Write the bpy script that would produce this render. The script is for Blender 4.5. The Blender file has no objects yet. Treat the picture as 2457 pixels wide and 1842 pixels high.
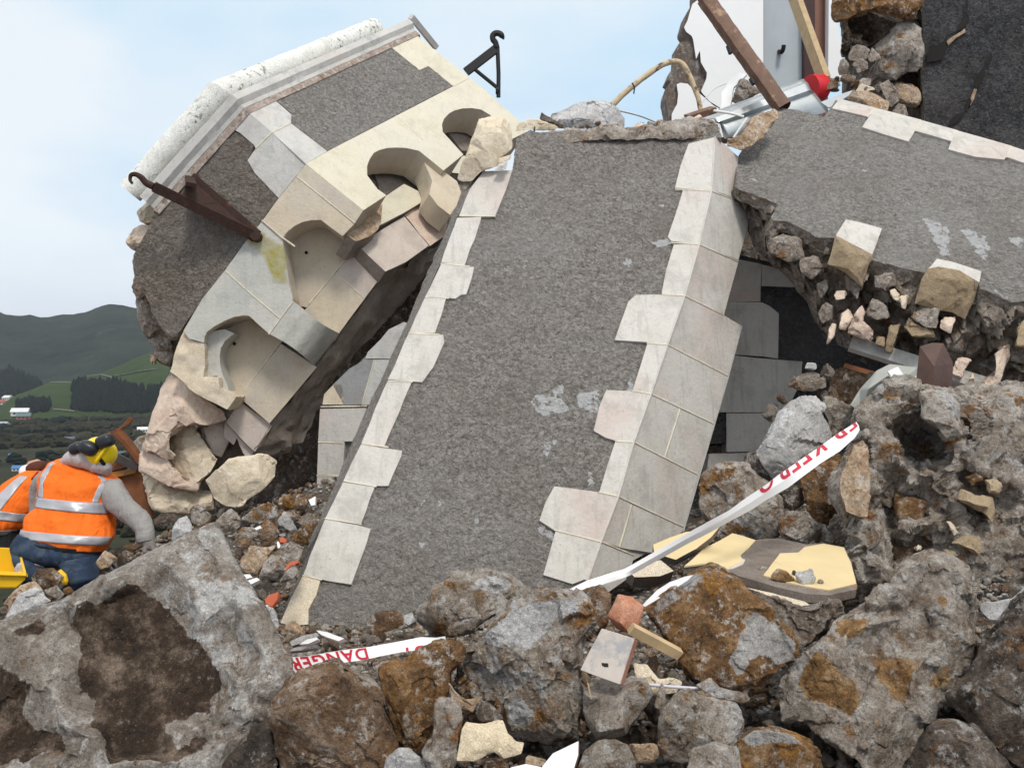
import bpy, bmesh, math, random
import numpy as np
from mathutils import Vector
from mathutils.geometry import delaunay_2d_cdt
C = bpy.context.scene
COL = C.collection
R = math.radians
# ---------------------------------------------------------------- camera
F, CX, CY, CAMZ = 2127.0, 1228.5, 921.0, 1.6
cam = bpy.data.cameras.new('camera')
cam.sensor_width = 36.0
cam.lens = 36.0 * F / 2457.0
cam.clip_start = 0.05
cam.clip_end = 6000
camo = bpy.data.objects.new('camera', cam)
COL.objects.link(camo)
camo.location = (0, 0, CAMZ)
camo.rotation_euler = (R(90), 0, 0)
C.camera = camo
# ---------------------------------------------------------------- sky
SUNDIR = Vector((0.16, -0.56, 0.80)).normalized()
W = bpy.data.worlds.new('World')
C.world = W
W.use_nodes = True
nt = W.node_tree
nt.nodes.clear()
def wn(t, **k):
    n = nt.nodes.new(t)
    for a, b in k.items(): setattr(n, a, b)
    return n
out = wn('ShaderNodeOutputWorld'); bg = wn('ShaderNodeBackground')
sky = wn('ShaderNodeTexSky', sky_type='NISHITA', sun_disc=False)
sky.sun_elevation = math.asin(SUNDIR.z)
sky.sun_rotation = math.atan2(SUNDIR.x, SUNDIR.y)
sky.air_density = 1.2; sky.dust_density = 1.5
tc = wn('ShaderNodeTexCoord'); sep = wn('ShaderNodeSeparateXYZ')
nt.links.new(tc.outputs['Generated'], sep.inputs[0])
mp = wn('ShaderNodeMapping'); mp.inputs['Scale'].default_value = (1, 1, 2.4)
mp.inputs['Location'].default_value = (0.35, 0.2, 0.1)
nt.links.new(tc.outputs['Generated'], mp.inputs[0])
no = wn('ShaderNodeTexNoise'); no.inputs['Scale'].default_value = 1.7
no.inputs['Detail'].default_value = 6; no.inputs['Roughness'].default_value = 0.5
nt.links.new(mp.outputs[0], no.inputs['Vector'])
# overcast veil: pale lavender at the horizon, blue-white above, brightest overhead
el = wn('ShaderNodeValToRGB')
cr = el.color_ramp
for p, c in ((0.0, (6.7, 6.9, 8.1)), (0.06, (6.9, 7.4, 8.9)), (0.16, (6.4, 8.4, 10.4)), (0.32, (6.3, 8.7, 10.7)), (0.45, (8.4, 9.9, 10.9)), (0.62, (13.2, 13.2, 13.0)), (1.0, (15, 14.8, 14.4))):
    e = cr.elements.new(p); e.color = (*[v / 15 for v in c], 1)
cr.elements.remove(cr.elements[0])
nt.links.new(sep.outputs['Z'], el.inputs[0])
vm = wn('ShaderNodeVectorMath', operation='SCALE'); vm.inputs['Scale'].default_value = 15
nt.links.new(el.outputs[0], vm.inputs[0])
cl = wn('ShaderNodeValToRGB')
cl.color_ramp.elements[0].position = 0.42; cl.color_ramp.elements[0].color = (0, 0, 0, 1)
cl.color_ramp.elements[1].position = 0.60; cl.color_ramp.elements[1].color = (1, 1, 1, 1)
nt.links.new(no.outputs['Fac'], cl.inputs[0])
cb = wn('ShaderNodeMix', data_type='RGBA', blend_type='MIX')
cb.inputs['B'].default_value = (9.8, 10.4, 10.8, 1)
cf = wn('ShaderNodeMath', operation='MULTIPLY'); cf.inputs[1].default_value = 0.95
nt.links.new(cl.outputs[0], cf.inputs[0])
hz = wn('ShaderNodeMapRange'); hz.inputs['From Min'].default_value = 0.0; hz.inputs['From Max'].default_value = 0.16; hz.inputs['To Min'].default_value = .25
nt.links.new(sep.outputs['Z'], hz.inputs['Value']); cm_ = wn('ShaderNodeMath', operation='MULTIPLY'); nt.links.new(cf.outputs[0], cm_.inputs[0]); nt.links.new(hz.outputs[0], cm_.inputs[1])
nt.links.new(cm_.outputs[0], cb.inputs['Factor'])
nt.links.new(vm.outputs[0], cb.inputs['A'])
mx = wn('ShaderNodeMix', data_type='RGBA', blend_type='MIX'); mx.inputs['Factor'].default_value = 0.88
nt.links.new(sky.outputs[0], mx.inputs['A']); nt.links.new(cb.outputs['Result'], mx.inputs['B'])
nt.links.new(mx.outputs['Result'], bg.inputs['Color'])
bg.inputs['Strength'].default_value = 0.073
nt.links.new(bg.outputs[0], out.inputs[0])
# ---------------------------------------------------------------- sun
sun = bpy.data.lights.new('sun', 'SUN')
sun.energy = 1.5; sun.angle = R(12); sun.color = (1.0, 0.94, 0.85)
suno = bpy.data.objects.new('sun', sun)
suno.rotation_euler = SUNDIR.to_track_quat('Z', 'Y').to_euler()
suno.location = (-4, -5, 12)
COL.objects.link(suno)
C.view_settings.view_transform = 'Standard'
C.view_settings.look = 'None'
C.view_settings.exposure = 0.42
C.view_settings.gamma = 1
C.cycles.max_bounces = 6
C.cycles.diffuse_bounces = 3
# ---------------------------------------------------------------- tracing frames: numbers read from enlarged crops of the photograph
FR = dict(A=(0, 0, .90028), B=(250, 0, 2.211), C=(250, 500, 2.211), D=(1150, 0, 1.6917), E=(0, 900, 2.4567), F=(0, 1240, 2.212),
          G=(900, 1240, 2.754), H=(1500, 1240, 2.3114), I=(1600, 700, 2.581), J=(0, 1000, 3.6844), K=(0, 700, 4.3625),
          L=(650, 300, 1.3814), M=(1550, 0, 3.947), N=(1700, 380, 2.909), O=(1200, 300, 1.3815), P=(400, 1100, 4.144),
          R=(1080, 180, 3.16), S=(1950, 0, 4.363), T=(600, 1400, 3.752), U=(1900, 1300, 3.0592), V=(1650, 850, 3.3156),
          W=(0, 1380, 3.588), X=(2000, 880, 3.315), Y=(1000, 0, 3.16), Z=(440, 700, 3.0143))
def Q(s):
    """'B 10,20 30,40 C 5,6' -> list of source pixels"""
    f = None; r = []
    for t in s.split():
        if t in FR: f = FR[t]
        else:
            a, b = t.split(',')
            r.append((f[0] + float(a) / f[2], f[1] + float(b) / f[2]))
    return r
def at(p, d):
    return np.array([(p[0] - CX) / F * d, d, CAMZ - (p[1] - CY) / F * d])
def ats(ps, d): return np.array([at(p, d) for p in ps])
class Plane:
    def __init__(s, o, n, x=None):
        s.o = np.array(o, float); s.n = np.array(n, float) / np.linalg.norm(n)
        if s.n[1] > 0 and x is None: s.n = -s.n
        x = np.array([1.0, 0, 0]) if x is None else np.array(x, float)
        x = x - s.n * (x @ s.n); s.x = x / np.linalg.norm(x); s.y = np.cross(s.n, s.x)
    def hit(s, p, off=0.0):
        d = np.array([(p[0] - CX) / F, 1.0, -(p[1] - CY) / F]); c = np.array([0, 0, CAMZ])
        t = ((s.o + s.n * off - c) @ s.n) / (d @ s.n)
        return c + d * t
    def to2(s, P):
        q = np.asarray(P) - s.o
        return np.stack([q @ s.x, q @ s.y], -1)
    def to3(s, q, off=0.0):
        q = np.asarray(q); off = np.asarray(off)
        return s.o + q[:, :1] * s.x + q[:, 1:2] * s.y + (off[:, None] if off.ndim else off) * s.n
def plane3(a, b, c):
    n = np.cross(b - a, c - a)
    return Plane(a, n)
# ---------------------------------------------------------------- noise
def _h(i, j, k, s):
    n = (i * 374761393 + j * 668265263 + k * 2147483647 + s * 1274126177) & 0xffffffff
    n = ((n ^ (n >> 13)) * 1274126177) & 0xffffffff
    n = n ^ (n >> 16)
    return (n & 0xffff) / 65535.0
def vn(P, s=0):
    P = np.asarray(P, float); I = np.floor(P).astype(np.int64); f = P - I; f = f * f * (3 - 2 * f)
    r = 0
    for a in (0, 1):
        for b in (0, 1):
            for c in (0, 1):
                w = (f[:, 0] if a else 1 - f[:, 0]) * (f[:, 1] if b else 1 - f[:, 1]) * (f[:, 2] if c else 1 - f[:, 2])
                r = r + w * _h(I[:, 0] + a, I[:, 1] + b, I[:, 2] + c, s)
    return r * 2 - 1
def fbm(P, o=4, s=0, g=.5):
    P = np.asarray(P, float); r = 0; a = 1; t = 0
    for i in range(o):
        r = r + a * vn(P * (2.03 ** i) + 17.3 * i, s + i); t += a; a *= g
    return r / t
def cell(P, s=0):
    P = np.asarray(P, float); I = np.floor(P).astype(np.int64); best = np.full(len(P), 9.0)
    for a in (-1, 0, 1):
        for b in (-1, 0, 1):
            for c in (-1, 0, 1):
                J = I + np.array([a, b, c])
                q = J + np.stack([_h(J[:, 0], J[:, 1], J[:, 2], s + t) for t in (1, 2, 3)], -1)
                best = np.minimum(best, ((q - P) ** 2).sum(1))
    return np.sqrt(best)
def facet(P, s=0):
    """tilted planes cell by cell: the broken faces of a stone"""
    P = np.asarray(P, float); I = np.floor(P).astype(np.int64); best = np.full(len(P), 9.0); r = np.zeros(len(P))
    for a in (-1, 0, 1):
        for b in (-1, 0, 1):
            for c in (-1, 0, 1):
                J = I + np.array([a, b, c]); h = [_h(J[:, 0], J[:, 1], J[:, 2], s + t) for t in range(1, 7)]
                q = J + np.stack(h[:3], -1); e = P - q; d = (e ** 2).sum(1); k = d < best
                best = np.where(k, d, best); r = np.where(k, (e * (np.stack(h[3:], -1) * 2 - 1)).sum(1), r)
    return r
# ---------------------------------------------------------------- objects
WLOC = {}
def thing(name, label, cat, loc, group=None):
    o = bpy.data.objects.new(name, None); COL.objects.link(o)
    o.empty_display_size = .1
    o.location = loc; WLOC[o.name] = np.array(loc, float)
    return tag(o, label, cat, group)
def tag(o, label=None, cat=None, group=None, kind=None):
    if label: o['label'] = label
    if cat: o['category'] = cat
    if group: o['group'] = group
    if kind: o['kind'] = kind
    return o
def link(name, V, Fc, m, parent=None, mi=None, sharp=40, smooth=True, attr=None, recalc=True, org=None):
    V = np.asarray(V, float); us = np.zeros(len(V), bool)
    for f in Fc: us[list(f)] = True
    if not us.all():
        ix = np.cumsum(us) - 1; V = V[us]; Fc = [[ix[i] for i in f] for f in Fc]
        if attr is not None: attr = np.asarray(attr)[us]
    c = V.mean(0) if org is None else np.array(org, float)
    me = bpy.data.meshes.new(name)
    me.from_pydata((V - c).tolist(), [], [list(map(int, f)) for f in Fc])
    for x in (m if isinstance(m, (list, tuple)) else [m]): me.materials.append(x)
    if mi is not None: me.polygons.foreach_set('material_index', np.asarray(mi, np.int32))
    if attr is not None:
        a = me.attributes.new('patch', 'FLOAT', 'POINT'); a.data.foreach_set('value', np.asarray(attr, np.float32))
    if recalc:
        bm = bmesh.new(); bm.from_mesh(me); bmesh.ops.recalc_face_normals(bm, faces=bm.faces[:]); bm.to_mesh(me); bm.free()
    if smooth:
        me.polygons.foreach_set('use_smooth', np.ones(len(me.polygons), bool))
        if sharp: me.set_sharp_from_angle(angle=R(sharp))
    me.update()
    o = bpy.data.objects.new(name, me); COL.objects.link(o)
    WLOC[o.name] = c
    if parent is not None:
        o.parent = parent; o.location = c - WLOC[parent.name]
    else: o.location = c
    return o
def inside(poly, p):
    x, y = p[:, 0], p[:, 1]; r = np.zeros(len(p), bool); n = len(poly); j = n - 1
    for i in range(n):
        xi, yi = poly[i]; xj, yj = poly[j]
        if yi != yj:
            k = ((yi > y) != (yj > y)) & (x < (xj - xi) * (y - yi) / (yj - yi) + xi)
            r ^= k
        j = i
    return r
def resample(poly, step, rough=0.0, seed=0, closed=True):
    r = []; n = len(poly)
    for i in range(n if closed else n - 1):
        a = np.array(poly[i]); b = np.array(poly[(i + 1) % n]); L = np.linalg.norm(b - a); k = max(1, int(round(L / step)))
        for t in range(k): r.append(a + (b - a) * t / k)
    if not closed: r.append(np.array(poly[-1]))
    r = np.array(r)
    if rough:
        q = np.zeros((len(r), 3)); q[:, :r.shape[1]] = r
        f = .35 / max(step * 2, rough * 2)
        r = r + rough * np.stack([fbm(q * f, 3, seed + 11 * k) for k in range(r.shape[1])], -1) * 1.4
    return r
def cdt(poly, step, extra=None):
    n = len(poly); lo = poly.min(0); hi = poly.max(0)
    gx = np.arange(lo[0], hi[0], step); gy = np.arange(lo[1], hi[1], step * .87)
    if len(gx) and len(gy):
        X, Y = np.meshgrid(gx, gy); X = X + (np.arange(len(gy)) % 2)[:, None] * step * .5
        g = np.stack([X.ravel(), Y.ravel()], -1)
        rng = np.random.default_rng(3); g = g + rng.uniform(-.22, .22, g.shape) * step
        g = g[inside(poly, g)]
        if len(g):
            dm = np.full(len(g), 9e9)
            for i in range(n):
                a = poly[i]; e = poly[(i + 1) % n] - a; L = e @ e + 1e-12
                t = np.clip(((g - a) @ e) / L, 0, 1)
                dm = np.minimum(dm, ((g - a - t[:, None] * e) ** 2).sum(1))
            g = g[dm > (step * .5) ** 2]
    else: g = np.zeros((0, 2))
    if extra is not None and len(extra): g = np.concatenate([extra, g])
    V = np.concatenate([poly, g])
    r = delaunay_2d_cdt([Vector(v) for v in V], [], [list(range(n))], 1, 1e-7)
    V2 = np.array([tuple(v) for v in r[0]])
    return V2, [list(f) for f in r[2]], r[3]
def loops_of(faces):
    e = {}
    for f in faces:
        for i in range(len(f)):
            a, b = f[i], f[(i + 1) % len(f)]
            if (b, a) in e: del e[(b, a)]
            else: e[(a, b)] = 1
    nx = {a: b for a, b in e}; L = []
    while nx:
        s, b = next(iter(nx.items())); lp = [s]; del nx[s]
        while b != s and b in nx:
            lp.append(b); c = nx[b]; del nx[b]; b = c
        L.append(lp)
    return max(L, key=len)
def sheet(px, pl, thick=.1, step=.04, rough=0.0, disp=None, off=0.0, seed=0, sider=0.0, layers=None, raw2=None):
    """front polygon traced on a plane, its relief, its broken sides and back: (V, F, nfront)"""
    q = pl.to2(np.array([pl.hit(p, off) for p in px])) if raw2 is None else np.asarray(raw2)
    q = resample(q, step, rough, seed)
    V2, fc, _ = cdt(q, step)
    lp = loops_of(fc)
    P = pl.to3(V2, off)
    if disp is not None: P = P + disp(P)[:, None] * pl.n
    V = [P]; Fs = [list(f) for f in fc]; nb = len(P); prev = lp; nf = len(fc)
    k = layers or max(1, int(thick / max(step, .03)))
    base = P[lp]
    for i in range(1, k + 1):
        ring = base - pl.n * thick * i / k
        if sider: ring = ring + sider * np.stack([fbm(ring / max(sider * 2.5, .05), 3, seed + 31 * a) for a in range(3)], -1)
        V.append(ring); cur = list(range(nb, nb + len(lp))); nb += len(lp)
        for a in range(len(lp)):
            b = (a + 1) % len(lp)
            Fs.append([prev[b], prev[a], cur[a], cur[b]])
        prev = cur
    Fs.append(prev[::-1])
    return np.concatenate(V), Fs, nf
def join(ms):
    V = []; Fs = []; nf = []; o = 0
    for v, f, n in ms:
        V.append(v); Fs += [[i + o for i in x] for x in f]; nf += [0] * n + [1] * (len(f) - n); o += len(v)
    return np.concatenate(V), Fs, nf
def panel(name, px, pl, m, parent=None, m2=None, **k):
    px = Q(px) if isinstance(px, str) else px
    sharp = k.pop('sharp', 40); attr = k.pop('attr', None)
    v, f, n = sheet(px, pl, **k)
    mi = [0] * n + [1] * (len(f) - n)
    return link(name, v, f, [m, m2 or m], parent, mi, sharp, attr=attr(v) if attr else None)
def folded(name, faces, m, parent, m2=None, **k):
    ms = [sheet(Q(px) if isinstance(px, str) else px, pl, **k) for px, pl in faces]
    v, f, mi = join(ms)
    return link(name, v, f, [m, m2 or m], parent, mi)
def subdiv(V, T, n):
    for _ in range(n):
        e = {}; T2 = []; V = list(V)
        def mid(a, b):
            k = (a, b) if a < b else (b, a)
            if k not in e: e[k] = len(V); V.append((V[a] + V[b]) * .5)
            return e[k]
        for a, b, c in T:
            x, y, z = mid(a, b), mid(b, c), mid(c, a)
            T2 += [(a, x, z), (x, b, y), (z, y, c), (x, y, z)]
        T = T2; V = np.array(V)
    return V, T
def vsmooth(V, T, it, lam=.5):
    T = np.asarray(T); n = len(V)
    for _ in range(it):
        s = np.zeros_like(V); c = np.zeros(n)
        for i in range(3):
            for j in (1, 2):
                np.add.at(s, T[:, i], V[T[:, (i + j) % 3]]); np.add.at(c, T[:, i], 1)
        V = V + lam * (s / np.maximum(c, 1)[:, None] - V)
    return V
def vnorm(V, T):
    T = np.asarray(T); f = np.cross(V[T[:, 1]] - V[T[:, 0]], V[T[:, 2]] - V[T[:, 0]]); N = np.zeros_like(V)
    for i in range(3): np.add.at(N, T[:, i], f)
    return N / (np.linalg.norm(N, axis=1)[:, None] + 1e-12)
def relax_edges(V, T, L):
    """split edges longer than L until none is left"""
    for _ in range(12):
        V = np.asarray(V); n = len(V); e = {}; nv = []
        def mid(a, b):
            k = (a, b) if a < b else (b, a)
            if k in e: return e[k]
            if np.linalg.norm(V[a] - V[b]) > L:
                e[k] = n + len(nv); nv.append((V[a] + V[b]) * .5)
            else: e[k] = -1
            return e[k]
        T2 = []
        for a, b, c in T:
            x, y, z = mid(a, b), mid(b, c), mid(c, a); k = (x >= 0) + (y >= 0) + (z >= 0)
            if k == 0: T2.append((a, b, c))
            elif k == 3: T2 += [(a, x, z), (x, b, y), (z, y, c), (x, y, z)]
            else:
                while not (x >= 0 and (k == 1 or y >= 0)): a, b, c, x, y, z = b, c, a, y, z, x
                if k == 1: T2 += [(a, x, c), (x, b, c)]
                else: T2 += [(a, x, c), (x, b, y), (x, y, c)]
        T = T2
        if not nv: break
        V = np.concatenate([V, np.array(nv)])
    return V, T
def tri(F_):
    T = []
    for f in F_:
        for i in range(1, len(f) - 1): T.append((f[0], f[i], f[i + 1]))
    return T
def craggy(V, T, amp, sc, seed, chip=.5, sm=2):
    V = vsmooth(V, T, sm)
    if chip > .35 and sm and seed != 11 and seed != 50:      # flat fracture faces: shave the stone with a few planes that look mostly towards the front and top
        r = np.random.default_rng(seed + 500); c = V.mean(0)
        for k in range(8):
            n = r.normal(0, .42, 3) + (0, -1.0, .25); n /= np.linalg.norm(n); h = (V - c) @ n
            lim = np.quantile(h, .995) * r.uniform(.74, .92); ov = np.maximum(0, h - lim); V = V - ov[:, None] * n * .93
    N = vnorm(V, T); V0 = V
    d = fbm(V0 * sc, 4, seed, .55) * amp
    if chip:
        w = V0 * sc + .25 * np.stack([fbm(V0 * sc * 2, 2, seed + 60 + k) for k in range(3)], -1)
        d = d + chip * amp * (1.9 * facet(w * .62, seed + 5) + .6 * facet(w * 1.8, seed + 8)) - chip * amp * .4 * np.maximum(0, .42 - cell(V0 * sc * 1.3, seed + 15)) * 2
        d = d + chip * amp * .3 * (1 - 2 * np.abs(fbm(V0 * sc * 3.1, 3, seed + 3))) * .8 + chip * amp * .3 * fbm(V0 * sc * 9, 3, seed + 4)
    return V + d[:, None] * N
def rock(name, px, d, m, label=None, cat='rock', group=None, parent=None, ins=None, ky=.0006, kx=0.0, bulge=None, thick=None,
         L=None, amp=None, sc=None, seed=0, chip=.6, sm=2, patch=None, shrink=.72, auto=True):
    """a stone traced from its outline, with its own relief, depth and back"""
    px = Q(px) if isinstance(px, str) else px
    p = np.array(px); c = p.mean(0); p = c + (p - c) * (1.03 if sm else 1.0); w = np.ptp(p[:, 0]); h = np.ptp(p[:, 1]); size = min(w, h) / F * d
    thick = thick or size * .8; bulge = size * .22 if bulge is None else bulge
    rng = np.random.default_rng(seed + 1)
    dep = lambda q: d + (c[1] - q[1]) * ky + (q[0] - c[0]) * kx
    n = len(p); ip = []; idp = []
    if ins is not None:
        for q, dd in ins:
            for t in Q(q): ip.append(t); idp.append(dep(t) + dd)
    elif auto:
        k = max(5, min(9, n // 2))
        for i in range(k):
            t = c + (p[int(i * n / k)] - c) * rng.uniform(.5, .72)
            ip.append(tuple(t)); idp.append(dep(t) - bulge * rng.uniform(.7, 1.15))
        ip.append(tuple(c + rng.normal(0, .06, 2) * (w, h))); idp.append(dep(c) - bulge * rng.uniform(.95, 1.3))
    allp = np.concatenate([p, np.array(ip).reshape(-1, 2)])
    dd = [dep(t) for t in p] + idp
    r = delaunay_2d_cdt([Vector(v) for v in allp], [], [list(range(n))], 1, 1e-6)
    V2 = [tuple(v) for v in r[0]]; V = []
    for i, v in enumerate(V2):
        o = r[3][i]; V.append(at(v, dd[o[0]] if len(o) else dep(v)))
    fc = [list(f) for f in r[2]]; lp = loops_of(fc); Fs = list(fc); nb = len(V); prev = lp; V = np.array(V)
    base = V[lp]; cc = base.mean(0); rs = [V]
    for s, t in ((.98, .35), (.9, .7), (shrink, 1.0)):
        q = cc + (base - cc) * s; cm = np.array([0, 0, CAMZ]); q = cm + (q - cm) * (1 + thick * t / np.linalg.norm(cc - cm))
        rs.append(q); cur = list(range(nb, nb + len(lp))); nb += len(lp)
        for a in range(len(lp)):
            b = (a + 1) % len(lp); Fs.append([prev[b], prev[a], cur[a], cur[b]])
        prev = cur
    V = np.concatenate(rs); ctr = V[prev].mean(0); V = np.concatenate([V, [ctr]])
    for a in range(len(prev)): Fs.append([prev[(a + 1) % len(prev)], prev[a], nb])
    T = tri(Fs)
    V, T = relax_edges(V, T, L or max(.008, size / 26))
    amp = size * .05 if amp is None else amp; sc = sc or 2.6 / size
    V = craggy(V, T, amp, sc, seed, chip, sm)
    at_ = None
    if patch:
        pp = np.stack([CX + F * V[:, 0] / V[:, 1], CY - F * (V[:, 2] - CAMZ) / V[:, 1]], -1)
        at_ = np.zeros(len(V)); wob = np.stack([fbm(V * 14, 4, 3 + seed), fbm(V * 14, 4, 77 + seed)], -1) * size * F / d * .05
        front = (V[:, 1] - V[:, 1].min()) < thick * .9
        for poly, val in patch:
            k = inside(np.array(Q(poly)), pp + wob) & front; at_[k] = val
        for _ in range(1):
            Ta = np.asarray(T); s = np.zeros(len(V)); cn = np.zeros(len(V))
            for i in range(3):
                np.add.at(s, Ta[:, i], at_[Ta[:, (i + 1) % 3]]); np.add.at(cn, Ta[:, i], 1)
            at_ = at_ * .5 + .5 * s / np.maximum(cn, 1)
    o = link(name, V, T, m, parent, sharp=38, attr=at_)
    if label: tag(o, label, cat, group)
    return o
def tube(path, r, n=10, cap=True):
    """round bar through points; r one radius or one per point"""
    P = np.array(path, float); k = len(P); r = np.full(k, r) if np.isscalar(r) else np.array(r)
    V = []; Fs = []; up = None
    for i in range(k):
        t = P[min(i + 1, k - 1)] - P[max(i - 1, 0)]; t = t / np.linalg.norm(t)
        if up is None: up = np.cross(t, [0.3, .2, 1]); up /= np.linalg.norm(up)
        up = up - t * (up @ t); up /= np.linalg.norm(up); s = np.cross(t, up)
        for a in range(n):
            an = 2 * math.pi * a / n; V.append(P[i] + r[i] * (math.cos(an) * up + math.sin(an) * s))
    for i in range(k - 1):
        for a in range(n):
            b = (a + 1) % n; Fs.append([i * n + a, i * n + b, (i + 1) * n + b, (i + 1) * n + a])
    if cap: Fs.append(list(range(n))[::-1]); Fs.append([(k - 1) * n + a for a in range(n)])
    return np.array(V), Fs, len(Fs)
def curve_pts(ps, k=8):
    P = np.array(ps, float); P = np.concatenate([[2 * P[0] - P[1]], P, [2 * P[-1] - P[-2]]]); r = []
    for i in range(1, len(P) - 2):
        for j in range(k):
            t = j / k; a, b, c, d = P[i - 1:i + 3]
            r.append(.5 * ((2 * b) + (c - a) * t + (2 * a - 5 * b + 4 * c - d) * t * t + (3 * b - a - 3 * c + d) * t ** 3))
    r.append(P[-2]); return np.array(r)
def bar(a, b, w, h, up=(0, -1, 0)):
    """box bar from a to b"""
    a = np.array(a, float); b = np.array(b, float); t = (b - a) / np.linalg.norm(b - a); u = np.array(up, float); u = u - t * (u @ t); u /= np.linalg.norm(u); s = np.cross(t, u)
    V = []
    for p in (a, b):
        for i, j in ((-1, -1), (1, -1), (1, 1), (-1, 1)): V.append(p + s * w / 2 * i + u * h / 2 * j)
    return np.array(V), [[3, 2, 1, 0], [4, 5, 6, 7], [0, 1, 5, 4], [1, 2, 6, 5], [2, 3, 7, 6], [3, 0, 4, 7]], 6
def soften(o, w=.004, seg=2):
    b = o.modifiers.new('bevel', 'BEVEL'); b.width = w; b.segments = seg; b.limit_method = 'ANGLE'; b.angle_limit = R(40)
    return o
def loft2(A, B, rows, disp=None, mid=None):
    """ruled surface between two 3-D polylines resampled to the same count"""
    V = []
    for i in range(rows + 1):
        t = i / rows; q = A * (1 - t) + B * t
        if mid is not None: q = q + mid(t)
        V.append(q)
    n = len(A); V = np.concatenate(V)
    Fs = [[r * n + i, r * n + i + 1, (r + 1) * n + i + 1, (r + 1) * n + i] for r in range(rows) for i in range(n - 1)]
    return V, Fs
def evenly(P, n):
    P = np.array(P, float); s = np.concatenate([[0], np.cumsum(np.linalg.norm(np.diff(P, axis=0), axis=1))]); t = np.linspace(0, s[-1], n)
    return np.stack([np.interp(t, s, P[:, k]) for k in range(P.shape[1])], -1)
# ---------------------------------------------------------------- materials
class NB:
    def __init__(s, name):
        s.m = bpy.data.materials.new(name); s.m.use_nodes = True; s.t = s.m.node_tree; s.t.nodes.clear()
        s.o = s.n('ShaderNodeOutputMaterial'); s.b = s.n('ShaderNodeBsdfPrincipled'); s.t.links.new(s.b.outputs[0], s.o.inputs[0])
        tcn = s.n('ShaderNodeTexCoord'); oi = s.n('ShaderNodeObjectInfo'); vm = s.n('ShaderNodeVectorMath', operation='SCALE')
        cx = s.n('ShaderNodeCombineXYZ')
        for i in range(3): s.l(oi.outputs['Random'], cx.inputs[i])
        s.l(cx.outputs[0], vm.inputs[0]); vm.inputs['Scale'].default_value = 37.0
        ad = s.n('ShaderNodeVectorMath', operation='ADD'); s.l(tcn.outputs['Object'], ad.inputs[0]); s.l(vm.outputs[0], ad.inputs[1])
        s.v = ad.outputs[0]; s.rand = oi.outputs['Random']
    def n(s, t, **k):
        x = s.t.nodes.new(t)
        for a, b in k.items(): setattr(x, a, b)
        return x
    def l(s, a, b): s.t.links.new(a, b)
    def put(s, sock, v):
        if hasattr(v, 'is_output'): s.l(v, sock)
        elif isinstance(v, (tuple, list)): sock.default_value = (*v, 1) if len(v) == 3 and len(sock.default_value) == 4 else v
        else: sock.default_value = v
    def off(s, k, sc=(1, 1, 1)):
        a = s.n('ShaderNodeMapping'); s.l(s.v, a.inputs[0]); a.inputs['Location'].default_value = (k, k * .7, -k); a.inputs['Scale'].default_value = sc
        return a.outputs[0]
    def noise(s, sc, det=6, ro=.6, v=None, dist=0):
        x = s.n('ShaderNodeTexNoise'); s.l(v or s.v, x.inputs['Vector']); x.inputs['Scale'].default_value = sc
        x.inputs['Detail'].default_value = det; x.inputs['Roughness'].default_value = ro; x.inputs['Distortion'].default_value = dist
        return x.outputs['Fac']
    def vor(s, sc, feat='F1', v=None):
        x = s.n('ShaderNodeTexVoronoi', feature=feat); s.l(v or s.v, x.inputs['Vector']); x.inputs['Scale'].default_value = sc
        return x.outputs['Distance']
    def ramp(s, f, stops):
        x = s.n('ShaderNodeValToRGB'); s.put(x.inputs[0], f); e = x.color_ramp.elements
        while len(e) < len(stops): e.new(.5)
        for i, (p, c) in enumerate(stops):
            e[i].position = p; e[i].color = (c, c, c, 1) if np.isscalar(c) else (*c, 1)
        return x.outputs[0]
    def mix(s, f, a, b, mode='MIX'):
        x = s.n('ShaderNodeMix', data_type='RGBA', blend_type=mode); s.put(x.inputs['Factor'], f); s.put(x.inputs['A'], a); s.put(x.inputs['B'], b)
        return x.outputs['Result']
    def math(s, op, a, b=0.0):
        x = s.n('ShaderNodeMath', operation=op); s.put(x.inputs[0], a); s.put(x.inputs[1], b); return x.outputs[0]
    def bump(s, h, st=.5, dist=.01):
        x = s.n('ShaderNodeBump'); x.inputs['Strength'].default_value = st; x.inputs['Distance'].default_value = dist; s.l(h, x.inputs['Height'])
        s.l(x.outputs[0], s.b.inputs['Normal']); return x
    def attr(s, nm):
        x = s.n('ShaderNodeAttribute', attribute_name=nm); return x.outputs['Fac']
    def fin(s, col, rough=.9, metal=0.0, spec=.3):
        s.put(s.b.inputs['Base Color'], col); s.put(s.b.inputs['Roughness'], rough); s.b.inputs['Metallic'].default_value = metal
        s.b.inputs['Specular IOR Level'].default_value = spec; return s.m
def lerp(a, b, t): return tuple(x * (1 - t) + y * t for x, y in zip(a, b))
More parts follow.
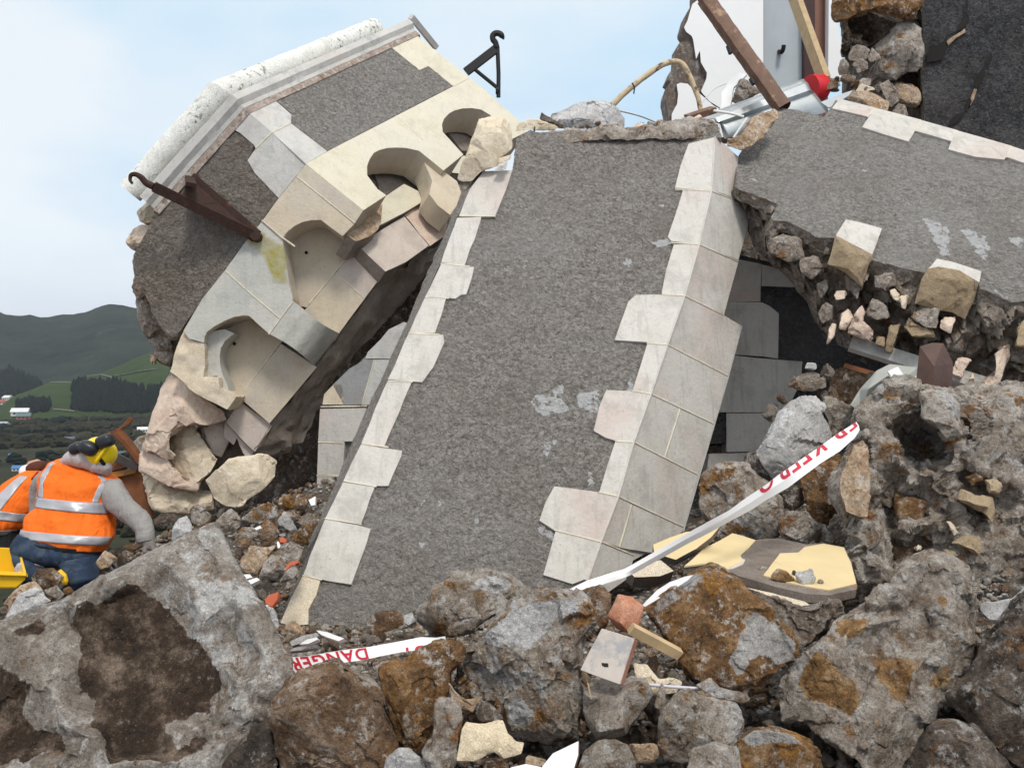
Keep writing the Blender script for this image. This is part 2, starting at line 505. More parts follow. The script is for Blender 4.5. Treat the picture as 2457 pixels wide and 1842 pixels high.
def stone(name, cols, sc=5.0, rust=None, lime=None, speck=.35, bump=.7, bd=.012, patch=None, var=.3, fine=70, rough=.92):
    b = NB(name); f = b.noise(sc, 11, .74, dist=.3)
    k = len(cols); c = b.ramp(f, [(.36 + .28 * i / max(1, k - 1), x) for i, x in enumerate(cols)])
    if rust:
        col, lo = rust; c = b.mix(b.ramp(b.noise(sc * .9, 10, .72, b.off(5.2)), [(lo - .04, 0.0), (lo + .03, 1.0)]), c, b.ramp(b.noise(sc * 5, 7, .7), [(.36, tuple(x * .3 for x in col)), (.5, col), (.64, tuple(min(.8, x * 1.5) for x in col))]))
    if lime:
        col, lo = lime; c = b.mix(b.ramp(b.noise(sc * .8, 12, .76, b.off(-8.1)), [(lo - .03, 0.0), (lo + .03, 1.0)]), c, col)
    if speck > .2:  # encrusted lime and earth in small patches
        c = b.mix(b.math('MULTIPLY', b.ramp(b.noise(sc * 2.4, 10, .74, b.off(41)), [(.535, 0.0), (.60, 1.0)]), .8), c, b.ramp(b.noise(sc * 7, 5, .7, b.off(2)), [(.36, lerp(cols[-1], (.5, .47, .44), .5)), (.64, (.62, .60, .575))]))
        c = b.mix(b.math('MULTIPLY', b.ramp(b.noise(sc * 1.9, 10, .74, b.off(-23)), [(.55, 0.0), (.62, 1.0)]), .75), c, b.ramp(b.noise(sc * 9, 5, .7, b.off(6)), [(.36, (.09, .055, .032)), (.64, (.29, .175, .085))]))
    if patch:
        pc, pr = patch
        pcol = b.ramp(b.noise(sc * 1.8, 11, .75, b.off(3.3)), [(.36 + .28 * i / max(1, len(pc) - 1), x) for i, x in enumerate(pc)])
        pm = b.math('ADD', b.attr('patch'), b.math('MULTIPLY', b.math('SUBTRACT', b.noise(sc * 2.2, 11, .78, b.off(13)), .5), 3.0))
        c = b.mix(b.ramp(pm, [(.40, 0.0), (.70, 1.0)]), c, pcol)
    if speck:   # darker mineral blotches, pits' dirt and pale grains of the stone itself
        c = b.mix(b.math('MULTIPLY', b.ramp(b.noise(sc * 4.5, 9, .75, b.off(31)), [(.50, 0.0), (.62, 1.0)]), min(1, speck * 1.6)), c, b.mix(.55, c, (.022, .017, .014)))
        c = b.mix(b.math('MULTIPLY', b.ramp(b.noise(130, 3, .6, b.off(17)), [(.63, 0.0), (.72, 1.0)]), min(1, speck * 1.2)), c, (.46, .42, .36))
        c = b.mix(b.math('MULTIPLY', b.ramp(b.noise(55, 5, .65, b.off(9)), [(.60, 0.0), (.68, 1.0)]), min(1, speck * 1.8)), c, (.03, .024, .02))
    c = b.mix(1.0, c, b.ramp(b.noise(fine, 6, .75, b.off(1.7)), [(.3, 1 - var), (.7, 1 + var)]), 'MULTIPLY')
    if speck: c = b.mix(1.0, c, b.ramp(b.noise(fine * 3.2, 5, .7, b.off(51)), [(.32, .66), (.5, 1.0), (.68, 1.36)]), 'MULTIPLY')
    h = b.math('ADD', b.math('MULTIPLY', b.noise(sc * 3, 12, .78), 1.0), b.math('MULTIPLY', b.noise(fine * 1.2, 6, .7), .45))
    b.bump(h, bump, bd * 1.15)
    return b.fin(c, rough, spec=.25)
GREY = (.28, .243, .205); PALE = (.46, .425, .39); DUST = (.21, .175, .142); DARK = (.055, .043, .036); BRN = (.16, .105, .07); RST = (.30, .15, .055); TAN = (.42, .31, .19)
LIMEC = (.60, .585, .57); CREAM = (.62, .53, .39); WHITE = (.70, .69, .66)
m_block = stone('weathered_mortar_block', [(.17, .14, .114), (.29, .25, .213), (.47, .43, .39)], 5, lime=((.58, .565, .55), .57), rust=((.16, .10, .06), .64), patch=([(.022, .016, .012), (.065, .042, .028), (.24, .18, .135)], 0), bump=1.0, bd=.02)
m_brown = stone('brown_volcanic_rock', [(.085, .052, .032), (.235, .145, .086), (.43, .32, .235)], 8, rust=((.26, .125, .045), .60), lime=((.44, .41, .385), .61), bump=1.0, bd=.02, patch=([GREY, PALE, LIMEC], 0))
m_rust = stone('rust_stained_rock', [(.065, .036, .02), (.215, .112, .045), (.44, .285, .15)], 8, rust=((.30, .145, .035), .57), lime=((.42, .40, .375), .63), bump=1.0, bd=.018, patch=([(.25, .22, .20), (.38, .36, .34), (.52, .50, .485)], 0))
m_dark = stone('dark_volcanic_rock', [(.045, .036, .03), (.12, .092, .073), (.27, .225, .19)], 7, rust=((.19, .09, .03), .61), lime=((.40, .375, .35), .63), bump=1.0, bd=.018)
m_mort = stone('mortared_lump', [(.21, .155, .11), (.42, .36, .30), (.61, .57, .53)], 7, rust=((.27, .135, .045), .56), lime=((.58, .565, .56), .57), bump=1.0, bd=.02, patch=([(.48, .46, .45), (.60, .585, .58), (.68, .67, .67)], 0))
m_grey = stone('grey_mortar_rock', [(.20, .158, .122), (.385, .332, .282), (.56, .515, .47)], 7, rust=((.25, .13, .055), .59), lime=((.54, .53, .52), .61), bump=1.0, bd=.016, patch=([(.13, .07, .03), (.33, .185, .075), (.52, .38, .23)], 0))
m_lite = stone('pale_grey_stone', [(.30, .29, .28), (.42, .41, .405), (.54, .53, .53)], 5, lime=((.66, .655, .66), .6), rust=((.33, .27, .2), .7), speck=.15, bump=.6)
m_tan = stone('tan_rock', [(.28, .19, .12), (.42, .30, .20), (.52, .42, .32)], 8, rust=((.36, .18, .07), .62), bump=.8, lime=((.5, .46, .42), .66))
m_cream = stone('broken_cream_limestone', [(.58, .485, .36), (.68, .585, .45), (.74, .665, .54)], 5, speck=.03, bump=.7, bd=.009, var=.08)
m_pink = stone('broken_pink_limestone', [(.55, .42, .34), (.68, .54, .44), (.74, .63, .51)], 4, speck=.04, bump=.7, bd=.010, var=.1)
m_core = stone('rubble_core', [(.19, .15, .12), (.33, .275, .228), (.46, .41, .36)], 8, rust=((.28, .13, .05), .64), lime=((.36, .33, .30), .68), bump=1.0, bd=.025)
m_under = stone('dark_stone_underside', [(.21, .17, .14), (.30, .25, .212), (.38, .33, .285)], 3.5, speck=.1, bump=.6, bd=.02, var=.15)
def ashlar(name, base, tint, alt, stain=None, dirt=.25):
    b = NB(name)
    c = b.ramp(b.noise(3.0, 6, .6), [(.35, base), (.65, tint)])
    c = b.mix(b.ramp(b.noise(1.5, 3, .5, b.off(4.4)), [(.5, 0.0), (.68, .75)]), c, alt)
    c = b.mix(b.math('MULTIPLY', b.ramp(b.noise(14, 8, .7, b.off(2)), [(.55, 0.0), (.75, 1.0)]), dirt), c, tuple(x * .62 for x in base))
    if stain is not None:
        c = b.mix(b.math('MULTIPLY', b.attr('patch'), b.ramp(b.noise(9, 6, .65, b.off(7)), [(.3, .35), (.6, 1.0)])), c, stain)
    c = b.mix(1.0, c, b.ramp(b.noise(120, 4, .7), [(.25, .9), (.75, 1.08)]), 'MULTIPLY')
    c = b.mix(b.math('MULTIPLY', b.ramp(b.vor(26), [(.02, 1.0), (.06, 0.0)]), .6), c, tuple(x * .45 for x in base))
    c = b.mix(b.math('MULTIPLY', b.ramp(b.noise(5, 9, .72, b.off(19)), [(.50, 0.0), (.66, 1.0)]), .4 + dirt * .5), c, tuple(x * .70 for x in base))
    c = b.mix(b.math('MULTIPLY', b.ramp(b.noise(7, 6, .65, b.off(27, (3.5, 1, .35))), [(.54, 0.0), (.66, 1.0)]), dirt), c, tuple(x * .72 for x in lerp(base, (.5, .47, .42), .5)))
    c = b.mix(b.math('MULTIPLY', b.ramp(b.noise(45, 5, .7, b.off(33)), [(.60, 0.0), (.70, 1.0)]), .55), c, tuple(x * .5 for x in base))
    h = b.math('ADD', b.noise(38, 9, .7), b.math('MULTIPLY', b.noise(9, 6, .6), 1.0)); b.bump(h, .6, .010)
    return b.fin(c, .85, spec=.25)
m_white = ashlar('white_limestone', (.555, .53, .485), (.61, .585, .545), (.56, .455, .41), dirt=.5)
m_wgrey = ashlar('grey_limestone', (.54, .525, .495), (.60, .585, .555), (.56, .50, .455))
m_ivory = ashlar('ivory_limestone', (.66, .61, .48), (.70, .655, .53), (.66, .62, .55), dirt=.15)
m_aslab = ashlar('weathered_ashlar', (.50, .50, .46), (.60, .58, .53), (.44, .455, .43), stain=(.34, .29, .05))
m_tanas = ashlar('tan_ashlar', (.60, .51, .385), (.64, .56, .44), (.55, .50, .45), dirt=.2)
m_pinka = ashlar('pinkish_ashlar', (.56, .48, .42), (.62, .55, .49), (.60, .50, .46), dirt=.25)
m_slate = ashlar("slate_grey_limestone", (.27, .275, .28), (.36, .36, .36), (.33, .31, .29))
m_joint = ashlar('cream_pointing', (.70, .63, .49), (.74, .68, .55), (.7, .62, .5), dirt=.3)
def roughcast(name, c0, c1, c2, chalk=.0, sc=1.0, bs=1.0):
    b = NB(name)
    g = b.noise(46 * sc, 6, .68, dist=.8); g2 = b.noise(20 * sc, 6, .65, b.off(14), dist=.5)
    c = b.ramp(g, [(.36, tuple(x * .8 for x in c0)), (.5, c1), (.63, c2)])
    c = b.mix(b.ramp(g2, [(.5, 0.0), (.62, .6)]), c, tuple(x * .5 for x in c1))
    c = b.mix(b.ramp(b.noise(2.2, 8, .65, b.off(3)), [(.45, 0.0), (.68, .5)]), c, lerp(c1, (.17, .135, .105), .5))
    c = b.mix(b.ramp(b.noise(1.3, 6, .65, b.off(6)), [(.46, 0.0), (.7, .55)]), c, lerp(c2, (.36, .35, .345), .5))
    c = b.mix(b.math('MULTIPLY', b.ramp(b.noise(75, 4, .6, b.off(2.2)), [(.66, 0.0), (.72, 1.0)]), .8), c, (.55, .53, .5))
    if chalk: c = b.mix(b.math('MULTIPLY', b.ramp(b.noise(7, 10, .75, b.off(11)), [(.69, 0.0), (.72, 1.0)]), chalk), c, (.68, .67, .66))
    pm = b.math('ADD', b.math('MULTIPLY', b.attr('patch'), .70), b.math('MULTIPLY', b.math('SUBTRACT', b.noise(16, 9, .72, b.off(1)), .5), 1.7))
    c = b.mix(b.math('MULTIPLY', b.math('GREATER_THAN', b.attr('patch'), .05), b.ramp(pm, [(.56, 0.0), (.66, 1.0)])), c, (.72, .715, .72))
    h = b.math('ADD', g, b.math('MULTIPLY', g2, 1.5)); b.bump(h, bs, .055)
    return b.fin(c, .95, spec=.2)
m_rc = roughcast('grey_roughcast', (.235, .21, .185), (.40, .367, .335), (.55, .515, .48), .8)
m_rc2 = roughcast('light_grey_roughcast', (.26, .238, .218), (.41, .382, .355), (.55, .52, .49), .3)
m_rct = roughcast('brown_grey_roughcast', (.155, .128, .103), (.28, .238, .198), (.41, .36, .315), .0, .9)
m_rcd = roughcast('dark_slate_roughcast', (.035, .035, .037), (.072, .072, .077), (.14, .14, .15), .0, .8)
def plain(name, col, rough=.6, metal=0, var=.15, sc=20, bump=.15, spec=.4, alt=None, lo=.55, bd=.004):
    b = NB(name); c = b.mix(1.0, col, b.ramp(b.noise(sc, 6, .65), [(.25, 1 - var), (.75, 1 + var)]), 'MULTIPLY')
    if alt: c = b.mix(b.ramp(b.noise(sc * .6, 8, .7, b.off(4)), [(lo, 0.0), (lo + .08, 1.0)]), c, alt)
    if bump: b.bump(b.noise(sc * 3, 6, .6), bump, bd)
    return b.fin(c, rough, metal, spec)
# ================================================================ GROUND AND LAND
def smooth(t): t = np.clip(t, 0, 1); return t * t * (3 - 2 * t)
def ground_z(X, Y):
    z = np.interp(Y, [-3, 0, 1.2, 2.1, 3.0, 4.2, 5.2, 6.6, 8, 10, 14], [-.2, 0, .15, .42, .48, .33, .31, .42, .1, -.7, -3.2])
    z = z + smooth((X - .9) / 1.6) * smooth((Y - 2.6) / 1.6) * .55
    z = z + smooth((Y - 6.9) / 1.5) * smooth((X + .75) / .8) * np.interp(Y, [6.9, 8.4, 14], [0, 2.9, 6.6])
    z = z + .52 * np.exp(-((X + 1.05) ** 2 / 1.1 + (Y - 6.75) ** 2 / 1.3))
    z = z - smooth((-X - 2.6) / 1.5) * smooth((Y - 4.4) / 2.5) * .9
    return z
gx = np.arange(-9, 9.01, .09); gy = np.arange(-3, 14.01, .09)
X, Y = np.meshgrid(gx, gy); P = np.stack([X.ravel(), Y.ravel(), np.zeros(X.size)], -1)
P[:, 2] = ground_z(P[:, 0], P[:, 1]) + .06 * fbm(P * 2.2, 5, 4) - .02
nx, ny = len(gx), len(gy)
Fs = [[j * nx + i, j * nx + i + 1, (j + 1) * nx + i + 1, (j + 1) * nx + i] for j in range(ny - 1) for i in range(nx - 1)]
m_soil = stone('rubble_dust', [(.10, .085, .07), (.17, .145, .122), (.25, .225, .2)], 5, lime=((.38, .36, .34), .66), bump=1.0, bd=.03)
tag(link('ground', P, Fs, m_soil, sharp=0), kind='structure')

def land_mat(name, cols, sc, hi=None):
    b = NB(name)
    c = b.ramp(b.noise(sc, 10, .68), [(.3 + .4 * i / (len(cols) - 1), x) for i, x in enumerate(cols)])
    if hi: c = b.mix(b.ramp(b.noise(sc * 2.2, 10, .75, b.off(50)), [(.6, 0.0), (.7, .8)]), c, hi)
    b.bump(b.noise(sc * 6, 8, .7), .8, 4.0)
    return b.fin(c, 1.0, spec=.05)
m_far = land_mat('bush_covered_hill', [(.012, .018, .018), (.022, .030, .026), (.038, .046, .036)], .006, (.07, .075, .075))
m_grass = land_mat('grassy_spur', [(.026, .044, .016), (.036, .058, .020), (.05, .070, .028)], .02, (.08, .078, .045))
m_val = land_mat('valley_scrub', [(.022, .026, .018), (.040, .043, .026), (.085, .08, .05)], .012, (.035, .028, .024))
def polar(name, m, az, dist, zf, seed):
    A, D = np.meshgrid(az, dist); a = A.ravel(); d = D.ravel()
    P = np.stack([np.tan(a) * d, d, zf(a, d)], -1); n, k = len(az), len(dist)
    Fs = [[j * n + i, j * n + i + 1, (j + 1) * n + i + 1, (j + 1) * n + i] for j in range(k - 1) for i in range(n - 1)]
    return tag(link(name, P, Fs, m, sharp=0, recalc=False, org=(0, 0, 0)), kind='structure')
def azp(px): return math.atan((px - CX) / F)
RIDGE = Q('K -800,190 -500,160 -200,180 0,205 50,230 200,243 320,245 420,268 520,262 650,237 760,235 880,215 1000,170 1080,140 1140,128 1200,135 1300,150 1400,165 1700,210 2600,330 4500,420 9000,400')
RA = [azp(p[0]) for p in RIDGE]; RZ = [CAMZ - (p[1] - CY) / F * 2300 for p in RIDGE]
SPUR = Q('K -600,1330 0,1200 130,1100 300,1035 420,985 520,948 700,928 900,883 1040,862 1200,798 1400,708 1600,622 2000,560 2800,640 4500,900 9000,1000')
SA = [azp(p[0]) for p in SPUR]; SZ = [CAMZ - (p[1] - CY) / F * 1560 for p in SPUR]
az = np.linspace(-.68, .68, 420)
def far_z(a, d):
    rz = np.interp(a, RA, RZ); t = np.clip((d - 1600) / 700, 0, 1)
    z = -46 + (rz + 46) * (t ** .92)
    z = np.where(d > 2300, rz - (d - 2300) * .25, z)
    q = np.stack([np.tan(a) * d / 190, d / 190, 0 * a], -1)
    return z + 26 * fbm(q, 6, 8, .55) * np.sin(np.pi * np.clip(t, 0, 1)) + 4 * fbm(q * 9, 3, 2) * (t > .05)
polar('hills', m_far, az, np.concatenate([np.linspace(1600, 2300, 90), [2350, 2600]]), far_z, 1)
def spur_z(a, d):
    sz = np.interp(a, SA, SZ); t = np.clip((d - 1180) / 380, 0, 1)
    z = -46 + (sz + 46) * np.sin(t * math.pi / 2)
    q = np.stack([np.tan(a) * d / 60, d / 60, 0 * a], -1)
    return np.where(d > 1560, sz - (d - 1560) * .35, z) + 1.6 * fbm(q, 4, 3)
polar('grassy_spur', m_grass, az, np.concatenate([np.linspace(1180, 1560, 60), [1600, 1700, 1900]]), spur_z, 2)
def val_z(a, d):
    q = np.stack([np.tan(a) * d / 80, d / 80, 0 * a], -1)
    return np.interp(d, [8, 14, 60, 220, 420, 1200, 2200], [-2.2, -4.2, -18, -42, -46, -47, -48]) + np.clip(d / 300, 0, 1) * 2.5 * fbm(q, 5, 6)
polar('valley', m_val, az, np.concatenate([[7.5, 9, 11], np.geomspace(14, 2200, 120)]), val_z, 3)
# trees and scrub far below: masses nobody could count
m_con = land_mat('dark_conifers', [(.008, .014, .014), (.014, .022, .020), (.022, .032, .026)], .2)
m_scr = land_mat('brown_scrub', [(.018, .020, .014), (.034, .033, .022), (.055, .052, .032)], .05)
rng = np.random.default_rng(5)
def puffs(name, m, spots, label, cone):
    Vs = []; Fs = []; o = 0; ico = bmesh.new(); bmesh.ops.create_icosphere(ico, subdivisions=1, radius=1)
    V0 = np.array([v.co[:] for v in ico.verts]); F0 = [[v.index for v in f.verts] for f in ico.faces]; ico.free()
    for x, y, z, w, h in spots:
        V = V0.copy()
        V *= (1 + .35 * rng.uniform(-1, 1, (len(V), 1)))
        if cone: V[:, :2] *= np.clip(.95 - .55 * V[:, 2:], .12, 1.4)
        V = V * (w, w, h / 2) + (x, y, z + h * .42); Vs.append(V); Fs += [[i + o for i in f] for f in F0]; o += len(V)
    return tag(link(name, np.concatenate(Vs), Fs, m, sharp=0, smooth=False, recalc=False, org=(0, 0, 0)), label, None, None, 'stuff')
def on_land(px, d, zf): a = azp(px); return np.tan(a) * d, d, float(zf(np.array([a]), np.array([d]))[0])
sp = []
def stand(poly, dr, n, zf, h):
    poly = np.array(Q(poly)); lo, hi = poly.min(0), poly.max(0); k = 0; t = 0
    while k < n and t < 40 * n:
        t += 1; px = rng.uniform(lo[0], hi[0]); d = rng.uniform(*dr); x, y, z = on_land(px, d, zf)
        py = CY - F * (z - CAMZ) / d
        if inside(poly, np.array([[px, py]]))[0]:
            hh = h * rng.uniform(.7, 1.25); sp.append((x, y, z, hh * .22, hh)); k += 1
stand('K 772,1015 850,985 1000,1000 1180,1000 1330,1050 1500,1060 1760,1040 1760,1270 1400,1285 1050,1260 760,1250', (1190, 1545), 750, spur_z, 17)
stand('K 175,1200 300,1170 420,1165 520,1175 520,1255 350,1270 170,1260', (1190, 1545), 190, spur_z, 13)
stand('K -300,1010 0,900 120,880 300,960 420,980 430,1000 250,1070 60,1110 -300,1200', (1600, 2000), 420, far_z, 22)
puffs('conifer_wood', m_con, sp, 'dark conifer plantations on the grassy spur below the far hill', True)
# houses of the town
m_hw = plain('house_white_wall', (.55, .54, .52), .8, var=.1, sc=.5, bump=0)
m_hr = plain('red_brick_house_wall', (.28, .10, .075), .8, var=.2, sc=.5, bump=0)
RC = dict(blue=(.06, .16, .36), grey=(.32, .34, .36), red=(.30, .075, .06), white=(.62, .63, .64), slate=(.08, .10, .125), teal=(.09, .14, .15))
m_roof = {k: plain(k + '_house_roof', v, .6, var=.1, sc=.6, bump=0) for k, v in RC.items()}
m_win = plain('dark_house_window', (.03, .035, .04), .2, bump=0)
HS = []
def house(px, py, wpx, roof, wall, label, hk=.5, turn=.3):
    
    for d in np.arange(180, 1560, 4):
        x, y, z = on_land(px, d, val_z if d < 1180 else spur_z)
        if CY - F * (z - CAMZ) / d <= py: break
    HS.append((x, y)); z -= .4; w = wpx / F * d; dp = w * .7; h = w * hk * .6; rh = w * .22
    t = thing('house', label, 'house', (x, y, z), 'houses in the valley town')
    t.rotation_euler.z = turn
    def loc(name, V, Fq, m):
        me = bpy.data.meshes.new(name); me.from_pydata([tuple(v) for v in V], [], Fq); me.materials.append(m)
        o = bpy.data.objects.new(name, me); COL.objects.link(o); o.parent = t; return o
    a, b = w / 2, dp / 2
    V = [(-a, -b, 0), (a, -b, 0), (a, b, 0), (-a, b, 0), (-a, -b, h), (a, -b, h), (a, b, h), (-a, b, h), (-a, 0, h + rh * .96), (a, 0, h + rh * .96)]
    loc('wall', V, [[0, 1, 5, 4], [1, 2, 6, 9, 5], [2, 3, 7, 6], [3, 0, 4, 8, 7]], wall)
    e = w * .05; k = rh * e / b
    V = [(-a - e, -b - e, h - k), (a + e, -b - e, h - k), (a + e, b + e, h - k), (-a - e, b + e, h - k), (-a - e, 0, h + rh), (a + e, 0, h + rh)]
    V += [(q[0], q[1], q[2] + .02 * w) for q in V]
    loc('roof', V, [[6, 7, 11, 10], [8, 9, 10, 11], [0, 4, 5, 1], [2, 5, 4, 3], [0, 1, 7, 6], [2, 3, 9, 8], [1, 5, 11, 7], [5, 2, 8, 11], [3, 4, 10, 9], [4, 0, 6, 10]], m_roof[roof])
    for s in (-.28, .02, .3):
        V = [(s * w - .07 * w, -b - .05, h * .35), (s * w + .07 * w, -b - .05, h * .35), (s * w + .07 * w, -b - .05, h * .75), (s * w - .07 * w, -b - .05, h * .75)]
        V += [(q[0], q[1] + .1, q[2]) for q in V]
        loc('window', V, [[0, 1, 2, 3], [7, 6, 5, 4], [0, 4, 5, 1], [1, 5, 6, 2], [2, 6, 7, 3], [3, 7, 4, 0]], m_win)
for p, wpx, roof, wall, label in (
    ('K 25,1180', 24, 'red', m_hw, 'house with a dull red roof at the foot of the bushy hill'),
    ('K 85,1125', 22, 'white', m_hw, 'white roofed house highest up by the dark conifers'),
    ('K 215,1300', 36, 'white', m_hw, 'long low house with a pale roof below the small conifer stand'),
    ('K 255,1340', 30, 'teal', m_hr, 'red brick house with a dark grey green roof'),
    ('K 30,1415', 26, 'grey', m_hw, 'pale grey roofed house at the left edge of the town'),
    ('K 1500,1470', 26, 'white', m_hw, 'white house beside the bent rusty metal arm'),
    ('K 730,1560', 21, 'slate', m_hr, 'small slate roofed house with orange brick walls'),
    ('J 115,350', 17, 'blue', m_hw, 'small house with a bright blue roof, farther one of two'),
    ('J 165,480', 26, 'blue', m_hw, 'white house with a bright blue roof nearest the orange jackets'),
    ('J 1085,340', 22, 'slate', m_hw, 'dark roofed house seen through the rusty frame')):
    q = Q(p)[0]; house(q[0], q[1], wpx, roof, wall, label, turn=rng.uniform(-.5, .5))

for nm, m, n, sd, lab in (('valley_scrub', m_scr, 2600, 21, 'brown and grey bare scrub over the valley floor'), ('valley_trees', m_con, 900, 44, 'dark green trees dotted over the valley floor')):
    sp = []
    for i in range(n):
        d = 1180 * math.sqrt(rng.uniform(.03, 1)); px = rng.uniform(-250, 620); x, y, z = on_land(px, d, val_z)
        if fbm(np.array([[x / 90, y / 90, 0]]), 3, sd)[0] > (-.12 if sd == 21 else .06) and all(abs(x - a) > 14 or not (-35 < y - b < 12) for a, b in HS):
            h = rng.uniform(1.2, 4.2) * (1 + d / 1000); sp.append((x, y, z, h * rng.uniform(.6, 1.0), h))
    puffs(nm, m, sp, lab, False)

m_trk = land_mat('pale_track', [(.16, .15, .13), (.22, .21, .19)], .1)
for nm, px in (('track', 'K 520,953 600,950 700,955 800,962'), ('track', 'K 900,888 980,880 1060,872 1140,892 1215,925'), ('track', 'K 1190,885 1300,870 1450,838 1640,815'), ('road', 'K 560,1236 640,1243 700,1250 780,1258')):
    Lp = []
    for q in evenly(np.array(Q(px)), 24):
        for d in np.arange(1190, 1580, 2):
            x, y, z = on_land(q[0], d, spur_z)
            if CY - F * (z - CAMZ) / d <= q[1]: break
        Lp.append((x, y, z + 1.2))
    Lp = np.array(Lp); Lp = np.concatenate([Lp + (0, -3, -.3), Lp + (0, 3, .8)]); k = 24
    tag(link(nm, Lp, [[i, i + 1, i + 1 + k, i + k] for i in range(k - 1)], m_trk, sharp=0, org=(0, 0, 0)), kind='structure')
# ---------------------------------------------------------------- haze
hm = bpy.data.materials.new('thin_haze'); hm.use_nodes = True; hm.node_tree.nodes.clear()
ho = hm.node_tree.nodes.new('ShaderNodeOutputMaterial'); hv = hm.node_tree.nodes.new('ShaderNodeVolumePrincipled')
hv.inputs['Color'].default_value = (.86, .92, 1, 1); hv.inputs['Density'].default_value = .00005; hm.node_tree.links.new(hv.outputs[0], ho.inputs['Volume'])
x0, x1, y0, y1, z0, z1 = -2400, 2400, -12, 2700, -470, 330
hb = link('haze', [(x, y, z) for x in (x0, x1) for y in (y0, y1) for z in (z0, z1)], [[0, 1, 3, 2], [4, 6, 7, 5], [0, 4, 5, 1], [2, 3, 7, 6], [0, 2, 6, 4], [1, 5, 7, 3]], hm, smooth=False)
tag(hb, kind='stuff')
# ================================================================ FALLEN TURRET
U = np.array([.407, .752, .519]); WD = np.array([.762, .033, -.647]); NBn = np.array([.504, -.659, .559])
S2 = math.sqrt(.5)
NA = NBn * S2 - U * S2; HA = -S2 * U - S2 * NBn; HC = S2 * U - S2 * NBn; NC = NBn * S2 + U * S2
P0 = at(Q('B 730,570')[0], 6.6)
PA = Plane(P0, NA, HA); PB = Plane(P0, NBn, U)
rough_d = lambda amp, sc, seed: (lambda P: amp * fbm(P * sc, 4, seed))
tur = thing('turret_fragment', 'toppled cream and roughcast turret top with arched niches and white rounded coping', 'ruin fragment', P0 + WD * 1.2)
# roughcast fields
A_RC = Q('B 285,1085 460,880 640,665 720,705 795,770 760,850 800,920 925,1050 840,1165 760,1285 C 745,180 640,330 450,570 400,650 365,680 310,640 262,560 212,450 165,345 155,240 235,95')
panel('roughcast_face', A_RC, PA, m_rct, tur, m_core, thick=.3, step=.03, rough=.012, disp=rough_d(.012, 16, 3), sider=.035, off=0, seed=4)
B_RC = 'B 875,500 1500,232 1670,372 1720,350 1850,455 1185,800 990,650 995,605'
panel('roughcast_face', B_RC, PB, m_rc2, tur, thick=.05, step=.035, rough=.003, disp=rough_d(.006, 16, 5), off=.004)
# corner stones above the arcade, folded round the arris
folded('corner_stone', [('B 640,665 690,598 730,570 890,700 803,785 795,770 720,705', PA), ('B 730,570 880,508 995,610 990,650 890,700', PB)], m_wgrey, tur, thick=.14, step=.07, rough=.002, off=.006)
folded('corner_stone', [('B 803,790 890,704 1070,870 925,1050 800,920 760,850', PA), ('B 890,704 992,655 1183,802 1070,870', PB)], m_wgrey, tur, thick=.14, step=.07, rough=.002, off=.006)
def stain_of(polys, sd=0, wob=.05):
    def f(V):
        pp = np.stack([CX + F * V[:, 0] / V[:, 1], CY - F * (V[:, 2] - CAMZ) / V[:, 1]], -1)
        w = np.stack([fbm(V * 9, 4, sd + 1), fbm(V * 9, 4, sd + 5)], -1) * wob * F / 6
        r = np.zeros(len(V))
        for q in polys: r[inside(np.array(Q(q)), pp + w)] = 1
        return r
    return f
# arcade: front sheet, its thickness gives the soffits of the arches
RT = .30
ARC_A = Q('B 840,1170 925,1052 1020,935 1030,945 C 1328,80 1265,148 1205,105 1150,63 1100,64 1050,75 1010,95 975,125 945,165 955,230 972,330 982,400 1000,470 1000,495 938,580 875,665 820,617 770,570 740,567 690,575 640,595 585,625 545,655 533,680 530,712 450,690 420,650 520,480 640,330 745,182')
panel('arcade_stone', ARC_A, PA, m_aslab, tur, m_tanas, thick=RT, step=.03, off=.012, layers=4,
      attr=stain_of(['B 770,1240 850,1240 900,1280 960,1300 1000,1340 C 985,300 975,400 900,380 880,300 820,230 770,190']))
panel('arcade_stone', Q('B 842,1166 1018,938 C 1326,84 1264,146 1205,103 1150,61 1100,62 1050,73 1010,93 972,123 940,163'), PA, m_tanas, tur, thick=.06, step=.05, off=.02)
folded('corner_corbel', [(Q('B 1020,933 1070,872 1375,1115 1330,1182'), PA)], m_tanas, tur, thick=.3, step=.06, off=.02)
ARC_B = 'B 1070,870 1185,803 1520,630 1852,458 1720,351 1672,373 1503,235 1635,168 1760,272 2000,462 2200,640 2240,700 2120,760 2050,612 2000,582 1950,574 1900,576 1860,586 1830,602 1803,630 1792,660 1796,700 1850,760 1905,820 1850,865 1800,905 1670,800 1600,785 1550,783 1500,786 1460,796 1430,812 1408,845 1395,880 1395,930 1450,1003 1497,1036 1375,1116'
panel('arcade_stone', ARC_B, PB, m_ivory, tur, m_tanas, thick=RT, step=.05, off=.006, layers=4)
panel('corbel', 'B 1672,803 1798,906 1872,962 1893,1022 1870,1090 1835,1140 1770,1090 1725,1030 1740,960', PB, m_tanas, tur, thick=.2, step=.05, off=-.05)
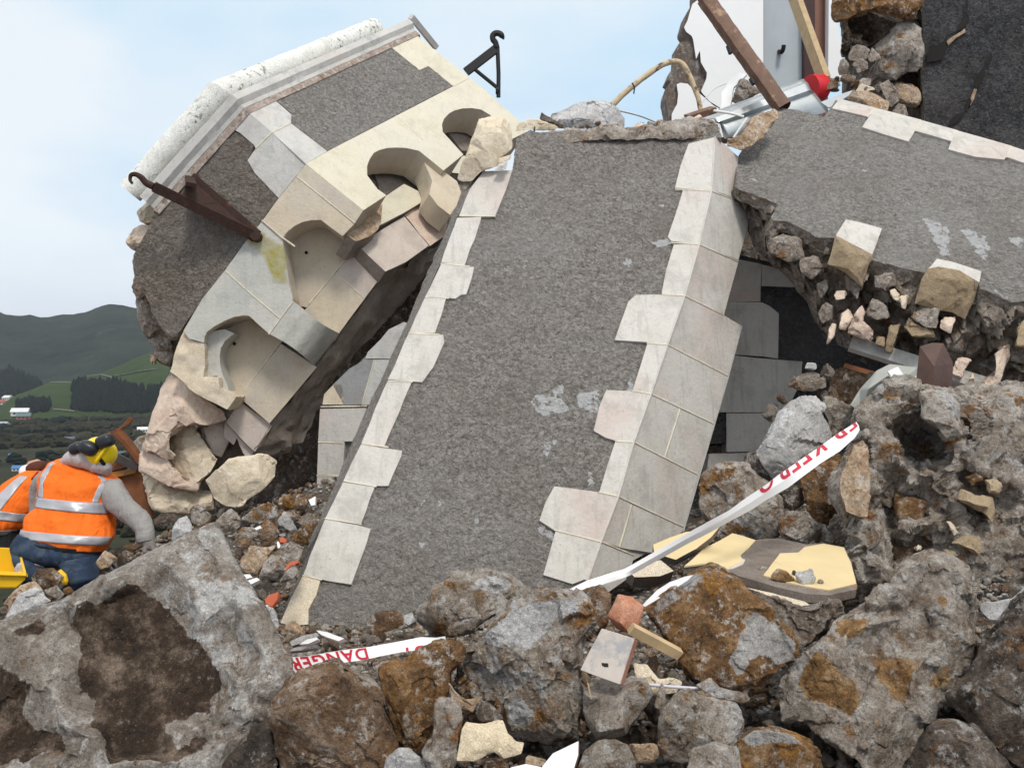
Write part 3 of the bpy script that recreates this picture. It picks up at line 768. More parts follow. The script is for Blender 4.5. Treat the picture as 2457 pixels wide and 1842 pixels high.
# ogee corbel between the two niches: rolls back to the lower wall
ta, tb, ba, bb = Q('C 1003,492 875,665 1245,662 1110,832'); V = []; rows = 14; cols = 8
for i in range(rows + 1):
    t = i / rows; o = float(np.interp(t, [0, .12, .16, .2, .55, .8, 1], [.012, .014, .0, .016, -.01, -.10, -RT + .02]))
    for j in range(cols + 1):
        s = j / cols; q = [(1 - t) * ((1 - s) * ta[k] + s * tb[k]) + t * ((1 - s) * ba[k] + s * bb[k]) for k in (0, 1)]
        bow = -14 * math.sin(math.pi * t) * (1 - s) * .5 + 12 * math.sin(math.pi * t) * s * .6
        V.append(PA.hit((q[0] + bow * .55, q[1] - bow * .6), o))
V = np.array(V); Bk = V - NA * .28
Fs = []; c1 = cols + 1; n = len(V)
for i in range(rows):
    for j in range(cols):
        q = [i * c1 + j, i * c1 + j + 1, (i + 1) * c1 + j + 1, (i + 1) * c1 + j]; Fs.append(q); Fs.append([x + n for x in q[::-1]])
bd = [j for j in range(c1)] + [i * c1 + cols for i in range(1, rows + 1)] + [rows * c1 + j for j in range(cols - 1, -1, -1)] + [i * c1 for i in range(rows - 1, 0, -1)]
for a in range(len(bd)): b = bd[(a + 1) % len(bd)]; Fs.append([bd[a], b, b + n, bd[a] + n])
link('corbel', np.concatenate([V, Bk]), Fs, m_aslab, tur, sharp=55, attr=np.zeros(2 * n))
# lower wall behind the arcade, one block each
LW = -RT
for name, px, pl, m, of in (
    ('niche_block', 'C 890,40 1150,10 1400,120 1342,205 1229,341 1075,525 940,500 890,250', PA, m_tanas, LW),
    ('niche_block', 'C 1230,343 1382,478 1250,655 1225,700 1060,540 1076,526', PA, m_tanas, LW + .004),
    ('niche_block', 'C 1340,205 1492,332 1384,474 1232,340', PA, m_pinka, LW + .003),
    ('niche_block', 'C 470,560 800,520 970,670 936,716 830,850 716,998 600,980 500,800', PA, m_tanas, LW),
    ('niche_block', 'C 937,718 1128,842 1000,995 877,1140 718,1002', PA, m_tanas, LW + .02),
    ('wall_block', 'B 1347,1303 1462,1226 1592,1147 1652,1220 1722,1302 1600,1390 1492,1440', PB, m_pinka, LW),
    ('wall_block', 'B 1596,1144 1702,1066 1770,1090 1828,1132 1812,1250 1728,1300 1655,1215', PB, m_pink, LW - .01),
    ('niche_back', 'B 1425,890 1560,850 1745,930 1735,1030 1600,990 1470,1040', PB, m_under, LW - .06),
    ('sill_block', 'B 1462,1062 1592,976 1712,1036 1700,1064 1590,1130 1462,1196', PB, m_ivory, LW + .04),
    ('niche_back', 'B 1815,690 1880,660 1990,680 2000,800 1900,800', PB, m_under, LW - .02),
    ('sill_block', 'B 1790,885 1908,826 1990,850 1960,930 1800,910', PB, m_ivory, LW + .02),
    ('broken_stone', 'B 1335,1180 1480,1085 1476,1140 1455,1215 1410,1255 1330,1280 1280,1250', PB, m_tan, -.17)):
    brk = m in (m_pink, m_tan)
    panel(name, px, pl, m, tur, m_under, thick=.22 if 'back' not in name else .1, step=.05, off=of, rough=.012 if brk else .002, disp=rough_d(.02, 9, 7) if brk else None)
# weep holes
for p in ('B 1072,1340', 'C 690,717'):
    c = PA.hit(Q(p)[0], LW + .006); v, f, n = tube([c - NA * .05, c + NA * .004], .013, 12)
    link('weep_hole', v, f, plain('weep_hole_black', (.012, .011, .01), .9, bump=0), tur)
# broken cream flank left of the second niche and the shattered stones under it
dsp = lambda P: .03 * fbm(P * 7, 5, 12) + .012 * fbm(P * 26, 3, 2)
panel('broken_stone', Q('C 422,652 450,690 530,712 525,800 524,892 600,890 612,950 705,995 650,1060 560,1020 455,960 400,905 350,860 370,780 398,700'), PA, m_cream, tur, thick=.32, step=.025, off=-.01, rough=.012, disp=dsp, sider=.02)
panel('niche_reveal', Q('C 540,676 526,740 521,800 522,850 528,890 565,890 600,888 620,945 664,978 652,930 632,890 616,835 612,785 620,738 642,700 690,662 640,640 585,650'), PA, m_aslab, tur, thick=.2, step=.05, off=-.09, attr=lambda V: np.zeros(len(V)))
for px, d, ins, m, sd in (
    ('C 350,860 460,960 640,1080 655,1120 560,1150 470,1140 400,1165 345,1210 340,1290 370,1330 330,1340 205,1270 250,1130 300,960', 6.62, [('C 420,1040 330,1100 290,1230', -.06), ('C 520,1090', -.05)], m_pink, 1),
    ('C 400,1165 470,1140 500,1200 585,1320 600,1330 560,1400 490,1455 430,1430 345,1310 340,1220', 6.75, [('C 420,1240', .03), ('C 470,1330', -.05), ('C 500,1390', -.06)], m_cream, 2),
    ('C 470,1140 640,1118 660,1240 620,1320 560,1290 500,1210', 6.85, [('C 580,1200', .03)], m_pinka, 3),
    ('C 195,1270 330,1335 440,1430 500,1450 490,1495 330,1470 250,1420 192,1390', 6.66, [('C 300,1390 400,1450', -.05)], m_pink, 4),
    ('C 190,1395 260,1425 330,1470 420,1470 500,1500 570,1510 575,1590 450,1620 330,1610 220,1560 185,1480', 6.8, [('C 300,1540 430,1560', -.04), ('C 480,1530', .04)], m_cream, 5)):
    rock('broken_stone', px, d, m, parent=tur, ins=ins, thick=.45, amp=.014, sc=5, seed=40 + sd, L=.02, ky=.0004, sm=1, chip=1.1)
rock('rubble_core', 'C 500,1080 640,1040 760,1100 800,1280 760,1400 700,1330 600,1480 500,1500 420,1420 440,1200', 7.15, m_under, parent=tur, thick=.4, amp=.03, sc=5, seed=49, L=.03)
panel('pink_block', 'C 726,1026 884,1146 890,1160 802,1286 720,1215 640,1134', PA, m_pinka, tur, m_under, thick=.2, step=.05, off=LW - .02, rough=.01)
panel('pink_block', 'C 634,1148 641,1137 720,1220 801,1288 780,1350 738,1292 700,1216 686,1254 630,1214', PA, m_pinka, tur, m_under, thick=.2, step=.05, off=LW - .06, rough=.01)
# broken bed under the lower wall
top = [PB.hit(q, LW - .015) for q in Q('B 1815,1255 1730,1310 1600,1395')] + [PA.hit(q, LW - .015) for q in Q('C 1490,335 1382,480 1250,660 1130,842 1000,1000 884,1150 802,1286 780,1352')]
bot = [at(q, d) for q, d in zip(Q('C 1800,190 1745,320 1610,470 1490,600 1390,705 1255,880 1180,965 1130,1040 1085,1165 1040,1255 900,1335'), np.linspace(7.5, 7.05, 11))]
A_, B_ = evenly(top, 70), evenly(bot, 70)
V, Fs = loft2(A_, B_, 16); V = V + (fbm(V * 5, 5, 6) * .07 + .03 * fbm(V * 18, 3, 4))[:, None] * WD
Bk = V + np.array([-.25, .35, .1]); n = len(V)
link('broken_bed', V, Fs, m_under, tur, sharp=30)
# core behind both faces
panel('rubble_core', A_RC[:3] + Q('B 730,580 1070,870 C 1490,335 1130,842 884,1146 640,1134 350,860 300,640 165,345'), PA, m_core, tur, thick=.45, step=.08, off=-.34, sider=.05)
panel('rubble_core', 'B 740,575 1640,180 2000,470 2180,640 1815,1240 1500,1430 1070,870', PB, m_core, tur, thick=.4, step=.1, off=-.38, sider=.04)
# rough reddish rubble along the torn left edge
for px, m, sd in (('B 120,1285 140,1230 190,1195 240,1200 215,1265 165,1330', m_pink, 1), ('C 150,270 205,330 215,450 170,480 145,430 165,350', m_core, 2), ('C 170,480 230,460 300,560 310,640 230,690 180,600', m_core, 3),
                  ('C 225,690 310,640 350,680 365,760 300,740 250,720', m_core, 4), ('C 270,750 330,720 362,760 352,850 300,820 262,780', m_core, 5), ('C 245,775 275,770 262,835', m_tan, 6),
                  ('C 205,440 250,470 330,600 350,650 300,600 240,540', m_rust, 7), ('B 175,1130 215,1070 275,1040 280,1085 235,1195 195,1180', m_cream, 8)):
    rock('edge_rubble', px, 6.72, m, parent=tur, thick=.3, amp=.02, sc=8, seed=60 + sd, L=.02)
# pointing between the cut stones
def strips(name, lines, w, m, parent, lift=.003):
    Vs = []; Fs = []; o = 0
    for px, pl, off in lines:
        P = [pl.hit(q, off + lift) for q in (Q(px) if isinstance(px, str) else px)]
        P = resample(P, .03, 0, closed=False); P = P + pl.x * 0
        for i in range(len(P)):
            t = P[min(i + 1, len(P) - 1)] - P[max(i - 1, 0)]; t /= np.linalg.norm(t); s = np.cross(pl.n, t)
            ww = w * (.75 + .5 * (fbm(P[i:i + 1] * 30, 2, 5)[0]))
            for k, h in ((-.5, -.006), (-.35, 0), (.35, 0), (.5, -.006)): Vs.append(P[i] + s * ww * k + pl.n * h)
            if i: 
                a = o + 4 * (i - 1); b = o + 4 * i
                for k in range(3): Fs.append([a + k, a + k + 1, b + k + 1, b + k])
        o = len(Vs)
    return link(name, np.array(Vs), Fs, m, parent, sharp=0)
strips('pointing', [('B 803,787 890,702', PA, .006), ('B 890,702 992,652', PB, .006), ('B 690,600 730,572', PA, .008), ('B 1022,937 1330,1184', PA, .02), ('C 640,331 780,455 930,583', PA, .012), ('C 1000,495 873,667', PA, .014),
    ('B 835,1168 930,1250 1012,1308', PA, .02), ('B 1548,612 1690,740', PB, .006), ('B 1853,457 1930,415', PB, .006), ('C 930,717 716,1000', PA, LW + .006), ('C 1335,204 1088,503', PA, LW + .004), ('C 1230,342 1382,477', PA, LW + .004)], .016, m_joint, tur)
# cornice: moulded band and rounded coping swept round the corner
def sweep(path_s, prof, m, name, parent, jit=0, seed=0, ends=None):
    """profile of (out, up) carried along A, B and the short C return with mitred corners"""
    pts = []
    lA, lB, lC = path_s
    base = [(P0 + HA * lA, NA, 1), (P0, (NA + NBn), 1 / math.cos(R(22.5)) / np.linalg.norm(NA + NBn)), (P0 + U * lB, (NBn + NC), 1 / math.cos(R(22.5)) / np.linalg.norm(NBn + NC)), (P0 + U * lB + HC * lC, NC, 1)]
    if lC <= 0: base = base[:2] + [(P0 + U * lB, NBn, 1)]
    V = []; Fs = []; k = len(prof); seg = []
    for i in range(len(base) - 1):
        nseg = 40 if i < 2 else 8
        for j in range(nseg + (i == len(base) - 2)):
            t = j / nseg; seg.append((base[i], base[i + 1], t))
    for a, b, t in seg:
        for o, u in prof:
            pa = a[0] + a[1] * a[2] * o - WD * u; pb = b[0] + b[1] * b[2] * o - WD * u; V.append(pa * (1 - t) + pb * t)
    n = len(seg)
    for i in range(n - 1):
        for j in range(k):
            l = (j + 1) % k; Fs.append([i * k + j, i * k + l, (i + 1) * k + l, (i + 1) * k + j])
    Fs.append(list(range(k))[::-1]); Fs.append([(n - 1) * k + j for j in range(k)])
    V = np.array(V)
    if jit: V = V + jit * np.stack([fbm(V * 9, 4, seed + q) for q in range(3)], -1)
    return link(name, V, Fs, m, parent, sharp=35)
m_cop = stone('lichened_white_coping', [(.60, .595, .55), (.74, .735, .69), (.80, .80, .77)], 4, speck=.04, bump=.5, var=.1, fine=40)
b_ = m_cop.node_tree
def lichen(m, col, lo, sc):
    """dark lichen freckles: a stain of the stone itself"""
    t = m.node_tree; b = [x for x in t.nodes if x.type == 'BSDF_PRINCIPLED'][0]; src = b.inputs['Base Color'].links[0].from_socket
    g = NB.__new__(NB); g.t = t; g.v = [x for x in t.nodes if x.type == 'VECT_MATH' and x.operation == 'ADD'][0].outputs[0]
    f = g.math('MULTIPLY', g.ramp(g.noise(sc, 10, .72, g.off(21)), [(lo, 0.0), (lo + .05, 1.0)]), g.ramp(g.noise(2.1, 3, .5, g.off(5)), [(.40, 0.0), (.6, 1.0)]))
    t.links.new(g.mix(f, src, col), b.inputs['Base Color'])
lichen(m_cop, (.16, .165, .13), .55, 22)
lichen(m_wgrey, (.42, .42, .41), .52, 9)
sweep((.99, 2.60, .40), [(-.12, -.02), (.012, -.02), (.018, .01), (.045, .035), (.052, .042), (.052, .098), (.035, .108), (-.12, .112)], m_wgrey, 'cornice_band', tur, .003, 1)
sweep((1.0, 2.60, .26), [(-.05, -.075), (.012, -.075), (.012, -.022), (-.05, -.022)], stone('brown_bed_joint', [(.25, .19, .16), (.36, .29, .25), (.44, .38, .33)], 6, bump=.6), 'bed_course', tur, .004, 2)
rc, ro, ru = .095, -.07, .222
sweep((1.02, 2.26, 0), [(ro + rc * math.cos(a), ru + rc * math.sin(a)) for a in np.linspace(0, 2 * math.pi, 18)[:-1]], m_cop, 'rounded_coping', tur, .008, 3)
c_ = [(986, 40), (1046, 114)]; link('cornice_return', *bar(at(c_[0], 8.62), at(c_[1], 8.95), .05, .06, (-.5, -.6, .4))[:2], m_wgrey, tur, smooth=False)
Ps = [P0 + NA * -.085 - WD * .14 + HA * .96, P0 - (NA + NBn) * .046 - WD * .14, P0 + U * 2.22 - NBn * .085 - WD * .14]
link('parapet_top', np.concatenate([Ps, [p - NA * .25 for p in Ps], [p + WD * .25 for p in Ps], [p + WD * .25 - NA * .25 for p in Ps]]), [[0, 1, 4, 3], [1, 2, 5, 4], [6, 9, 10, 7], [7, 10, 11, 8], [0, 6, 7, 1], [1, 7, 8, 2], [3, 4, 10, 9], [4, 5, 11, 10], [0, 3, 9, 6], [2, 8, 11, 5]], m_wgrey, tur, smooth=False)
# iron brackets on the turret
m_iron = plain('rusted_iron', (.045, .022, .016), .75, .2, var=.4, sc=30, alt=(.16, .055, .02), lo=.6, bump=.4)
m_blk = plain('black_iron', (.018, .018, .02), .55, .3, var=.3, sc=30, bump=.3)
W1 = PA.hit(Q('B 805,1252')[0], .06); W2 = PA.hit(Q('B 455,945')[0], .03); E1 = at(Q('B 262,990')[0], 6.18)
br = []
br.append(bar(E1, W1, .072, .03, (-.1, -1, -.1))); br.append(bar(W2, W1 - NA * .02, .10, .025, (0, -1, .1))); br.append(bar(E1 + np.array([.25, .03, .02]), W2, .07, .03, (0, -.3, -1)))
br.append(bar(E1 * .62 + W1 * .38, W2 * .55 + W1 * .45, .03, .015)); wv = np.array([E1 * .75 + W1 * .25, W2, W1 * .9 + W2 * .1]); wv = np.concatenate([wv, wv + NA * .012]); br.append((wv, [[0, 1, 2], [5, 4, 3], [0, 3, 4, 1], [1, 4, 5, 2], [2, 5, 3, 0]], 5)); br.append(tube([W1 + NA * .03, W1 - NA * .1], .04, 14))
hk = [E1, at(Q('B 222,970')[0], 6.17), at(Q('B 195,940')[0], 6.16), at(Q('B 165,925')[0], 6.16), at(Q('B 142,930')[0], 6.16), at(Q('B 138,955')[0], 6.16), at(Q('B 150,975')[0], 6.16)]
br.append(tube(curve_pts(hk, 6), np.linspace(.027, .009, 37), 8))
v, f, _ = join(br); soften(link('iron_bracket', v, f, m_iron, tur, smooth=False), .003)
dY = 8.95; yp = lambda s, d=dY: [at(q, d) for q in Q(s)]
br = [bar(*yp('Y 372,548 606,368'), .085, .03, (0, -1, .2)), tube(yp('Y 612,365 620,560 619,738'), .022, 8), tube(yp('Y 428,518 612,668'), .02, 8),
      tube(curve_pts(yp('Y 608,365 596,325 577,300 578,270 600,254 630,258 650,280 660,300'), 5), np.concatenate([np.full(28, .03), np.linspace(.03, .008, 8)]), 8), tube(yp('Y 598,690 625,690'), .035, 8)]
v, f, _ = join(br); link('hook_bracket', v, f, m_blk, tur)
# ================================================================ LEANING SLAB
a3, b3, c3 = at((711, 1433), 4.7), at((1433, 1377), 4.76), at((1222, 322), 6.6)
PS = plane3(a3, b3, c3)
ct, cb = [PS.hit(q) for q in Q('O 712,40 290,1510')]
cd = (cb - ct) / np.linalg.norm(cb - ct); rt = np.cross(cd, PS.n)
if rt[0] < 0: rt = -rt
nS = PS.n * math.cos(R(50)) + rt * math.sin(R(50))
PR = Plane(ct, nS, cd)
slab = thing('wall_slab', 'big tilted roughcast wall slab edged with white quoins, leaning in the centre', 'wall slab', (a3 + b3) / 2)
LEFT = Q('R 500,505 470,620 L 800,150 705,152 662,212 618,308 562,455 512,570 456,690 388,848 300,1055 240,1180 178,1303 105,1492 33,1648')
MAIN = Q('R 500,505 505,470 540,440 610,408 700,425 820,425 985,415 1100,402 1250,392 1400,402 1530,385 1650,352 1800,342 2000,362 2038,402 2060,470 2020,470') + Q('O 700,44 688,218 648,395 600,565 543,727 488,890 431,1050 380,1230 323,1380 278,1510 273,1580 120,1640') + Q('L 300,1700') + LEFT[:1:-1]
chips = stain_of(['O 405,460 425,430 440,450 430,475', 'O 485,385 560,372 575,400 520,405', 'O 165,870 210,860 215,885 180,900', 'O 140,1090 150,1050 200,1040 175,1085 150,1105', 'O 255,890 330,870 340,960 300,960 260,930',
    'O 95,920 120,890 200,900 240,940 140,970', 'O 130,1325 175,1330 180,1380 140,1360', 'O 290,1150 310,1140 310,1190 290,1200', 'O 420,845 440,840 440,875 425,880', 'L 905,1060 930,1040 920,1095 890,1100', 'L 490,1240 520,1235 500,1265', 'L 550,1240 568,1245 560,1280',
    'L 675,1300 690,1295 690,1325 675,1320', 'L 490,1380 510,1385 495,1400', 'O 520,265 545,262 540,280', 'L 880,1330 925,1335 900,1360 880,1355', 'L 460,1550 480,1540 475,1570'], 3, .015)
panel('roughcast_face', MAIN, PS, m_rc, slab, m_core, thick=.32, step=.02, rough=.006, disp=lambda P: .012 * fbm(P * 30, 3, 5) + .008 * fbm(P * 3, 3, 9) - .011, sider=.03, attr=chips)
# torn top edge
rock('torn_edge', 'R 690,430 820,425 985,412 1100,402 1250,390 1400,400 1530,382 1650,350 1800,338 2000,355 2045,402 2062,480 1990,470 1800,480 1600,488 1400,492 1200,490 1000,492 850,505 720,480', 6.55, m_grey, parent=slab, ins=[('R 900,455 1150,440 1400,440 1650,420 1900,410', -.02)], thick=.3, amp=.025, sc=9, seed=5, L=.03, ky=.0011)
# left return face, seen edge on
A_ = evenly([PS.hit(q, .0) for q in LEFT[3:]], 60)
lb = Q('L 690,160 630,235 560,395 490,560 440,680 382,805 308,962 228,1152 150,1330 85,1505 20,1660')
B_ = evenly([at(q, d) for q, d in zip(lb, np.linspace(6.55, 4.78, 11))], 60)
V, Fs = loft2(A_, B_, 6); nn = -rt; V = V + (fbm(V * 18, 4, 5) * .014)[:, None] * nn * np.repeat(np.array([0, .6, 1, 1, 1, 1, 1]), 60)[:, None]
link('return_face', V, Fs, m_rc, slab, sharp=0, attr=np.zeros(len(V)))
warm = lambda sd: (lambda V: np.clip(fbm(V * 2.2, 2, sd) * 1.5 + .2, 0, 1))
for i, px in enumerate(('L 705,153 800,150 790,180 745,300 690,303 625,299 660,214', 'L 619,306 697,304 672,385 641,464 600,461 562,455', 'L 562,460 672,470 665,505 646,560 628,562 610,575 560,570 511,568', 'L 509,573 579,574 565,630 545,690 500,690 457,687',
    'L 455,692 573,697 576,720 540,800 500,850 460,848 389,843', 'L 388,849 464,851 420,960 375,1062 340,1057 301,1051', 'L 299,1056 380,1070 433,1080 430,1100 390,1195 340,1192 242,1176', 'L 240,1181 342,1198 318,1270 300,1318 240,1312 180,1300',
    'L 178,1305 290,1325 333,1336 320,1380 265,1521 190,1510 107,1489', 'L 105,1493 164,1509 150,1560 125,1605 122,1655 70,1660 33,1648')):
    panel('quoin', px, PS, m_white if i < 9 else m_cream, slab, thick=.06, step=.03, off=.005, rough=.006)
cre = Q('O 712,40 700,218 660,395 612,565 555,727 500,890 443,1050 392,1230 335,1380 290,1510')
cs = ['%g,%g' % ((q[0] - FR['O'][0]) * FR['O'][2], (q[1] - FR['O'][1]) * FR['O'][2]) for q in cre]
K = lambda s: Q('O ' + ' '.join(cs[int(t[1:])] if t[0] == 'c' else t for t in s.split()))
QU = [('625,62 c0 c1 650,214 580,208 600,130', ['c0 750,70 790,105 782,180 778,243 735,226 c1']), ('606,216 c1 c2 610,390 568,384 556,370 580,300', ['c1 740,232 775,245 785,262 800,258 837,270 815,360 790,448 c2']),
      ('576,396 c2 c3 535,557 550,480', ['c2 790,454 765,545 742,626 c3']), ('425,585 450,563 540,562 c3 c4 485,719 380,712 405,640', ['c3 742,631 803,666 780,745 755,828 c4']),
      ('487,725 c4 c5 440,877 465,800', ['c4 755,831 730,920 709,988 c5']), ('352,878 432,881 c5 c6 380,1045 350,1036 310,1013 330,930', ['c5 598,940 546,1100 c6', '600,942 709,991 680,1080 656,1155 549,1102']),
      ('382,1049 c6 c7 329,1214 355,1130', ['c6 655,1158 630,1245 608,1329 c7']), ('180,1197 325,1216 c7 c8 175,1339 130,1310 150,1250', ['c7 437,1257 397,1398 c8', '440,1258 608,1333 590,1370 520,1420 400,1400']),
      ('183,1344 c8 c9 280,1505 240,1520 143,1490 165,1410', ['c8 445,1424 425,1500 340,1560 c9'])]
for i, (fr, sd) in enumerate(QU):
    folded('quoin', [(K(fr), PS)] + [(K(s), PR) for s in sd], m_white, slab, thick=.09, step=.05, off=.005, rough=.0018, m2=m_wgrey)
panel('return_core', K('c0 790,105 778,245 837,270 742,630 803,668 757,840 610,1345 445,1440 c9'), PR, m_wgrey, slab, thick=.2, step=.08, off=-.012)
v, f, n = tube(resample([PS.hit(q, .003) for q in cre], .05, 0, closed=False), .007, 8); link('arris', v, f, m_white, slab)
ln = []
for i in range(1, 9):
    l = [K('580,212 c1'), K('566,389 c2'), K('536,560 c3'), K('486,722 c4'), K('436,879 c5'), K('381,1047 c6'), K('327,1215 c7'), K('178,1341 c8')][i - 1]
    r = [K('c1 778,246'), K('c2 790,452'), K('c3 742,629'), K('c4 755,830'), K('c5 709,989'), K('c6 655,1157'), K('c7 608,1331'), K('c8 445,1425')][i - 1]
    ln += [(l, PS, .006), (r, PR, .006)]
ln += [(K('598,941 547,1101'), PR, .006), (K('438,1258 398,1399'), PR, .006)]
for px in ('L 625,300 745,302', 'L 562,458 660,468', 'L 511,570 590,573', 'L 456,690 560,694', 'L 388,847 470,851', 'L 300,1054 390,1067', 'L 241,1178 350,1197', 'L 178,1302 300,1322', 'L 105,1491 170,1506'): ln.append((Q(px), PS, .005))
strips('pointing', ln, .013, m_joint, slab)
# ================================================================ STANDING STUBS OF THE TOWER BASE
PL = Plane(at(Q('C 1150,1060')[0], 6.75), (-.25, -.96, .05))
st = thing('tower_base_corner', 'pale quoined corner of the standing tower base between turret and leaning slab', 'wall stub', PL.hit(Q('C 1140,1600')[0]))
for px, m in (('C 1160,1040 1168,985 1212,938 1260,930 1275,1040', m_cream), ('C 1212,936 1300,850 1385,800 1430,802 1365,1040 1272,1042', m_slate), ('C 1434,802 1540,800 1500,930 1440,1040 1368,1042', m_wgrey), ('C 1385,796 1400,760 1470,690 1510,640 1590,600 1640,620 1560,796', m_wgrey),
              ('C 1148,1064 1390,1058 1400,1120 1330,1236 1136,1236', m_white), ('C 1136,1244 1275,1246 1270,1330 1262,1414 1128,1414', m_white), ('C 1128,1421 1262,1421 1240,1560 1180,1700 1116,1700', m_white)):
    panel('base_stone', px, PL, m, st, thick=.35, step=.06, rough=.004)
panel('rubble_core', 'C 1165,1000 1400,770 1600,610 1700,640 1500,1100 1300,1700 1130,1700', PL, m_rc, st, thick=.5, step=.1, off=-.03, attr=lambda V: np.zeros(len(V)))
panel('shade_toned_inner_wall', 'C 500,1800 540,1500 700,1380 850,1300 1000,1100 1150,800 1300,560 1500,380 1750,200 1900,200 1900,1800', Plane(at(Q('C 1100,1200')[0], 8.0), (-.2, -.97, .1)), m_dark, st, thick=.4, step=.12, disp=rough_d(.06, 4, 2), layers=1)  # dark stone colour stands in for the deep shade inside the gap
strips('pointing', [('C 1148,1052 1395,1048', PL, 0), ('C 1134,1240 1275,1243', PL, 0), ('C 1127,1418 1262,1418', PL, 0), ('C 1432,803 1366,1042', PL, 0)], .015, m_joint, st)
PT = Plane(at(Q('I 500,400')[0], 7.1), (-.1, -.98, .12))
st = thing('tower_base_wall', 'shaded quoined base wall of the tower behind the slab on its right', 'wall stub', PT.hit(Q('I 400,1150')[0]))
for px, m in (('N 200,700 370,735 362,1000 100,1000 150,850', m_white), ('N 372,740 600,790 640,900 372,888', m_white), ('I 340,62 590,66 640,90 694,135 690,414 600,400 300,380', m_white), ('I 300,385 430,395 560,410 840,432 830,560 760,700 690,748 300,745', m_white),
              ('I 368,752 700,752 640,880 560,990 370,990', m_white), ('I 262,1000 560,996 560,1200 240,1200', m_white)):
    panel('base_stone', px, PT, m, st, thick=.3, step=.07, off=.012, rough=.003)
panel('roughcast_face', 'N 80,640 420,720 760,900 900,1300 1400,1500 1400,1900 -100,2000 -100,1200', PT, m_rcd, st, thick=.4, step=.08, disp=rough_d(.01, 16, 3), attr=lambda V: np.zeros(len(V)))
# ================================================================ RIGHT WALL FRAGMENT
PF = plane3(at((1999, 239), 7.5), at((2457, 378), 6.7), at((1999, 544), 6.1))
rf = thing('wall_fragment', 'broad grey roughcast wall fragment lying tilted at right with torn rubble underside', 'wall fragment', PF.hit(Q('N 1500,1400')[0]))
LOW = Q('N 2700,1060 2420,1010 2202,985 2110,992 2000,935 1900,895 1890,865 1700,830 1560,775 1500,792 1320,745 1140,692 1010,640 890,548 840,545 755,532 650,475 560,432 455,424 442,400 490,312 400,272 232,214 185,182')
FACE = Q('D 1040,740 1045,640 1075,590 1110,530 1150,470 1200,428 1290,440 1400,470 1450,403 1600,440 1790,490 1935,530 2150,598 2280,640 2500,720 2500,1300') + LOW
panel('roughcast_face', FACE, PF, m_rc2, rf, m_core, thick=.10, step=.026, rough=.006, disp=lambda P: .011 * fbm(P * 28, 3, 5) + .010 * fbm(P * 3, 3, 9) - .012, sider=.03, layers=3,
      attr=stain_of(['N 1480,420 1560,420 1680,480 1700,560 1690,690 1620,690 1560,560 1520,490', 'N 1720,480 1840,490 1930,540 1980,640 1960,730 1880,700 1850,620 1790,540', 'N 2080,550 2180,545 2210,600 2180,640 2110,590', 'N 265,140 340,145 345,165 300,170', 'N 1060,80 1110,75 1110,100 1070,100', 'N 1900,890 2100,960 2100,990 2000,935'], 6, .02))
rock('bared_stone', 'D 1000,572 1060,555 1100,490 1150,460 1200,440 1225,460 1190,500 1150,560 1110,590 1060,600', 6.75, m_tan, parent=rf, thick=.2, amp=.02, sc=10, seed=9, ky=.002, bulge=.03)
for px in ('S 285,1035 645,1125 575,1222 400,1180 205,1135', 'S 650,1129 1135,1255 1075,1365 1000,1480 760,1410 518,1332 590,1222', 'S 1141,1259 1515,1364 1440,1474 1290,1430 1078,1369', 'S 1520,1369 2075,1525 2045,1600 2010,1670 1700,1640 1418,1562 1450,1470', 'S 2080,1529 2300,1600 2500,1670 2450,1760 2200,1700 2030,1640'):
    panel('quoin', px, PF, m_white, rf, thick=.08, step=.06, off=.005, rough=.003)
strips('pointing', [('S 648,1128 572,1226', PF, .005), ('S 1138,1257 1072,1372', PF, .005), ('S 1518,1366 1442,1476', PF, .005), ('S 2078,1527 2026,1648', PF, .005)], .014, m_joint, rf)
# torn section under the face
TOPL = [PF.hit(q, -.03) for q in LOW[::-1]]
BOT = [at(q, d) for q, d in zip(Q('N 205,215 240,420 330,640 480,760 600,880 690,1000 745,1130 830,1270 915,1210 1010,1290 1150,1345 1290,1400 1450,1470 1700,1530 1900,1590 2202,1660 2700,1800'), np.linspace(6.9, 5.75, 17))]
A_, B_ = evenly(TOPL, 130), evenly(BOT, 130)
A_, B_ = evenly(TOPL, 200), evenly(BOT, 200)
V, Fs = loft2(A_, B_, 64, mid=lambda t: np.array([0, .05, -.0]) * math.sin(math.pi * t)); nr = 65
wgt = np.repeat(np.sin(np.linspace(0, math.pi, nr)) ** .5, 200); dv = np.array([-.3, -.8, -.5])
V = V + ((.10 + .10 * fbm(V * 4, 5, 31) + .16 * facet(V * 5, 3) + .09 * facet(V * 11, 9) + .05 * (.5 - cell(V * 15, 3))) * wgt)[:, None] * dv
link('torn_section', V, Fs, m_core, rf, sharp=40)
V2 = np.concatenate([TOPL[::1], ]); 
for px, m, d, sd in (('N 890,537 960,425 1050,445 1210,490 1175,580 1142,668 1020,608', m_white, None, 0), ('N 1530,772 1592,700 1700,722 1905,790 1890,866 1750,782 1600,755', m_white, None, 0)):
    panel('edge_stone', px, PF, m, rf, m_cream, thick=.12, step=.05, off=.014, rough=.004)
m_tanb = stone('split_tan_limestone', [(.36, .27, .17), (.46, .35, .225), (.52, .41, .28)], 6, speck=.05, bump=.9, bd=.02, var=.12)
for px, d, sd in (('N 888,540 1020,612 1140,674 1110,780 1070,900 1020,850 960,800 835,738', 5.98, 1), ('N 1527,772 1600,757 1750,784 1890,868 1850,990 1790,1122 1700,1070 1620,1060 1440,1012 1480,850', 5.78, 2),):
    rock('broken_stone', px, d - .16, m_tanb, parent=rf, thick=.4, amp=.007, sc=9, seed=70 + sd, L=.02, bulge=.03, ky=-.0006, sm=0)
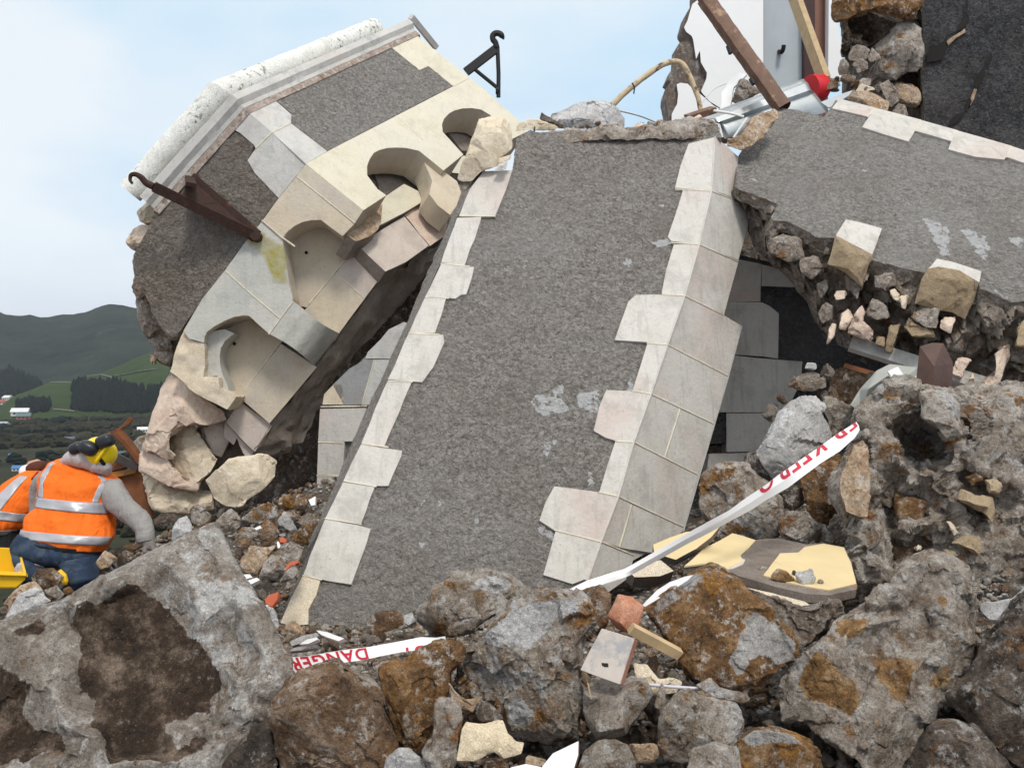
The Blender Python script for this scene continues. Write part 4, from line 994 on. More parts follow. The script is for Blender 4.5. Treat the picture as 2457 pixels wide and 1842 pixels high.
for px, m, d in (('N 915,1190 930,1090 975,1050 995,1110 960,1195', m_pink, 5.86), ('N 970,1220 1010,1110 1070,1025 1090,1080 1070,1140 1140,1200 1135,1265', m_pink, 5.8), ('N 1230,1340 1270,1170 1335,1160 1310,1260 1280,1355', m_tanb, 5.8), ('N 1170,1290 1180,1240 1240,1250 1230,1310', m_tanb, 5.8),
                 ('N 1265,920 1300,905 1340,950 1330,1000 1300,970', m_cream, 5.78), ('N 1340,960 1385,960 1380,1050 1350,1040', m_cream, 5.75), ('N 1380,1180 1400,1110 1440,1150 1560,1200 1570,1240 1430,1240', m_tanb, 5.7), ('N 1420,1100 1480,1020 1610,1050 1590,1180 1520,1180', m_grey, 5.7),
                 ('N 1110,1080 1150,980 1240,1040 1260,1110 1180,1120', m_grey, 5.76), ('N 1710,1500 1750,1400 1830,1395 1790,1480 1760,1530', m_pink, 5.62), ('N 1905,1560 1960,1520 2010,1530 2030,1420 2060,1310 2110,1290 2090,1400 2030,1560 1990,1600', m_pink, 5.55), ('N 2150,1310 2170,1180 2202,1130 2260,1200 2260,1320', m_tanb, 5.5),
                 ('N 830,1290 860,1150 890,1160 870,1240', m_pink, 5.9), ('N 890,930 950,930 945,975 900,980', m_pink, 5.9), ('N 470,680 520,590 570,620 560,690', m_rust, 6.1), ('N 760,880 820,850 835,900 790,980', m_grey, 6.0), ('N 780,1080 820,1000 870,1030 860,1130 800,1150', m_core, 5.9), ('N 1620,1180 1640,1100 1730,1100 1690,1220', m_pink, 5.66), ('N 1830,1560 1840,1500 1860,1560', m_cream, 5.58),
                 ('N 430,560 520,520 640,560 660,680 560,720 440,660', m_core, 6.1), ('N 640,700 760,680 800,780 720,840 650,790', m_core, 6.0), ('N 1160,820 1290,800 1330,880 1240,920 1160,900', m_core, 5.8), ('N 1900,1050 2060,1010 2160,1100 2080,1190 1940,1180', m_core, 5.62)):
    rock('embedded_stone', px, d - .12, m, parent=rf, bulge=.018, thick=.3, amp=.009, sc=11, seed=int(abs(d * 1000)) % 97 + len(px), L=.016, ky=-.0005, sm=1, chip=.9)
A_ = evenly([at(q, d) for q, d in zip(Q('N 990,1290 1200,1360 1450,1468 1700,1540 1900,1600 2300,1700'), np.linspace(5.9, 5.6, 6))], 40)
v, f, _ = join([bar(A_[0], A_[-1], .05, .10, (0, -.5, -1))]); link('lower_face_edge', v, f, m_wgrey, rf)
# ================================================================ BUILDING BEHIND
PWH = Plane(at((1700, 150), 11.0), (.05, -1, .0))
bld = thing('plastered_building', 'white plastered building wall with a jagged crack and a brown door frame', 'building', at((1800, 420), 11.0))
m_plw = plain('white_plaster', (.90, .90, .90), .8, var=.02, sc=6, bump=.08, alt=(.87, .87, .875), lo=.62)
m_plb = plain('pale_blue_plaster', (.50, .555, .60), .8, var=.05, sc=6, bump=.12)
m_expo = stone('bared_masonry', [(.14, .11, .095), (.23, .19, .165), (.32, .28, .25)], 6, bump=1, bd=.03, rust=((.24, .11, .07), .62))
m_void = plain('crack_shadow', (.02, .018, .016), .95, bump=0)
WALLP = Q('M 60,-900 475,-900 470,10 440,40 435,120 410,200 390,260 375,300 420,340 445,370 470,480 505,490 515,600 575,690 560,780 525,860 560,910 690,1020 700,1300 225,1300 240,1120 290,1000 305,890 290,790 320,785 395,790 420,700 300,640 250,600 205,760 230,770 190,890 190,950 215,1080 215,1300 60,1300')
WL = Q('M 60,-900 480,-900 470,5 440,38 385,130 350,260 360,292 378,320 415,350 425,375 400,378 320,402 298,440 290,590 250,650 205,755 235,775 190,890 188,945 220,1080 228,1300 60,1300')
WR = Q('M 492,-900 1112,-900 1112,1300 240,1300 244,1080 292,990 304,888 285,800 330,785 395,792 400,790 470,830 520,862 570,740 578,690 520,590 510,480 470,520 445,372 430,340 375,300 352,265 440,40')
panel('wall', Q('M 440,40 492,0 492,-900 1112,-900 1112,1300 700,1300 700,1022 600,960 530,880 522,862 572,745 577,690 520,592 510,482 475,560 446,374 432,342 380,302 360,262 392,200 415,120'), PWH, m_plw, bld, m_expo, thick=.05, step=.15, off=0, layers=1)
panel('wall', Q('M 244,1080 295,985 305,890 290,800 330,785 395,795 430,830 500,880 560,930 640,1000 695,1030 700,1300 240,1300'), PWH, m_plw, bld, m_expo, thick=.05, step=.15, off=-.004, layers=1)
panel('masonry_core', Q('M 478,-900 1112,-900 1112,1300 222,1300 216,1085 186,945 190,885 230,775 205,755 250,650 288,590 298,440 320,402 378,386 418,365 412,345 372,315 352,285 350,255 385,130 436,38 470,0'), PWH, m_expo, bld, thick=.3, step=.1, off=-.055, disp=rough_d(.012, 7, 2), layers=1)
PW2 = Plane(at((1860, 100), 11.4), (-.02, -1, 0))
panel('door_reveal', 'M 1118,-900 1500,-900 1500,1300 1118,1300', PW2, m_plb, bld, thick=.2, step=.3, layers=1)
m_maroon = plain('maroon_door_frame', (.055, .022, .022), .5, var=.15, sc=30, bump=.2); m_door = plain('red_brown_boarded_door', (.30, .15, .11), .6, var=.1, sc=25, bump=.2)
o = panel('door_frame', 'M 1490,-900 1595,-900 1605,1100 1505,1100', PW2, m_maroon, bld, thick=.25, step=.3, off=.12, layers=1)
o = panel('door_board', 'M 1568,-900 1680,-900 1685,1100 1600,1100', PW2, m_door, bld, thick=.05, step=.3, off=.03, layers=1)
o = panel('door_board', 'M 1686,-900 1736,-900 1722,1100 1692,1100', PW2, m_door, bld, thick=.05, step=.3, off=.05, layers=1)
panel('wall', 'M 1738,-900 1840,-900 1810,200 1850,380 1860,760 1725,760', PWH, m_plw, bld, thick=.1, step=.2, off=-.1, layers=1)
c = PW2.hit(Q('M 1262,490')[0], .05); v, f, n = tube(curve_pts([PW2.hit(q, o_) for q, o_ in zip(Q('M 1262,490 1285,495 1300,465 1305,430'), (.0, .09, .12, .13))], 5), .028, 8); link('wall_hook', v, f, m_blk, bld)
# broken masonry wall with dark roughcast face
PDK = Plane(at((2300, 150), 8.3), (-.35, -.93, .05))
mw = thing('masonry_wall', 'thick broken masonry wall with dark slate roughcast at the upper right corner', 'wall', at((2200, 330), 8.6))
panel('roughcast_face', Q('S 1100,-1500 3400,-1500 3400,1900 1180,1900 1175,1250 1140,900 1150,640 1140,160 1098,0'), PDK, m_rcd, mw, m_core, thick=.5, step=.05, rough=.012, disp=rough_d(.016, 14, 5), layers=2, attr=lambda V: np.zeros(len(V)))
for px, d, m, ins, sd in (('S 255,-300 1080,-300 1095,0 1085,165 1000,180 760,100 640,110 480,145 370,200 250,210 225,180 240,60', 8.2, m_rust, None, 1), ('S 640,480 820,330 940,230 1140,170 1150,560 1130,700 1090,760 920,770 830,830 700,800 605,760 640,690 720,620', 8.25, m_grey, None, 2),
                     ('S 870,870 1010,900 1090,1000 1100,1090 1000,1080 900,1020', 8.3, m_tan, None, 3), ('S 265,210 480,150 640,120 760,105 1000,190 940,240 820,330 640,480 560,560 420,480 310,600 290,400', 9.0, m_dark, [('S 500,300 600,400', .25)], 4),
                     ('S 600,760 830,835 920,775 1090,770 1100,1100 1160,1260 960,1260 700,1200 560,1000', 8.7, m_core, None, 5)):
    rock('broken_masonry', px, d, m, parent=mw, ins=ins, thick=.7, amp=.045, sc=4, seed=80 + sd, L=.035, ky=.0002)
panel('rubble_core', 'S 430,-1500 1350,-1500 1350,1350 300,1350 310,640 420,500', PDK, m_core, mw, thick=.4, step=.12, off=-.75, layers=1, disp=rough_d(.08, 4, 3))
def crack(name, px, pl, w, parent, off=.012):
    P = [pl.hit(q, off) for q in Q(px)]; P = resample(P, .05, .014, 7, closed=False); ww = w * np.clip(.5 + 2.2 * fbm(P * 9, 3, 3), .08, 2); ww[0] = ww[-1] = .001
    V = []; Fs = []
    for i in range(len(P)):
        t = P[min(i + 1, len(P) - 1)] - P[max(i - 1, 0)]; t /= np.linalg.norm(t); s = np.cross(pl.n, t)
        V += [P[i] + s * ww[i] - pl.n * .0, P[i] - s * ww[i]]
        if i: Fs.append([2 * i - 2, 2 * i - 1, 2 * i + 1, 2 * i])
    return link(name, np.array(V), Fs, m_void, parent, sharp=0, smooth=False)
crack('crack', 'S 1600,-100 1605,120 1590,230 1500,330 1400,390 1350,500 1290,560 1190,650 1160,720', PDK, .045, mw, .03)
crack('crack', 'S 1875,560 1850,640 1790,720 1740,820 1690,920', PDK, .03, mw, .03); crack('crack', 'S 1640,1010 1620,1100 1580,1180 1500,1240 1420,1310', PDK, .035, mw, .03)
for px in ('S 1400,440 1440,400 1560,330 1590,300 1600,340 1500,400 1420,480', 'S 1250,540 1330,480 1330,500 1270,570', 'S 1650,1040 1690,930 1720,940 1690,1040 1650,1110'): panel('bared_stone', px, PDK, m_tan, mw, thick=.04, step=.05, off=.02, rough=.006)
crack('crack', 'M 1105,1440 1080,1500 1030,1545 985,1560 930,1545', PF, .014, rf, .022); crack('crack', 'M 1000,1600 960,1640 900,1655', PF, .014, rf, .022)
# ================================================================ FOREGROUND BLOCKS AND BOULDERS
rock('mortar_block', 'F -260,700 -150,620 0,558 110,518 330,448 560,318 780,208 1000,93 1140,43 1178,100 1252,250 1352,430 1452,600 1532,740 1567,880 1510,960 1445,1015 1312,1140 1235,1240 1172,1340 1120,1420 -260,1420', 2.72, m_block,
     'huge grey mortar faced block with a dark brown hollow, filling the lower left corner', 'masonry block', 'blocks heaped in the foreground',
     ins=[('F 0,610 130,592 420,480 600,360 880,250 1118,95', -.05), ('F 1160,260 1250,420 1340,600 1420,760 1480,900', -.05), ('F 330,520 520,470 760,390 900,420 1010,560 1150,760', .012), ('F 430,640 430,940 560,1100 600,1250 760,1230', .02), ('F 1150,900 1120,1100', .03),
          ('F 620,700 800,800 700,1000 900,1050 1000,800', .025), ('F 100,640 180,760 260,900 330,1100 500,1180 580,1330', -.055), ('F 1000,350 1080,560 1200,800 1290,950', -.05), ('F 1230,620 1260,690 1250,760', .03), ('F 1330,1040 1180,1200', -.05), ('F 0,1050 60,1100 130,1200 200,1140', .03), ('F 0,700 60,800 120,900', -.03), ('F -100,800 -100,1200', 0), ('F 700,1290 900,1300 1080,1290', -.05)],
     ky=.00075, thick=.45, L=.011, amp=.011, sc=9, seed=11, chip=.6, sm=2,
     patch=[('F 420,470 600,400 760,360 960,560 1030,640 1110,720 1180,860 1130,980 1110,1100 1130,1200 900,1280 700,1290 590,1300 560,1150 500,1080 520,950 425,930 430,780 420,640 380,560', 1.0), ('F 0,760 100,850 170,900 120,1010 180,1110 330,1180 290,1220 150,1290 0,1300 -260,1300 -260,800', 1.0), ('F 100,590 220,520 230,560 130,640', .8), ('F 880,1100 1100,1050 1130,1180 960,1200', .0)])
rock('mortar_patch', 'F 1425,745 1442,800 1482,850 1517,905 1490,940 1450,967 1425,900 1405,820', 2.62, m_cream, parent=bpy.data.objects['mortar_block'], thick=.04, amp=.003, bulge=.004, seed=111, ky=.0007)
rock('brown_boulder', 'T 408,850 440,800 500,760 640,712 790,690 850,745 900,800 985,850 1100,890 1165,935 1200,1100 1240,1200 1312,1440 1255,1540 1230,1620 1200,1720 240,1720 212,1450 195,1200 212,1080 330,950', 2.42, m_brown,
     'large rounded brown boulder right of the huge block, under the lower danger tape', 'boulder', 'blocks heaped in the foreground', ins=[('T 640,820 760,800', -.07), ('T 950,930 1080,1100 1180,1330', -.06), ('T 330,1100 330,1400', -.08), ('T 600,1050 800,1150 1000,1300 700,1400 500,1250', -.13), ('T 860,770 990,880', .02)], thick=.4, L=.011, amp=.014, sc=11, seed=12, ky=.0007)
rock('rust_boulder', 'G 38,985 120,955 205,940 330,850 440,820 520,850 572,880 560,960 500,1020 490,1100 482,1160 412,1260 392,1380 370,1460 300,1510 240,1532 170,1480 100,1330 60,1150', 2.52, m_rust,
     'square dark rust coloured boulder with orange blotches behind the cream sandstone piece', 'boulder', 'blocks heaped in the foreground', ins=[('G 130,1010 330,920 480,890', -.06), ('G 200,1200 350,1150 430,1060', -.08), ('G 230,1400', -.07)], thick=.3, L=.010, amp=.012, sc=13, seed=13)
rock('mortared_boulder', 'G 700,830 760,730 830,640 920,560 1060,520 1250,490 1370,520 1440,600 1450,720 1375,800 1350,950 1342,1080 1362,1200 1312,1400 1220,1492 1140,1522 1010,1490 890,1440 850,1330 790,1220 720,1180 640,1240 530,1160 490,1090 530,960 580,900 590,840', 2.6, m_mort,
     'big lumpy boulder crusted with white mortar in the middle foreground', 'boulder', 'blocks heaped in the foreground', ins=[('G 850,700 1000,620 1250,560 1380,620', -.09), ('G 720,840 900,960 1040,1000 1250,900 1340,760', -.13), ('G 900,800 1100,760', -.17), ('G 640,1030 800,1060 1000,1080 1200,1050', -.05), ('G 900,1180 1000,1250 1150,1250 1300,1220', -.10), ('G 900,1350 1100,1400 1230,1380', -.11), ('G 700,950 760,980', -.02)], thick=.38, L=.010, amp=.016, sc=11, seed=14, chip=.9,
     patch=[('G 760,760 900,640 1060,560 1300,540 1330,640 1200,640 1150,740 1040,800 1020,860 800,860 740,820', 1.0), ('G 870,1220 960,1200 1040,1300 960,1400 880,1360', .9)])
rock('round_stone', 'G 1300,510 1400,468 1500,455 1557,510 1552,600 1530,690 1480,790 1420,760 1430,640 1370,560', 2.86, m_brown, 'round brown stone tucked behind the white crusted boulder, below the end of the tape', 'rock', 'small stones in the foreground', seed=15, thick=.12, ins=[('G 1480,560 1490,660', -.05)])
rock('crusted_rock', 'G 275,690 300,620 380,560 400,490 500,430 530,388 680,362 790,358 900,400 1000,460 1105,505 1010,545 900,582 830,622 700,682 620,742 560,762 450,792 350,792 300,742', 2.98, m_mort, 'pinkish grey crusted rock at the foot of the leaning slab, with an orange lichen spot', 'boulder', 'blocks heaped in the foreground', ins=[('G 520,420 750,420', -.03), ('G 420,600 600,620 800,560', -.10), ('G 480,700', -.08), ('G 900,470', -.05)], thick=.3, amp=.016, sc=12, seed=16, L=.012, patch=[('G 560,500 660,400 800,380 900,430 860,520 700,480', .8)])
rock('brown_cobble', 'T 1050,375 1078,300 1160,250 1300,238 1372,290 1382,372 1300,400 1200,432 1110,432', 3.3, m_brown, 'brown rounded cobble lying against the bottom of the leaning slab', 'rock', 'small stones in the foreground', seed=17)
rock('upright_stone', 'G 400,1240 430,1205 500,1200 560,1240 577,1330 570,1400 540,1500 540,1620 470,1720 340,1680 315,1540 380,1470 395,1380', 2.3, m_grey, 'narrow upright grey stone left of the cream sandstone piece', 'rock', 'small stones in the foreground', seed=18, thick=.12, amp=.008)
m_sand = stone('cream_sandstone', [(.56, .46, .32), (.63, .525, .375), (.68, .58, .43)], 5, speck=.05, bump=.6, var=.1)
rock('sandstone_piece', 'G 605,1350 700,1372 780,1352 842,1340 870,1430 930,1482 982,1492 960,1562 850,1592 790,1550 740,1560 660,1612 540,1607 560,1500 580,1400', 2.26, m_sand, 'flat faced cream sandstone piece at the bottom centre', 'rock', 'small stones in the foreground', seed=19, thick=.08, amp=.004, bulge=.015, sm=1, chip=.3)
rock('grey_wedge', 'G 1380,1150 1430,1118 1600,1110 1690,1050 1790,1080 1832,1170 1760,1290 1680,1380 1660,1432 1480,1482 1420,1400 1380,1270', 2.5, m_grey, 'smooth grey brown wedge shaped stone under the white wood block', 'rock', 'small stones in the foreground', seed=20, thick=.2, amp=.006, ins=[('G 1400,1180 1500,1200 1640,1160 1780,1120', -.05), ('G 1480,1420 1640,1390', -.05)], sm=1, chip=.3)
rock('rusty_lump', 'G 1340,1660 1400,1540 1480,1482 1590,1473 1670,1500 1712,1600 1720,1720 1340,1720', 2.2, m_mort, 'half white half rusty lump at the bottom edge next to the white board', 'rock', 'small stones in the foreground', seed=21, thick=.15)
rock('beige_stone', 'G 1672,1502 1760,1500 1862,1502 1882,1580 1840,1622 1712,1625', 2.27, m_tan, 'squared beige stone at the bottom, right of the rusty white lump', 'rock', 'small stones in the foreground', seed=22, thick=.08, amp=.004)
rock('speckled_boulder', 'H 190,1130 210,1060 280,1000 350,960 480,1000 602,1040 642,1130 622,1250 560,1310 500,1335 340,1362 220,1342 190,1262', 2.4, m_mort, 'rounded grey speckled boulder between the wood block and the tilted mortar slab', 'boulder', 'blocks heaped in the foreground', seed=23, thick=.25, ins=[('H 300,1060 450,1080 580,1120', -.08), ('H 300,1230 480,1220', -.1)], L=.01)
rock('rust_block', 'H 100,492 180,440 350,340 470,268 545,292 640,372 740,482 870,592 952,690 942,790 850,832 800,902 680,987 560,932 400,902 310,802 240,692 130,542', 2.74, m_rust,
     'large squared rusty brown block with a grey corner, right of the wood block', 'masonry block', 'blocks heaped in the foreground', ins=[('H 150,520 350,400 480,320', -.07), ('H 560,340 700,500 800,600 900,720', -.05), ('H 300,600 500,560 640,560', -.10), ('H 260,680 420,800 560,860 690,940', -.08), ('H 600,720 760,720 800,830', -.09)], thick=.4, L=.010, amp=.012, sc=12, seed=24, ky=.0008,
     patch=[('H 650,560 740,500 820,580 940,700 930,790 850,820 780,760 680,800 620,890 580,820 620,700', 1.0), ('H 180,450 350,345 470,275 480,330 330,420 200,540 150,520', .7)])
rock('tilted_mortar_slab', 'H 862,942 930,832 1032,742 1130,660 1192,572 1282,512 1400,442 1480,382 1502,292 1560,232 1690,190 1792,222 1902,302 2002,402 2042,600 1962,752 1842,922 1732,1082 1642,1232 1562,1372 1540,1450 1400,1450 1302,1335 1052,1182 882,1072', 2.72, m_grey,
     'big tilted grey mortar slab with a tan stone set in its lower corner, at the lower right', 'masonry block', 'blocks heaped in the foreground', ins=[('H 1560,270 1720,240 1880,330', -.05), ('H 1240,640 1350,600 1500,420', -.04), ('H 1300,760 1420,650 1560,560 1650,480', .03), ('H 1500,760 1620,660 1700,600', .06), ('H 2010,560 1900,600 1800,760 1700,900 1560,1100', -.05), ('H 1420,800 1520,880 1560,1000', .05), ('H 1340,1000 1400,1160', .03), ('H 960,960 1060,740 1180,830 1300,950 1240,1130', -.06), ('H 890,1000 1000,1080 1200,1170 1420,1320 1540,1390', -.07), ('H 1100,920', -.09)],
     thick=.45, L=.011, amp=.014, sc=11, seed=25, ky=.0009, chip=.8, patch=[('H 940,920 1010,760 1070,725 1180,840 1290,930 1300,1000 1240,1140 1180,1090 1000,1010', 1.0), ('H 1380,850 1500,760 1640,770 1600,860 1560,1040 1500,1020 1440,940', .8), ('H 1690,930 1750,860 1830,800 1810,900 1740,940', 1.0), ('H 1180,600 1330,550 1320,690 1190,660', .9), ('H 1740,430 1810,430 1780,500 1730,480', .7)])
rock('corner_boulder', 'H 2400,280 2212,408 2152,480 2082,590 2022,642 1902,852 1792,1002 1922,1132 2062,1282 2212,1400 2400,1500', 2.62, m_dark, 'dark speckled boulder cut off by the right edge at the bottom', 'boulder', 'blocks heaped in the foreground', ins=[('H 2120,620 1900,960 2050,1180 2212,1330', -.06), ('H 2150,850 2212,700 2200,1100', -.10)], thick=.4, L=.011, amp=.012, sc=12, seed=26, kx=-.0004)
rock('split_boulder', 'H 1540,1480 1560,1370 1622,1270 1702,1132 1850,1118 1932,1150 2052,1290 2152,1420 2160,1500', 2.32, m_dark, 'split grey and rust boulder at the bottom right below the tilted mortar slab', 'boulder', 'blocks heaped in the foreground', ins=[('H 1720,1180 1850,1170', -.04), ('H 1880,1200 1800,1350', -.07)], seed=27, thick=.25, L=.010)
rock('rust_and_white_rock', 'H 630,1232 700,1182 832,1160 942,1210 1082,1292 1130,1440 640,1460', 2.2, m_rust, 'rust and white rock at the bottom edge under the tilted mortar slab', 'rock', 'small stones in the foreground', seed=28, thick=.2, patch=[('H 640,1230 720,1180 900,1200 1000,1260 880,1250 700,1270', 1.0)])
rock('pinkish_lump', 'H 325,1450 380,1290 502,1250 622,1282 645,1460', 2.16, m_grey, 'pinkish grey lump at the bottom edge below the speckled boulder', 'rock', 'small stones in the foreground', seed=29, thick=.15)
rock('grey_lump', 'T 1180,1720 1230,1560 1330,1480 1430,1480 1520,1560 1590,1650 1600,1720', 2.3, m_lite, 'pale grey lump at the bottom edge between the brown boulder and the upright stone', 'rock', 'small stones in the foreground', seed=30, thick=.12)
rock('dark_rock', 'F 1170,1340 1240,1240 1312,1145 1440,1030 1460,1180 1470,1400 1150,1420', 2.5, m_dark, 'dark rock in the gap between the huge block and the brown boulder', 'rock', 'small stones in the foreground', seed=31, thick=.15)
rock('pale_flake', 'U 1375,480 1400,430 1480,440 1660,400 1700,340 1760,330 1700,420 1590,560 1540,580 1450,560', 2.75, m_lite, 'pale grey flake wedged at the right edge above the corner boulder', 'rock', 'small stones in the foreground', seed=32, thick=.06, amp=.004)
rock('thin_stone', 'T 850,760 960,800 1100,860 1170,940 1180,1100 1100,1000 1000,900 920,850', 2.5, m_grey, 'thin grey slab stone lying between the brown and the rust boulders', 'rock', 'small stones in the foreground', seed=33, thick=.06, amp=.004)
rock('tan_wedge', 'G 484,1090 530,1160 640,1240 712,1180 640,1290 560,1270 500,1200', 2.44, m_tan, 'tan wedge under the left end of the white crusted boulder', 'rock', 'small stones in the foreground', seed=34, thick=.1)
rock('slate_chip', 'G 655,1280 700,1210 760,1230 850,1320 820,1345 690,1350', 2.36, m_dark, 'dark slate grey chip above the cream sandstone piece', 'rock', 'small stones in the foreground', seed=35, thick=.08)
rock('cream_fragment', 'G 1712,970 1800,980 1870,1080 1960,1060 2030,1090 1990,1160 1860,1180 1720,1060', 2.62, m_cream, 'cream stone fragment behind the pale conduit', 'rock', 'small stones in the foreground', seed=36, thick=.08, amp=.005)
rock('pointed_stone', 'G 1842,1250 1870,1150 1895,1092 1915,1150 1925,1240 1890,1270', 2.5, m_grey, 'small pointed grey stone just below the pale conduit', 'rock', 'small stones in the foreground', seed=37, thick=.06, amp=.003)
rock('stone_by_conduit', 'H 392,930 480,890 500,940 680,985 690,1010 640,1042 500,1000', 2.5, m_grey, 'flat grey stone lying on top of the speckled boulder', 'rock', 'small stones in the foreground', seed=38, thick=.1)
# masonry lump on the right
X_ = 'X 205,380 280,300 352,250 382,190 520,163 600,170 700,190 765,180 850,186 905,198 1000,170 1100,150 1232,180 1352,160 1515,180 1720,150 2000,200 2000,1720 1515,1720 1180,1700 980,1650 700,1640 520,1640 300,1680 180,1690 130,1500 100,1400 100,1170 60,1050 40,930 100,760 150,600 200,480'
ml = rock('masonry_lump', X_, 3.95, m_grey, 'massive lump of mortared rubble masonry with a deep hollow, at the right edge', 'masonry block', 'blocks heaped in the foreground',
     ins=[('X 460,440 560,400 700,405 800,460 860,540 960,590 960,700', -.05), ('X 560,480 700,470 820,600 840,720 720,770 560,700 520,580', .22), ('X 680,600', .28), ('X 460,700 600,820 760,830 960,780', -.06), ('X 420,300 650,280 900,320 960,480', -.09), ('X 240,420 380,480 450,640', -.06), ('X 300,800 350,1000', -.02), ('X 420,1020 480,1000 640,1010 760,1050', .12), ('X 420,1100 560,1200 700,1180', .14), ('X 600,940 820,960', -.06), ('X 760,1240 560,1290', -.05), ('X 460,1360 700,1400 560,1540', .12), ('X 120,1300 250,1400 330,1560', -.08), ('X 1050,250 1030,500 1030,720', -.02), ('X 1200,300 1350,500 1500,700', -.07), ('X 1130,820 1300,860 1460,940', -.08), ('X 1060,880 1200,960 1260,1060', .06), ('X 1000,1100 1150,1200 1350,1000 1500,1050', 0), ('X 1000,1380 1160,1360 1300,1450', -.03), ('X 1700,600 1700,1200', -.05)],
     thick=.6, L=.016, amp=.03, sc=7, seed=50, chip=1.0, ky=.0006, patch=[('X 470,660 500,560 560,620 540,720', .8), ('X 960,560 860,570 940,640 990,620', .7), ('X 400,200 520,170 700,190 680,250 520,240 430,300', .7), ('X 1360,180 1500,200 1500,320 1400,280', .6)])
for nm, px, m, d, sd in (('embedded_stone', 'X 45,960 60,870 120,740 160,620 230,590 272,640 285,780 290,900 280,1080 270,1190 200,1200 100,1150 70,1050', m_tan, 3.76, 1), ('embedded_stone', 'X 470,1080 490,1010 620,1030 755,1080 740,1150 690,1215 540,1222 490,1180', m_rust, 3.92, 2), ('embedded_stone', 'X 985,1050 1010,970 1130,1010 1260,1040 1275,1130 1268,1250 1180,1150', m_tanb, 3.78, 3),
                         ('embedded_stone', 'X 1210,900 1290,890 1350,950 1310,1010 1240,1000', m_tanb, 3.8, 4), ('embedded_stone', 'X 950,1400 1050,1335 1165,1350 1160,1500 1060,1450', m_tanb, 3.76, 5), ('embedded_stone', 'X 880,1460 960,1470 985,1500 920,1530', m_tanb, 3.76, 6), ('embedded_stone', 'X 900,1230 930,1230 990,1320 960,1330', m_cream, 3.76, 7), ('embedded_stone', 'X 1055,880 1130,840 1210,870 1200,910 1100,940', m_rust, 3.86, 8), ('embedded_stone', 'X 1030,1140 1130,1130 1190,1200 1130,1290 1030,1230', m_dark, 3.84, 9),
                         ('embedded_stone', 'X 690,200 760,180 900,195 1000,290 1025,540 900,570 820,470 700,400', m_grey, 3.84, 10), ('embedded_stone', 'X 400,1400 560,1330 720,1420 640,1580 480,1600', m_brown, 3.95, 11), ('embedded_stone', 'X 650,1440 675,1420 695,1430 690,1450 665,1455', m_cream, 3.78, 12)):
    rock(nm, px, d, m, parent=ml, seed=90 + sd, thick=.15, amp=.007, L=.014, sm=0)
# rubble behind the tape
BG = 'rubble boulders in the hollow behind the danger tape'
rock('grey_boulder', 'V 555,790 640,640 720,480 800,390 940,320 1020,325 1090,400 1080,440 1060,480 1110,560 1140,660 1080,700 930,810 850,880 760,950 680,980 620,900', 4.6, m_lite, 'angular pale grey boulder below the shaded base wall, above the tape', 'boulder', BG, ins=[('V 830,650 900,480 1000,420', -.14), ('V 880,780 620,780', -.1), ('V 1000,640', -.06)], thick=.4, amp=.014, sc=9, seed=51, sm=1)
rock('weathered_boulder', 'V 90,1060 130,950 260,885 350,880 470,885 500,940 560,980 640,1020 720,1150 740,1300 720,1440 640,1480 500,1480 380,1450 250,1460 200,1330 110,1230', 4.25, m_mort, 'grey weathered boulder with a rust streak, left of and under the tape', 'boulder', BG, ins=[('V 300,960 450,960 600,1080', -.12), ('V 250,1150 450,1250 650,1300', -.16)], thick=.4, amp=.018, sc=8, seed=52, patch=None)
rock('rusty_rock', 'V 905,1000 1000,900 1200,780 1240,830 1210,950 1220,1100 1260,1230 1230,1300 1130,1350 1010,1310 940,1190', 4.45, m_rust, 'rust brown rock under the upper tape beside the masonry lump', 'boulder', BG, seed=53, thick=.35, amp=.014)
rock('grey_rock', 'V 730,1310 800,1260 940,1250 1060,1380 1030,1460 960,1500 820,1490 740,1420', 4.05, m_grey, 'grey rock just above the peeling yellow plaster sheet', 'boulder', BG, seed=54, thick=.25, amp=.012)
rock('jagged_rock', 'V 1040,1460 1120,1380 1170,1270 1240,1290 1260,1500 1160,1510', 4.1, m_mort, 'small jagged rock against the left foot of the masonry lump', 'boulder', BG, seed=55, thick=.2, amp=.012)
rock('shaded_boulder', 'V 1130,200 1190,110 1330,100 1450,160 1440,260 1320,400 1210,370 1140,290', 6.0, m_brown, 'brown boulder deep in the shade under the right wall fragment', 'boulder', BG, seed=56, thick=.4)
rock('flat_rock', 'V 1060,400 1090,330 1180,350 1250,400 1360,430 1340,520 1200,640 1130,640 1120,520', 5.0, m_grey, 'flat grey brown rock right of the pale grey boulder', 'boulder', BG, seed=57, thick=.3)
rock('dark_stone', 'V 450,830 480,780 560,770 600,850 640,960 560,950 480,900', 4.9, m_dark, 'dark purple stone left of the pale grey boulder', 'boulder', BG, seed=58, thick=.2)
rock('flat_stone', 'V 800,240 900,160 1000,140 1090,170 1100,260 1000,290 860,280', 5.9, m_core, 'flat shaded stone at the foot of the base wall', 'boulder', BG, seed=59, thick=.25)
rock('dark_gap_stone', 'V 740,1110 820,1040 900,1060 920,1180 840,1250 760,1210', 4.5, m_dark, 'dark stone in the gap below the middle of the tape', 'boulder', BG, seed=60, thick=.2)
rock('white_chip', 'V 930,120 950,66 1020,70 1028,110 1000,132', 5.9, m_lite, 'small pale chip on the shaded stones under the right fragment', 'rock', BG, seed=61, thick=.06)
